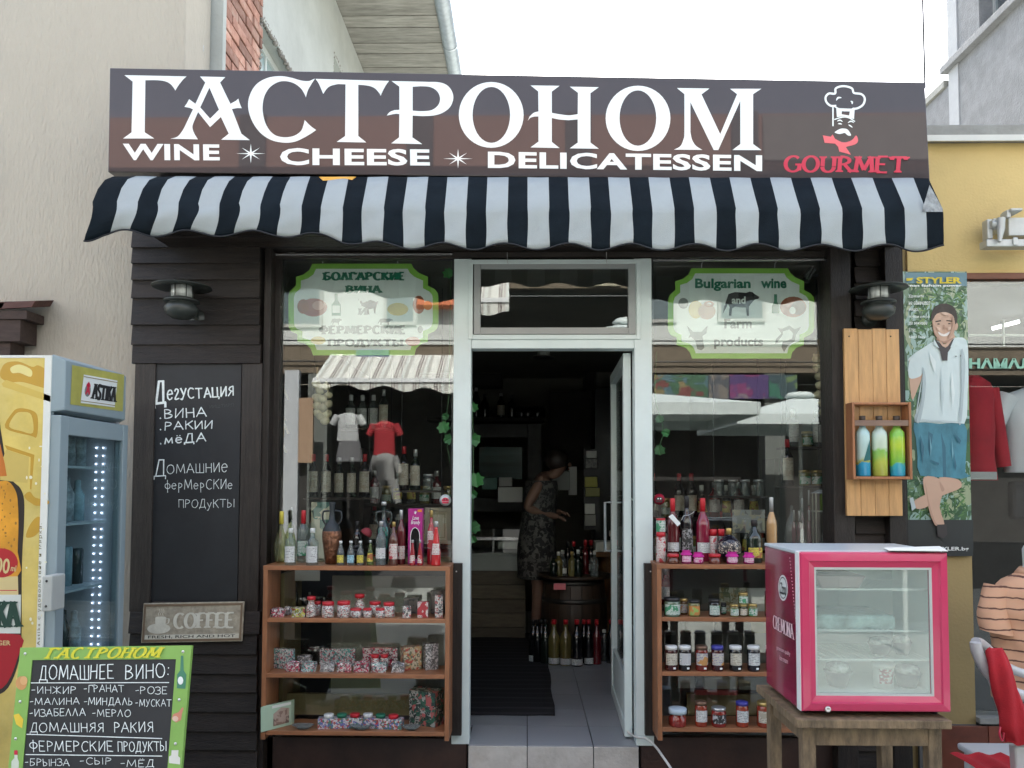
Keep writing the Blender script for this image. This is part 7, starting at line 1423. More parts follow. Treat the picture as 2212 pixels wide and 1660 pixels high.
t = thing('pendant_lamp', 'dim glass pendant lamp hanging from the ceiling inside the shop', 'lamp', tuple(c)); m = M(); m.lathe([(.05, .06), (.055, -.02), (.0, -.02)], c, 16); part('lamp_shade', m, flat('frosted_lamp', (.35, .36, .33), .4), t); m = M(); m.lathe([(.09, -.03), (.09, -.022), (.02, -.02)], c, 18); part('lamp_rim', m, BLKP, t); m = M(); m.tube([c + Vector((0, 0, .06)), Vector((c.x, c.y, zl_ := P(1106, 498, 0).z + .03))], .004, 6); part('cord', m, BLKP, t)
# ------------------------------------------------------------------ woman at the counter
py_ = 2.45; k = (py_ + 4.12) / F
def PW_(zx, zy, f=zd2, dy=0.0): return P(*f(zx, zy), py_ + dy)
wm = thing('person', 'woman in a patterned grey dress bending over the counter inside the shop', 'person', (PW_(510, 900).x, py_, FZ))
SKIN = mat('skin', (.22, .125, .09), .5, var=.08, vs=12); DRESS = printed('patterned_dress', [(.03, .03, .033), (.10, .10, .095), (.02, .02, .022), (.13, .13, .12)], 20, .8, 0); HAIR = mat('dark_hair', (.022, .015, .012), .5, var=.4, vs=30, stretch=(1, 1, 6))
hc = PW_(690, 1385, zd1); sh = PW_(575, 1490, zd1); hip = PW_(515, 330); kn = PW_(520, 560); ft = Vector((PW_(505, 700).x, py_, FZ))
def skinbody(name, verts, edges, radii, mt, parent, root=0, sub=2):
    me = bpy.data.meshes.new(name); off = rootloc(parent); me.from_pydata([v - off for v in verts], edges, []); me.materials.append(mt)
    o = bpy.data.objects.new(name, me); COL.objects.link(o); o.parent = parent
    o.modifiers.new('skin', 'SKIN'); 
    for i, r in enumerate(radii): d = me.skin_vertices[0].data[i]; d.radius = (r, r) if not isinstance(r, tuple) else r; d.use_root = (i == root)
    s = o.modifiers.new('sub', 'SUBSURF'); s.levels = sub; s.render_levels = sub
    return o
X = Vector
v = [hip, hip + (sh - hip) * .45 + X((.02, 0, 0)), sh + X((0, 0, -.06)), sh + X((.05, 0, .04)), hc + X((-.03, 0, -.09)), hc + X((0, 0, 0)), hc + X((.012, 0, .07))]
e = [(0, 1), (1, 2), (2, 3), (3, 4), (4, 5), (5, 6)]; r = [.125, .11, .11, .05, .045, .082, .06]
el = PW_(452, 95); hd = PW_(640, 150)
n0 = len(v); v += [sh + X((0, -.15, 0)), X((el.x, el.y - .17, el.z)), X((hd.x - .05, hd.y - .12, hd.z + .01)), X((hd.x, hd.y - .10, hd.z))]; e += [(2, n0), (n0, n0 + 1), (n0 + 1, n0 + 2), (n0 + 2, n0 + 3)]; r += [.052, .042, .027, .026]
n1 = len(v); v += [sh + X((.03, .15, 0)), X((el.x + .06, el.y + .17, el.z + .02)), X((hd.x - .02, hd.y + .08, hd.z + .03)), X((hd.x + .04, hd.y + .07, hd.z + .03))]; e += [(2, n1), (n1, n1 + 1), (n1 + 1, n1 + 2), (n1 + 2, n1 + 3)]; r += [.052, .042, .027, .026]
for s in (-1, 1):
    n = len(v); v += [hip + X((0, s * .08, -.06)), kn + X((.01, s * .09, 0)), X((ft.x, ft.y + s * .1, FZ + .07)), X((ft.x + .13, ft.y + s * .1, FZ + .035))]; e += [(0, n), (n, n + 1), (n + 1, n + 2), (n + 2, n + 3)]; r += [.09, .055, .034, .03]
body = skinbody('body', v, e, r, SKIN, wm)
for s, base in ((-1, X((hd.x, hd.y - .10, hd.z))), (1, X((hd.x + .04, hd.y + .07, hd.z + .03)))):
    for i in range(5):
        dy = (i - 2) * .018; ln = (.05, .07, .078, .072, .058)[i] * (1 if i else .8)
        if i == 0: pts = [base + X((-.02, -s * .02, .01)), base + X((.01, -s * .045, .0)), base + X((.03, -s * .05, -.02))]
        else: pts = [base + X((0, dy, 0)), base + X((ln * .55, dy * 1.2, -.008)), base + X((ln * .85, dy * 1.2, -.035))]
        m = M(); m.tube(pts, [.010, .009, .007], 7); part('finger', m, SKIN, body)
# dress: rings round the torso down to the knees
rows = []
for f, c, ax, ay in ((0, sh + X((.0, 0, .0)), .13, .19), (.1, sh + X((.0, 0, -.1)), .145, .185), (.3, hip + (sh - hip) * .55, .14, .17), (.5, hip + (sh - hip) * .25, .145, .17), (.7, hip, .165, .19), (.85, hip + (kn - hip) * .5, .16, .19), (1, kn + X((0, 0, .06)), .165, .2)):
    rows.append([c + X((ax * math.cos(a) * (1 + .04 * math.sin(a * 5)), ay * math.sin(a), 0)) for a in [2 * PI * q / 22 for q in range(22)]])
m = M(); m.grid(rows, closed=True); dd = part('dress', m, DRESS, wm); s = dd.modifiers.new('sub', 'SUBSURF'); s.render_levels = 1; s.levels = 1
m = M(); m.ball(hc + X((-.02, 0, .035)), .098, .092, .095, 16, 10); m.ball(hc + X((-.085, 0, .03)), .05, .05, .05, 12, 8); part('hair', m, HAIR, wm)
m = M(); m.ball(hc + X((.083, 0, -.005)), .016, .011, .02, 8, 6); part('nose', m, SKIN, wm)
for s in (-1, 1): m = M(); m.ball(hc + X((.07, s * .03, .015)), .008, .011, .008, 8, 6); part('eye', m, BLKP, wm)
m = M(); m.ball(hc + X((.075, 0, -.04)), .008, .02, .006, 8, 6); part('mouth', m, flat('lips', (.3, .08, .07), .5), wm)
# ------------------------------------------------------------------ things hanging behind the glass
def z5(x, y): return 530.9 + x * .3091, 530.9 + y * .3091
def z7(x, y): return 1380.3 + x * .3091, 530.9 + y * .3091
GAR = mat('garlic_skin', (.42, .38, .24), .6, var=.2, vs=20, stretch=(4, 4, 1), rnd=.15, dirt=.3, ds=10, dcol=(.25, .16, .1))
def braid(lab, pts, Y, r, seed, name='onion_braid'):
    rg = random.Random(seed); c0 = P(*pts[0], Y); t = thing(name, lab, 'onion braid', tuple(c0)); m = M(); m.tube([P(p[0], p[1], Y + .02) for p in [(pts[0][0], pts[0][1] - 40)] + pts], .006, 7); part('string', m, mat('straw_rope', (.28, .22, .12), .9, var=.3, vs=20), t)
    for p in pts:
        c = P(*p, Y) + Vector((0, rg.uniform(-.02, .02), 0)); rr_ = r * rg.uniform(.85, 1.1); m = M(); m.lathe([(0, -rr_ * .75), (rr_ * .6, -rr_ * .62), (rr_, -rr_ * .05), (rr_ * .85, rr_ * .45), (rr_ * .3, rr_ * .8), (rr_ * .1, rr_ * 1.15)], c, 14, tilt=Matrix.Rotation(rg.uniform(-.6, .6), 3, 'Y') @ Matrix.Rotation(rg.uniform(-.5, .5), 3, 'X')); part('bulb', m, GAR, t)
braid('thick braid of pale onion bulbs hanging behind the left window', [z5(x, y) for x, y in ((500, 975), (560, 985), (520, 1020), (575, 1045), (500, 1070), (540, 1075), (580, 1110), (500, 1120), (545, 1135), (500, 1170), (560, 1175), (520, 1195), (550, 1225))], .22, .028, 1)
braid('single string of garlic bulbs hanging behind the right edge of the right window', [z7(x, y) for x, y in ((1255, 785), (1256, 850), (1262, 915), (1262, 978), (1262, 1042), (1268, 1105), (1293, 1165))], .12, .027, 2, 'garlic_string')
CORN = mat('corn_kernels', (.50, .36, .10), .5, var=.25, vs=60, bump=.9, bs=160); HUSK = mat('dry_corn_husk', (.40, .36, .24), .8, var=.2, vs=10, stretch=(5, 5, 1))
for i, (x, y0, y1, l) in enumerate(((238, 960, 1120, 'uppermost'), (215, 1110, 1270, 'second from the top'), (238, 1200, 1360, 'third from the top'), (222, 1330, 1500, 'lowest'))):
    a, b = P(*z5(x, y0), .12), P(*z5(x + 12, y1), .12); t = thing('corn_cob', l + ' of four dried corn cobs at the left window edge', 'corn cob', tuple(a))
    m = M(); n = 10; m.tube([a + (b - a) * j / n for j in range(n + 1)], [.004] + [.020 * math.sin(PI * (.15 + .8 * j / n)) ** .5 for j in range(1, n)] + [.003], 12); part('kernels', m, CORN, t)
    for s in (-1, 0, 1): m = M(); m.grid([[a + Vector((s * .012 * j - .006, -.02 + .004 * j, .03 - .03 * j)) , a + Vector((s * .012 * j + .008, -.021 + .004 * j, .03 - .03 * j))] for j in range(5)]); part('husk', m, HUSK, t)
LEAF = mat('vine_leaf', (.035, .16, .04), .45, var=.2, vs=9, rnd=.25)
def vine(lab, items, Y, stem):
    c = P(*items[0][:2], Y); t = thing('ivy_garland', lab, 'garland', tuple(c)); m = M(); m.tube(cr([P(x, y, Y + .005) for x, y in stem], 5), .0025, 6); part('stem', m, flat('green_stem', (.05, .12, .04), .6), t)
    for i, (x, y, s, a) in enumerate(items):
        c = P(x, y, Y); ca, sa = math.cos(a), math.sin(a); sh_ = [(0, -1), (.35, -.75), (.9, -.7), (.75, -.2), (1.05, .2), (.55, .35), (.35, .85), (0, .65), (-.35, .85), (-.55, .35), (-1.05, .2), (-.75, -.2), (-.9, -.7), (-.35, -.75)]; k_ = s * (Y + 4.12) / F
        vs = [c + Vector(((u * ca - v_ * sa) * k_, -.012 * abs(u), (u * sa + v_ * ca) * k_)) for u, v_ in sh_]; m = M(); m.add([c] + vs, [(0, j + 1, (j + 1) % 14 + 1) for j in range(14)], 0); part('leaf', m, LEAF, t)
vine('green artificial ivy leaves along the right edge of the left window', [(968, 590, 13, .2), (958, 922, 15, .4), (968, 950, 12, 2), (962, 900, 9, 1)], .03, [(975, 560), (972, 700), (970, 850), (962, 920), (972, 1000)])
vine('bright green artificial ivy leaves just inside the left door jamb', [(1022, 880, 12, .3), (1024, 950, 15, 1.2), (1029, 1036, 18, .1), (1022, 1068, 10, .9), (1024, 1140, 14, 2), (1022, 1165, 9, .5)], .12, [(1018, 800), (1020, 880), (1022, 950), (1022, 1036), (1020, 1170)])
vine('dark green artificial ivy leaves along the left edge of the right window', [(1424, 905, 10, .3), (1437, 935, 10, 1.2), (1424, 972, 13, .1)], .03, [(1418, 760), (1416, 860), (1430, 910), (1432, 940), (1420, 975)])
# racks of stock deep behind both windows
RK = mat('dark_rack_wood', (.035, .026, .02), .6, var=.3, vs=5)
def rack(lab, x0, x1, Y, zs_, grp, side):
    t = thing('stock_rack', lab, 'rack', ((x0 + x1) / 2, Y, FZ))
    for x in (x0, x1 - .03): m = M(); m.box(x, x + .03, Y, Y + .28, FZ, zs_[-1] + .4); part('rack_side', m, RK, t)
    for z in zs_: m = M(); m.box(x0 + .031, x1 - .031, Y, Y + .28, z - .02, z); part('rack_shelf', m, RK, t)
    rg = random.Random(int(x0 * 100)); protos = []
    for zi, z in enumerate(zs_):
        x = x0 + .09; n = 0
        while x < x1 - .08:
            j = rg.randrange(4); lb2 = '%s from the left on the %s shelf of the stock rack in the %s window' % (ORD[n], ('lowest', 'middle', 'upper', 'top')[zi], side); n += 1
            if len(protos) < 4 and len(protos) == min(j, len(protos)):
                b = bottle(['wine', 'rakia', 'jar', 'cone'][len(protos)], x, Y + .08, z, [.30, .24, .13, .22][len(protos)], .038, [BLKG, DRED, gmat('olive_preserve', 0), GRYC][len(protos)], [CR, CSV, CGD, CW][len(protos)], .86, [LC, LW, LG, LY_][len(protos)], (.15, .5), lb2, 'bottle', grp, name='stock_bottle', seg=12); protos.append(b)
            else: dup(protos[j % len(protos)], (x, Y + .08 + rg.uniform(0, .05), z), lb2)
            x += rg.uniform(.078, .10)
rack('dark stock rack of bottles deep behind the left window', -1.2, -.45, 1.6, [.75, 1.12, 1.42], 'stock bottles behind the left window', 'left')
rack('dark stock rack of bottles deep behind the right window', .78, 1.7, 1.3, [.75, 1.08, 1.34], 'stock bottles behind the right window', 'right')

# nearer tiers of jars and bottles inside both windows
ZCEIL = P(1106, 541, -.1).z + .03
def tier(lab, px0, px1, py, Y, kinds_, side, dep=.2, hang=True):
    a, b = P(px0, py, Y), P(px1, py, Y); t = thing('glass_shelf', lab, 'shelf', ((a.x + b.x) / 2, Y, a.z))
    m = M(); m.box(a.x, b.x, Y, Y + dep, a.z - .012, a.z); part('shelf_board', m, RK, t)
    for x in (a.x + .03, b.x - .03): m = M(); m.tube([(x, Y + .1, a.z), (x, Y + .1, ZCEIL)], .0025, 6); part('hanging_rod', m, BLKP, t)
    rg = random.Random(px0); x = a.x + .05; n = 0; pr_ = {}
    while x < b.x - .04 and n < 15:
        k = kinds_[rg.randrange(len(kinds_))]; lb = '%s from the left on the hanging shelf at %s' % (ORD[n], side); pos = (x, Y + rg.uniform(.03, .09), a.z + .001)
        if k in pr_: dup(pr_[k], pos, lb)
        else: pr_[k] = bottle(k[0], pos[0], pos[1], pos[2], k[1], k[2], MATS[k[3]], MATS[k[4]], .86, MATS[k[5]] if k[5] else None, (.12, .6), lb, 'jar' if k[0] == 'jar' else 'bottle', 'goods on the hanging shelf at the ' + side, seg=12, name='stock_jar' if k[0] == 'jar' else 'stock_bottle')
        x += rg.uniform(.072, .088); n += 1
J = [('jar', .10, .032, 'clear_bottle_glass', 'silver_cap', None), ('jar', .09, .033, 'olive_preserve', 'gold_cap', 'green_white_label'), ('jar', .11, .03, 'red_jam', 'white_cap', 'white_label')]
B_ = [('wine', .27, .034, 'black_glass', 'red_cap', 'cream_label'), ('rakia', .22, .034, 'grey_tinted_glass', 'white_cap', 'white_label'), ('wine', .25, .032, 'dark_green_glass', 'silver_cap', 'cream_label')]
tier('narrow hanging shelf of jars across the right window', 1540, 1660, 1072, .75, J, 'middle in the right window')
tier('hanging shelf of bottles and jars at the right of the right window', 1690, 1795, 1050, .5, B_ + J, 'right in the right window')
tier('upper hanging shelf of small bottles at the right of the right window', 1700, 1795, 965, .6, J + B_[1:2], 'top right in the right window')
tier('hanging shelf of bottles at the left of the left window', 655, 800, 1075, .8, B_, 'left in the left window')
tier('hanging shelf of bottles at the right of the left window', 850, 960, 1060, .7, J + B_, 'right in the left window')
tier('upper hanging shelf of bottles in the left window', 735, 850, 925, .95, B_, 'top in the left window')
# ------------------------------------------------------------------ tall clothing poster on the yellow building
def z8(x, y): return 1769.6 + x * .3411, 407 + y * .3411
PY = YY - .022
c = [P(1955, 1201, PY), P(2100, 1201, PY), P(2088, 587, PY), P(1950, 587, PY)]
ps = thing('clothing_poster', 'tall clothing poster of a man in a white polo shirt and blue shorts', 'poster', tuple(c[0]))
m = M(); m.loops([c], 0, (0, .006, 0)); part('poster_sheet', m, printed('palm_garden_print', [(.04, .10, .06), (.12, .22, .12), (.28, .42, .38), (.05, .13, .05), (.30, .36, .22)], 16, .35, .4, (1, 1, .5)), ps)
rl = random.Random(21)
for nm, col, n_, sz in (('leaf_print', (.03, .09, .035), 190, 34), ('leaf_print', (.08, .19, .06), 150, 28), ('leaf_print', (.22, .32, .12), 70, 22), ('leaf_print', (.42, .48, .36), 24, 16)):
    mm = flat('poster_leaf_%d' % n_, col, .4); m = M()
    for i in range(n_):
        x, y = rl.uniform(575, 925), rl.choice((rl.uniform(640, 1100), rl.uniform(640, 900), rl.uniform(1790, 2080))); a0 = rl.uniform(0, PI); l_, w_2 = sz * rl.uniform(.6, 1.5), sz * rl.uniform(.12, .3)
        q = [(x + l_ * math.cos(a0), y + l_ * math.sin(a0)), (x - w_2 * math.sin(a0), y + w_2 * math.cos(a0)), (x - l_ * math.cos(a0), y - l_ * math.sin(a0)), (x + w_2 * math.sin(a0), y - w_2 * math.cos(a0))]
        m.loops([[P(*z8(max(552, min(930, u)), v), PY - .0004 - .0000015 * i - .0002 * ((190, 150, 70, 24).index(n_)) * .5) for u, v in q]])
    part(nm, m, mm, ps, kind='stuff')
zc = [.0004]
def pp(l, mt, s=z8, name='figure_print'):
    zc[0] += .00025; m = M(); m.loops([[P(*s(x, y), PY - .001 - zc[0]) for x, y in l]]); part(name, m, mt, ps)
SKP = mat('sunny_skin_print', (.56, .37, .27), .4, var=.06); SHP = mat('white_shirt_print', (.58, .68, .68), .4, var=.05, vs=5); SHD = flat('shirt_fold_print', (.48, .57, .58), .4); JEAN = mat('blue_denim_print', (.06, .22, .29), .4, var=.3, vs=7, stretch=(2, 2, 1)); JD = flat('dark_denim_print', (.04, .14, .2), .4); HRP = mat('brown_hair_print', (.035, .025, .02), .4, var=.3, vs=20)
pp([(545, 535), (935, 535), (935, 620), (545, 600)], mat('poster_sky_print', (.13, .24, .28), .4, var=.2, vs=6))
pp([(545, 2100), (975, 2100), (975, 2330), (545, 2330)], flat('poster_dark_band', (.03, .035, .035), .4))
pp([(1180 - 0, 0)] * 0 + c2([(560, 1090), (600, 1050), (660, 1010), (740, 965), (800, 990), (850, 950), (930, 960), (945, 1100), (940, 1300), (918, 1495), (760, 1495), (605, 1478), (640, 1350), (655, 1180), (640, 1130), (610, 1100)], 3, True), SHP)
pp(c2([(568, 1110), (590, 1080), (640, 1120), (655, 1180), (620, 1280), (590, 1340), (575, 1250)], 3, True), SKP); pp(c2([(566, 1120), (600, 1050), (655, 1080), (655, 1170), (620, 1200), (570, 1200)], 3, True), SHP)
pp([(640, 1250), (655, 1180), (660, 1185), (610, 1470), (604, 1475)], SHD)
pp(c2([(600, 1485), (760, 1492), (918, 1492), (935, 1600), (925, 1800), (960, 1815), (905, 1840), (800, 1830), (640, 1820), (622, 1700), (612, 1580)], 2, True), JEAN); pp([(770, 1540), (800, 1640), (805, 1830), (785, 1830), (780, 1660)], JD)
pp([(690, 1540), (720, 1560), (700, 1700), (690, 1650)], JD)
pp([(745, 960), (795, 985), (860, 945), (850, 900), (750, 900)], SKP); pp(c2([(718, 830), (735, 780), (800, 765), (860, 790), (865, 870), (845, 930), (800, 975), (760, 960), (725, 915)], 4, True), SKP); pp(c2([(868, 850), (880, 870), (870, 900), (858, 890)], 3, True), SKP)
pp(c2([(708, 840), (712, 790), (740, 745), (800, 730), (855, 755), (875, 810), (872, 850), (858, 860), (850, 810), (800, 785), (745, 795), (722, 830)], 3, True), HRP)
pp([(735, 842), (770, 835), (772, 843), (738, 849)], HRP); pp([(805, 835), (842, 838), (842, 846), (806, 842)], HRP); pp(ell(756, 860, 9, 4, 0, 340, 10), HRP); pp(ell(824, 858, 9, 4, 0, 340, 10), HRP); pp(c2([(752, 908), (790, 925), (830, 905), (815, 932), (785, 938), (762, 928)], 3, True), flat('smile_print', (.75, .70, .66), .4)); pp([(785, 865), (795, 865), (802, 892), (782, 895)], flat('skin_shade_print', (.40, .24, .17), .4)); pp(c2([(740, 950), (790, 970), (850, 945), (840, 960), (800, 982), (755, 968)], 3, True), MATS['skin_shade_print'])
pp([(728, 955), (790, 1000), (855, 950), (862, 968), (815, 1040), (812, 1092), (780, 1092), (765, 1030), (730, 985)], flat('dark_collar_print', (.045, .04, .045), .4)); pp([(755, 965), (795, 990), (845, 955), (815, 1000), (800, 1010), (780, 1000)], SKP)
pp([(855, 950), (885, 985), (840, 1005), (830, 1010)], SHP); pp([(728, 955), (722, 990), (762, 1015)], SHP)
pp(ell(866, 1064, 7, 3, 0, 340, 8), HRP); pp(ell(898, 1062, 7, 3, 0, 340, 8), HRP)
z10l = z10
SH2 = flat('shirt_pale_shade_print', (.40, .48, .50), .4); SKD = flat('skin_mid_shade_print', (.46, .29, .21), .4); LIT = flat('shirt_light_print', (.68, .76, .75), .4)
pp(c2([(655, 1130), (675, 1200), (668, 1330), (640, 1475), (615, 1470), (648, 1340), (655, 1200)], 3, True), SH2); pp(c2([(900, 1020), (925, 1100), (915, 1300), (900, 1480), (885, 1480), (900, 1300)], 3, True), SH2)
pp([(770, 1120), (790, 1300), (780, 1440), (772, 1300)], SHD); pp([(700, 1040), (740, 1100), (735, 1180), (705, 1090)], LIT); pp([(840, 1150), (860, 1300), (845, 1400), (835, 1250)], LIT); pp([(650, 1462), (900, 1478), (900, 1490), (640, 1475)], SHD)
pp(c2([(722, 850), (735, 900), (755, 935), (770, 960), (745, 940), (725, 905)], 3, True), SKD); pp(c2([(840, 800), (862, 860), (845, 925), (815, 955), (835, 900), (845, 850)], 3, True), SKD); pp(c2([(775, 790), (800, 785), (820, 795), (800, 805)], 3, True), flat('skin_light_print', (.66, .47, .36), .4))
pp([(745, 877), (768, 885), (765, 905), (748, 895)], MATS['skin_light_print']); pp([(812, 880), (836, 875), (835, 895), (815, 900)], MATS['skin_light_print'])
for q in ([(640, 1560), (665, 1640), (655, 1760), (645, 1650)], [(850, 1540), (900, 1600), (890, 1620)], [(850, 1650), (870, 1760), (860, 1790)], [(700, 1720), (760, 1740), (755, 1755)]): pp(q, JD)
for q in ([(700, 1560), (712, 1640), (706, 1700)], [(840, 1580), (852, 1680), (842, 1720)]): pp(q, flat('light_denim_print', (.16, .36, .43), .4))
pp(c2([(825, 178), (900, 185), (925, 240), (905, 330), (930, 420), (880, 420), (850, 330), (830, 260)], 3, True), SKP, z10l); pp(c2([(905, 180), (1000, 190), (1015, 230), (950, 260), (880, 290), (840, 330), (790, 340), (775, 300), (850, 260), (915, 230)], 3, True), SKP, z10l)
pp(c2([(832, 200), (850, 300), (880, 400), (895, 418), (880, 420), (850, 340)], 3, True), MATS['skin_mid_shade_print'], z10l); pp(c2([(905, 200), (930, 240), (915, 250)], 3, True), MATS['skin_mid_shade_print'], z10l); pp([(752, 285), (770, 280), (785, 335), (765, 350)], MATS['shirt_fold_print'], z10l); pp([(892, 420), (940, 418), (945, 470), (925, 490), (895, 480)], flat('dark_shoe_print', (.05, .045, .045), .4), z10l)
pp([(760, 395), (1070, 375), (1072, 440), (760, 450)], mat('beach_sand_print', (.35, .33, .26), .5, var=.3, vs=20), z10l) if False else None
def ptx(s, x0, y0, x1, y1, mt, bold=.01, sy=z8, shear=0):
    zc[0] += .00025; q = quadmap(P(*sy(x0, y1), PY - .001), P(*sy(x1, y1), PY - .001), P(*sy(x1, y0), PY - .001), P(*sy(x0, y0), PY - .001)); m = M(); put_sans(m, s, q, bold, shear, off=zc[0]); part('poster_lettering', m, mt, ps)
ptx('STYLER', 608, 567, 895, 608, flat('poster_yellow_print', (.66, .52, .03), .4), .04); pp([(552, 570), (598, 568), (585, 585), (552, 587)], MATS['poster_yellow_print']); ptx('man fashion power', 555, 612, 895, 632, WHITEV, .02)
for i, (s, w) in enumerate((('Дрехите', 655), ('не означават', 695), ('нищо,', 620), ('преди някой', 690), ('да заживее', 675), ('в тях.', 605), ('Марк Твен', 662))): ptx(s, 560, 678 + i * 43, w, 700 + i * 43, WHITEV, .0)
ptx('STYLER.bg', 870, 532, 1045, 556, WHITEV, .02, z10)
# ------------------------------------------------------------------ folded awning bracket on the yellow wall
ALB = mat('silver_white_bracket', (.50, .52, .50), .4, metal=.3, var=.1, dirt=.25, ds=10, dcol=(.25, .25, .24))
ab_ = thing('awning_bracket', 'white metal bracket of a folded awning high on the yellow wall', 'bracket', tuple(P(*z8(1200, 370), YY - .1)))
for q, y, d in (((1062, 322, 1420, 368), YY - .16, .07), ((1066, 195, 1100, 320), YY - .14, .05), ((1105, 190, 1180, 262), YY - .15, .10), ((1200, 185, 1420, 300), YY - .10, .09), ((1230, 310, 1262, 360), YY - .17, .009), ((1190, 135, 1215, 185), YY - .14, .05), ((1216, 125, 1290, 142), YY - .16, .1)):
    x0, x1, z0, z1 = RC(*z8(*q[:2]), *z8(*q[2:]), y); m = M(); m.box(x0, x1, y, y + d, z0, z1); part('bracket_piece', m, ALB, ab_, .004)
m = M(); m.tube([P(*z8(1150, 190), YY - .17), P(*z8(1150, 262), YY - .17), P(*z8(1142, 340), YY - .18)], [.022, .018, .008], 12); part('gear_shaft', m, ALB, ab_)
m = M(); m.tube([P(*z8(1085, 230), YY - .15), P(*z8(1130, 230), YY - .15)], .02, 12); part('roller_end', m, ALB, ab_)
# ------------------------------------------------------------------ clothes behind the neighbouring window and its lettering
m = M(); put_sans(m, 'НАМАЛЕНИЕ', quadmap(P(*z8(948, 1142), YY + .015), P(*z8(1640, 1142), YY + .015), P(*z8(1640, 1078), YY + .015), P(*z8(948, 1078), YY + .015)), .04, off=.002)
solo('window_lettering', m, flat('pale_green_letters', (.25, .50, .38), .5), 'pale green Cyrillic sale lettering on the clothes shop window', 'lettering')
def shirt(name, lab, q, Y, mt, zf=z8, sleeve=.25, cat='shirt', sl=.35, depth=.1, world=None):
    x0, x1, z0, z1 = world or RC(*zf(q[0], q[1]), *zf(q[2], q[3]), Y); w = x1 - x0; h = z1 - z0
    def ring(z, xa, xb, d): 
        cx = (xa + xb) / 2; a_ = (xb - xa) / 2; return [Vector((cx + a_ * math.cos(a), Y + d * math.sin(a) + .01 * math.sin(3 * a + z * 20), z)) for a in [2 * PI * k / 18 for k in range(18)]]
    rows = []
    for f, u0, u1, d in ((0, .13, .87, 1), (.25, .15, .85, 1), (.5, .16, .84, 1), (.72, .15, .85, 1), (.84, .10, .90, .8), (.93, .2, .8, .7), (.985, .36, .64, .5), (1, .40, .60, .4)): rows.append(ring(z0 + h * f, x0 + w * u0, x0 + w * u1, depth * d))
    t = thing(name, lab, cat, ((x0 + x1) / 2, Y, z0)); m = M(); m.grid(rows, closed=True); part('shirt_body', m, mt, t)
    for s in (0, 1):
        a = Vector((x0 + w * (.17 if not s else .83), Y, z0 + h * .88)); b = Vector((x0 + w * (-.02 if not s else 1.02), Y - .01, z0 + h * (.88 - sl))); m = M(); m.tube([a, (a + b) / 2 + Vector((0, 0, h * .02)), b], [w * .14, w * .13, w * .12], 12); part('sleeve', m, mt, t)
    return t
shirt('red_jacket', 'crimson red jacket hanging behind the clothes shop window', (800, 1190, 1150, 1850), YY + .16, mat('crimson_fabric', (.34, .008, .02), .8, var=.15), cat='jacket', sl=.75)
shirt('white_tshirt', 'white t-shirt hanging at the right behind the clothes shop window', (1100, 1260, 1640, 1800), YY + .2, mat('white_cotton', (.62, .64, .66), .85, var=.06), cat='t-shirt')
m = M(); x0, x1, z0, z1 = RC(*z8(1225, 1800), *z8(1700, 2100), YY + .40); m.box(x0, x1, YY + .40, YY + .46, z0, z1 - .05); o = solo('black_shorts', m, mat('black_fabric', (.02, .022, .03), .85, var=.2), 'dark folded trousers under the white t-shirt in the clothes shop', 'trousers', bevel=.02)
m = M(); x0, x1, z0, z1 = RC(*z8(1290, 1640), *z8(1500, 1740), YY + .38); q = quadmap((x0, YY + .38, z0), (x1, YY + .38, z0), (x1, YY + .38, z1), (x0, YY + .38, z1)); put_sans(m, 'ДЖИ', q, .05, off=.002); solo('price_lettering', m, BLKP, 'black Cyrillic letters behind the glass at the right edge', 'lettering')
m = M(); a, b = P(*z8(1100, 888), YY + .8), P(*z8(1262, 845), YY + .8); m.bar(a, b, .02); solo('strip_lamp', m, flat('lit_tube', (.9, .95, 1), .5, emit=2.0), 'lit white tube lamp inside the clothes shop window', 'lamp')
m = M(); a, b = P(*z8(948, 932), YY + .6), P(*z8(1500, 932), YY + .6); m.bar(a, b, .012); m.bar(P(*z8(1165, 835), YY + .6), P(*z8(1168, 1000), YY + .6), .012); solo('clothes_rail', m, ALB, 'thin metal clothes rail behind the clothes shop window', 'rail')
m = M(); x0, x1, z0, z1 = RC(*z10(1065, 150), *z10(1228, 190), YY - .02); m.box(x0, x1, YY + .03, YY + .2, z0, z1); solo('price_shelf', m, GREYAL, 'pale metal strip below the crimson jacket', 'strip', bevel=.003)
# ------------------------------------------------------------------ bust mannequin with striped orange polo shirt
MY = -.42
mc = P(*z10(1335, 1300), MY)
mn = thing('mannequin', 'white bust mannequin wearing an orange polo shirt with thin dark stripes', 'mannequin', (mc.x, MY, 0))
STR = mat('orange_striped_jersey', (.60, .34, .21), .9, var=.06, bump=.1)
# stripe lines added in the material by height
t_ = STR.node_tree; b_ = t_.nodes['Principled BSDF']; tc_ = N(t_, 'ShaderNodeTexCoord'); sp2 = N(t_, 'ShaderNodeSeparateXYZ'); t_.links.new(tc_.outputs['Object'], sp2.inputs[0]); nz2 = N(t_, 'ShaderNodeTexNoise'); nz2.inputs['Scale'].default_value = 26; t_.links.new(tc_.outputs['Object'], nz2.inputs['Vector'])
ma = N(t_, 'ShaderNodeMath', operation='MULTIPLY_ADD'); ma.inputs[1].default_value = .012; t_.links.new(nz2.outputs['Fac'], ma.inputs[0]); t_.links.new(sp2.outputs['Z'], ma.inputs[2]); dv = N(t_, 'ShaderNodeMath', operation='DIVIDE'); dv.inputs[1].default_value = .046; t_.links.new(ma.outputs[0], dv.inputs[0]); fr2 = N(t_, 'ShaderNodeMath', operation='FRACT'); t_.links.new(dv.outputs[0], fr2.inputs[0]); lt = N(t_, 'ShaderNodeMath', operation='LESS_THAN'); lt.inputs[1].default_value = .15; t_.links.new(fr2.outputs[0], lt.inputs[0])
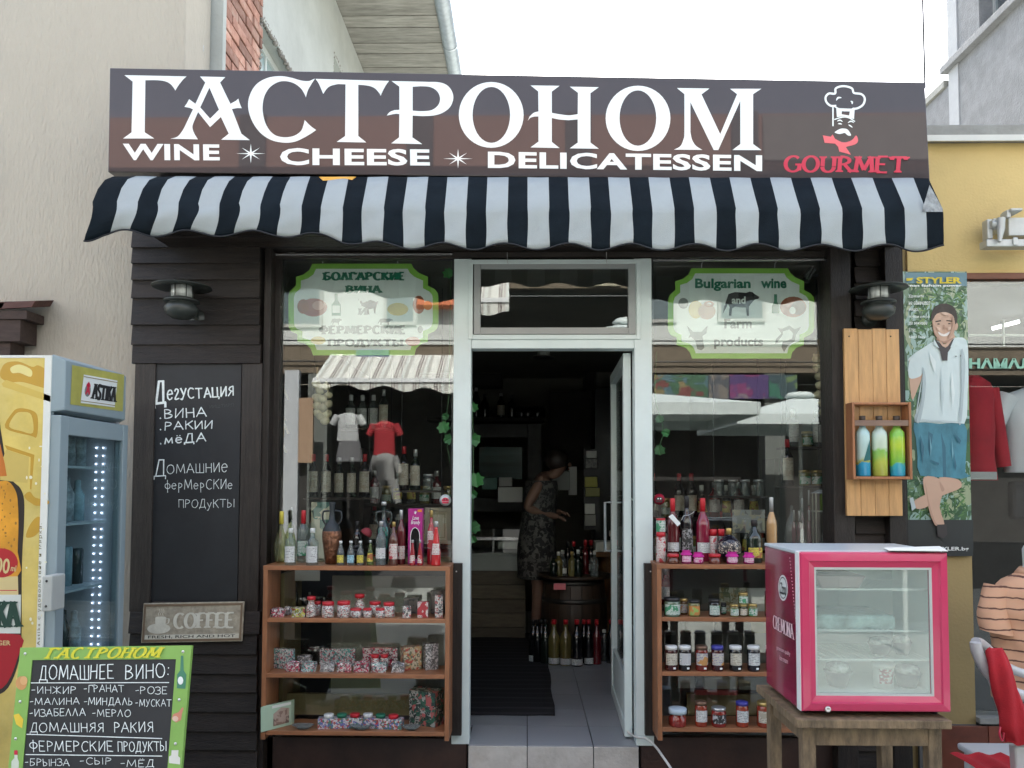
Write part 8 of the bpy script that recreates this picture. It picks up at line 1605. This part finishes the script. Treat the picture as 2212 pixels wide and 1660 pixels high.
mx2 = N(t_, 'ShaderNodeMixRGB'); mx2.inputs[2].default_value = (.12, .055, .04, 1); old = b_.inputs['Base Color'].links[0].from_socket; t_.links.new(lt.outputs[0], mx2.inputs[0]); t_.links.new(old, mx2.inputs[1]); t_.links.new(mx2.outputs[0], b_.inputs['Base Color'])
zt2 = P(*z10(1250, 655), MY).z; zb2 = P(*z10(1250, 1300), MY).z; xL_ = P(*z10(1120, 1100), MY).x; w2 = .215; cx2 = xL_ + w2 + .045; h2 = zt2 - zb2
prof_ = [(0, 1.0, .105), (.2, .97, .11), (.45, .97, .12), (.68, 1.0, .125), (.82, .99, .115), (.92, .76, .095), (.97, .45, .075), (1, .34, .07)]
rows = []
for i in range(29):
    f = i / 28; j = max(k for k in range(8) if prof_[k][0] <= f); j = min(j, 6); t2 = (f - prof_[j][0]) / (prof_[j + 1][0] - prof_[j][0]); a_ = prof_[j][1] + (prof_[j + 1][1] - prof_[j][1]) * t2; d = prof_[j][2] + (prof_[j + 1][2] - prof_[j][2]) * t2
    wv = (1 - f) ** .7
    rows.append([Vector((cx2 + w2 * a_ * math.cos(a) * (1 + .012 * math.sin(a * 7 + f * 9)), MY + d * math.sin(a) * (1 + wv * (.10 * math.sin(a * 9 + f * 3) + .06 * math.sin(a * 17 + f * 8))) + .006 * math.sin(f * 30 + a * 4), zb2 + h2 * f + .004 * math.sin(a * 5) * wv)) for a in [2 * PI * k / 60 for k in range(60)]])
m = M(); m.grid(rows, closed=True); part('polo_shirt', m, STR, mn)
m = M(); m.box(cx2 - .018, cx2 + .018, MY - .135, MY - .12, zb2 + h2 * .66, zb2 + h2 * .9); part('button_placket', m, STR, mn, .003)
for s in (-1, 1):
    a = Vector((cx2 + s * w2 * .80, MY, zb2 + h2 * .88)); b = Vector((cx2 + s * w2 * .98, MY - .04, zb2 + h2 * .52)); m = M(); rw_ = []
    for i in range(9):
        c_ = a + (b - a) * i / 8 + Vector((s * .02 * math.sin(PI * i / 8), 0, 0)); r_ = .062 + .010 * i / 8
        rw_.append([c_ + Vector((r_ * math.cos(q) * (1 + .07 * math.sin(3 * q + i)), r_ * .8 * math.sin(q), .012 * math.cos(q) * s)) for q in [2 * PI * k / 24 for k in range(24)]])
    m.grid(rw_, closed=True); part('sleeve', m, STR, mn)
m = M(); m.lathe([(.075, h2 * .96), (.09, h2 * .985), (.07, h2 * 1.03), (.066, h2 * 1.02)], (cx2, MY, zb2), 22); part('collar', m, STR, mn)
m = M(); m.lathe([(.07, h2 * .95), (.056, h2 * 1.04), (.058, h2 * 1.17), (.05, h2 * 1.2), (0, h2 * 1.205)], (cx2, MY, zb2), 20); part('neck', m, flat('white_mannequin', (.62, .65, .66), .35), mn)
m = M(); m.lathe([(.02, 0), (.02, zb2 + .02)], (cx2, MY, 0), 12); m.lathe([(.16, 0), (.15, .015), (0, .02)], (cx2, MY, 0), 24); part('stand', m, BLACKM, mn, kind='stuff')
# ------------------------------------------------------------------ white plastic chair with red cloth
CY = -.95
def CP(zx, zy, dy=0.0): return P(*z10(zx, zy), CY + dy)
ch = thing('plastic_chair', 'white plastic armchair at the right edge draped with a red cloth', 'chair', (CP(1330, 1500).x, CY, 0))
WPL = mat('white_moulded_plastic', (.52, .53, .54), .3, var=.04, coat=.2)
m = M(); m.tube(cr([CP(1090, 1020), CP(1095, 1060), CP(1130, 1140), CP(1190, 1210), CP(1260, 1262), CP(1340, 1295), CP(1440, 1320)], 5), [.022] * 31, 10); part('arm_rim', m, WPL, ch)
m = M(); m.tube(cr([CP(1090, 1018, .02), CP(1125, 1030, .12), CP(1190, 1090, .28), CP(1260, 1150, .34), CP(1360, 1185, .36), CP(1450, 1190, .36)], 5), .019, 10); part('back_rim', m, WPL, ch)
m = M(); m.tube([CP(1150, 1165, .01), CP(1190, 1300, .02), CP(1240, 1450, .03)], .009, 8); part('side_rib', m, WPL, ch)
m = M(); m.bar(CP(1310, 1540, -.0), Vector((CP(1325, 1700).x, CY - .02, 0)), .06, .045); part('leg', m, WPL, ch, .008)
m = M(); a = CP(1265, 1505); m.box(a.x + .03, a.x + .55, CY + .02, CY + .45, .395, .425); part('seat', m, WPL, ch, .01)
for dx, dy in ((.5, 0), (.5, .42), (.08, .42)): m = M(); m.bar((a.x + dx, CY + dy, .40), (a.x + dx * 1.05, CY + dy * 1.05, 0), .05, .04); part('leg', m, WPL, ch, .006)
REDC = mat('red_cloth', (.42, .012, .022), .85, var=.2, vs=10, bump=.3, bs=200)
m = M(); path = [CP(1185, 1055, -.02), CP(1205, 1130, -.04), CP(1235, 1240, -.05), CP(1265, 1350, -.05), CP(1290, 1450, -.05), CP(1320, 1530, -.04)]
sec = [.03, .04, .045, .048, .055, .045]; pts = cr(path, 5); rs = [sec[min(int(i / 5), 4)] + (sec[min(int(i / 5) + 1, 5)] - sec[min(int(i / 5), 4)]) * (i % 5) / 5 for i in range(len(pts))]
rows = []
for i, q in enumerate(pts):
    r = rs[i] * 1.05; rows.append([q + Vector((r * math.cos(a) * (1 + .10 * math.sin(3 * a + i * .5)), .5 * r * math.sin(a) * (1 + .3 * math.sin(5 * a + i * .3)), .006 * math.sin(4 * a))) for a in [2 * PI * k / 26 for k in range(26)]])
m.grid(rows, closed=True); m.add(rows[0], [tuple(range(26))[::-1]])
e0 = CP(1165, 1515, -.06); e1 = CP(1450, 1500, -.06)
dr_ = []
for i in range(9):
    v = i / 8; dr_.append([Vector((e0.x + (e1.x - e0.x) * u / 14 + .01 * math.sin(v * 7), CY + (.30 if v < .5 else .30 - .0) * (1 - v * 2) - .06 if v < .5 else CY - .075 - .012 * math.sin(u * 1.3 + v), (.445 + .006 * math.sin(u)) if v < .5 else .445 - (v - .5) * .22 * (1 + .25 * math.sin(u * .9)))) for u in range(15)])
m.grid(dr_)
solo('red_cloth', m, REDC, 'bright red cloth draped over the white plastic chair at the right edge', 'cloth')
m = M(); m.tube(cr([CP(1215, 1450, -.06), CP(1210, 1490, -.07), CP(1225, 1520, -.06), CP(1232, 1480, -.06)], 5), .004, 6); solo('red_ribbon', m, PINKV, 'thin red ribbon tied to the back of the white plastic chair', 'ribbon')
# ------------------------------------------------------------------ across the street (seen only as reflections)
WOP = mat('sunlit_white_wall', (.46, .48, .46), .9, var=.06, vs=1)
def vb(m, x0, y0, x1, y1, k, dep=.3):
    a, b, c_, d = RC(x0, y0, x1, y1, k); m.box(a, b, -k, -k - dep, c_, d); return m
op = thing('opposite_shop', 'white and red rendered shop building across the street with a striped awning', 'building', (0, -8.3, 0))
zf = lambda y, k=8.0: P(1106, y, k).z
m = M(); m.box(-12, 12, -8.3, -8.0, zf(745), 5.2); part('fascia', m, WOP, op)
m = M(); m.box(-12, 12, -8.6, -8.31, 5.2, 6.2); part('recess', m, DARKIN, op)
m = M(); m.box(-12, 12, -8.3, -8.0, 6.2, 6.95); part('upper_wall', m, mat('sunlit_red_brown_wall', (.40, .22, .17), .9, var=.08, vs=1), op)
for x in (-4.2, -1.75, .55, 2.95): m = M(); m.box(x, x + .38, -8.32, -7.94, 6.19, 6.96); part('pilaster', m, mat('grey_pilaster', (.10, .10, .10), .9), op)
m = M(); m.box(3.4, 6.2, -7.99, -7.95, 6.25, 6.9); part('grey_panel', m, mat('grey_wall_panel', (.28, .26, .24), .9), op)
m = M(); m.box(-12, 12, -8.28, -7.99, zf(806), zf(746)); part('tan_band', m, mat('tan_band', (.13, .105, .075), .9), op)
m = M(); m.box(-12, 12, -9.5, -9.4, 0, zf(807)); part('back_wall', m, DARKIN, op)
m = M(); m.box(-12, 12, -9.4, -8.31, zf(806) , zf(806) + .1); part('shop_ceiling', m, DARKIN, op)
for x in (-6.0, -3.35, 3.6, 6.4): m = M(); m.box(x, x + .3, -8.3, -8.0, 0, zf(807)); part('pillar', m, mat('grey_green_pillar', (.12, .13, .12), .9), op)
m = M(); m.box(-12, 12, -8.3, -8.05, 0, .7); part('plinth', m, mat('dark_plinth', (.05, .05, .05), .8), op)
a, b, c_, d = RC(612, 800, 643, 1235, 7.6); m = M(); m.box(a, b, -7.7, -7.6, c_, d); solo('pale_door_panel', m, flat('pale_door', (.38, .40, .42), .6), 'pale upright door panel standing across the street', 'panel')
a, b, c_, d = RC(645, 860, 676, 1000, 7.4); m = M(); m.box(a, b, -7.45, -7.4, c_, d); solo('tan_board', m, flat('cardboard_tan', (.30, .20, .13), .8), 'tan board leaning across the street', 'board')
# colourful generic posters
for i, (x0, x1, cs) in enumerate(((1413, 1530, [(.3, .04, .03), (.04, .2, .08), (.1, .25, .3), (.4, .3, .1)]), (1531, 1575, [(.2, .2, .22), (.35, .3, .25), (.1, .12, .15)]), (1576, 1660, [(.35, .02, .22), (.1, .03, .25), (.4, .3, .35)]), (1661, 1722, [(.02, .25, .15), (.03, .1, .12), (.2, .35, .1)]))):
    a, b, c_, d = RC(x0, 810, x1, 862, 7.95); m = M(); m.box(a, b, -7.97, -7.95, c_, d); solo('film_poster', m, printed('generic_poster_%s' % 'abcd'[i], [tuple(v * .35 + .03 for v in q) for q in cs], 4.5, .4, 0), ['red and green', 'narrow grey', 'magenta', 'green'][i] + ' poster above the shopfront across the street', 'poster')
# striped awning
SAW = stripes('grey_black_awning_stripes', [(0, (.55, .56, .52)), (.36, (.10, .07, .07)), (.42, (.55, .56, .52)), (.47, (.10, .07, .07)), (.53, (.55, .56, .52)), (.6, (.32, .30, .28)), (.68, (.5, .53, .5)), (.85, (.36, .36, .33))], .30, 'X')
L0, L1 = P(676, 822, 7.0), P(1100, 835, 7.0); U0, U1 = P(715, 765, 8.0), P(1100, 768, 8.0)
t = thing('folding_awning', 'grey and black striped folding awning across the street', 'awning', (L0.x + 1, -7.2, L0.z))
m = M(); m.hexa([V(L0, 7), V(L1, 7), V(U1, 8), V(U0, 8)], [V(L0, 7) - Vector((0, 0, .01)), V(L1, 7) - Vector((0, 0, .01)), V(U1, 8) - Vector((0, 0, .01)), V(U0, 8) - Vector((0, 0, .01))]); part('canopy', m, SAW, t)
m = M(); m.box(L0.x, L1.x, -7.02, -6.97, L0.z - .03, L0.z + .03); part('front_rail', m, flat('white_rail', (.6, .62, .62), .4), t)
m = M(); rows = [[Vector((L0.x + (L1.x - L0.x) * i / 30, -6.99, L0.z - .03 - j * (.04 + .12 * i / 30) * .5 - (.02 * math.sin(i) * j))) for i in range(31)] for j in range(3)]; m.grid(rows); part('valance', m, SAW, t)
# parasols
WPC = mat('white_parasol_canvas', (.50, .56, .55), .9, var=.05)
def parasol(cx, k, zt, ze, hw, lab):
    t = thing('parasol', lab, 'parasol', (cx, -k, 0)); m = M(); ap = Vector((cx, -k, zt)); cs = [Vector((cx + sx * hw, -k + sy * hw, ze)) for sx, sy in ((-1, -1), (1, -1), (1, 1), (-1, 1))]
    m.add([ap] + cs, [(0, 1, 2), (0, 2, 3), (0, 3, 4), (0, 4, 1)]); part('canopy', m, WPC, t); 
    for i in range(4): q = [cs[i], cs[(i + 1) % 4]]; m = M(); m.loops([[q[0], q[1], q[1] - Vector((0, 0, .12)), q[0] - Vector((0, 0, .12))]]); part('flap', m, WPC, t)
    m = M(); m.lathe([(.16, -.03), (.2, .0), (.14, .05), (0, .07)], ap, 12); part('vent_cap', m, WPC, t); m = M(); m.tube([(cx, -k, 0), (cx, -k, zt)], .025, 8); part('pole', m, ALB, t)
parasol(1.15, 4.9, 2.62, 2.38, 1.15, 'white square parasol in the street right of the viewer'); parasol(3.55, 6.3, 2.72, 2.40, 1.1, 'second white parasol, further across the street to the right')
# clothes on show across the street
def rq(zx0, zy0, zx1, zy1, k): a, b, c_, d = RC(*z5(zx0, zy0), *z5(zx1, zy1), k); return a, b, c_, d
WC = flat('grey_white_cotton', (.34, .35, .35), .9)
for (q, k, nm, lab, mt, cat) in (((610, 1170, 820, 1365, ), 6.6, 'display_tshirt', 'pale grey t-shirt on show across the street', WC, 't-shirt'), ((865, 1225, 1075, 1465), 6.6, 'display_tshirt', 'red t-shirt with white print on show across the street', mat('red_cotton', (.25, .012, .018), .85), 't-shirt'), ((880, 1450, 1070, 1640), 6.4, 'baby_shirt', 'tiny grey baby shirt on show across the street', mat('grey_cotton', (.19, .19, .185), .9), 'shirt')):
    a, b, c_, d = rq(*q, k); shirt(nm, lab, None, -k, mt, world=(a, b, c_, d), cat=cat, depth=.06, sl=.3 if nm != 'baby_shirt' else .6)
a, b, c_, d = rq(635, 1365, 815, 1510, 6.6); m = M(); rows = [[Vector(((a + b) / 2 + (b - a) / 2 * s * math.cos(t2), -6.6 + .08 * math.sin(t2), z)) for t2 in [2 * PI * q / 20 for q in range(20)]] for z, s in ((c_, 1.05), ((c_ + d) / 2, .95), (d, .8))]; m.grid(rows, closed=True); solo('display_skirt', m, mat('grey_skirt_cloth', (.11, .11, .115), .9), 'grey skirt below the pale t-shirt across the street', 'skirt')
a, b, c_, d = rq(905, 1640, 1060, 1800, 6.4)
for s in (0, 1): m = M(); m.tube([((a + b) / 2 + (s - .5) * .16, -6.4, d), ((a + b) / 2 + (s - .5) * .3, -6.4, c_)], [.08, .05], 10); solo('baby_trousers', m, MATS['grey_cotton'], ['left', 'right'][s] + ' leg of tiny grey baby trousers across the street', 'trousers')
# trees and houses closing the street view to both sides
for i, (x, y, w, h, c3, l) in enumerate(((-11, -20, 14, 9, (.3, .27, .22), 'beige house further along behind the opposite shops'), (14, -19, 12, 7, (.25, .24, .22), 'grey house further along behind the opposite shops'))):
    m = M(); m.box(x - w / 2, x + w / 2, y - 3, y + 3, 0, h); solo('house', m, mat('house_render_' + 'ab'[i], c3, .9), l, 'house')

rw = random.Random(12)
for i, x in enumerate((-5.3, -3.9, -2.2, -.2, 1.5, 2.9, 4.4)):
    w = rw.uniform(.5, .9); z0 = rw.uniform(3.95, 4.1); m = M(); frame_rect(m, x, x + w, z0, z0 + .75, .05, -8.0, -7.96); k = part('window', m, flat('weathered_window_frame', (.3, .3, .28), .6), op)
    m = M(); m.box(x + .05, x + w - .05, -7.995, -7.985, z0 + .05, z0 + .7); part('pane', m, flat('dull_window', (.10, .13, .14), .2), k)
a, b, c_, d = RC(905, 648, 985, 664, 7.8); 
for i in range(8): m = M(); xx = a + (b - a) * i / 8; m.tube([(xx, -7.8, c_), (xx, -8.0, d + .1)], .05, 8); part('roof_tile', m, flat('red_clay_tile', (.40, .12, .05), .8), op)
for z in (3.78, 3.46): m = M(); m.tube([(-12, -7.93, z), (12, -7.93, z - .05)], .012, 6); part('facade_cable', m, BLACKM, op)
for i, x in enumerate((-7.2, -2.6, .9, 5.2)): m = M(); m.box(x, x + .5, -7.97, -7.9, 3.3, 3.62); part('facade_box', m, [LGREY, flat('dull_blue_box', (.08, .12, .2), .5), flat('dull_cream_box', (.3, .28, .2), .5), LGREY][i], op)
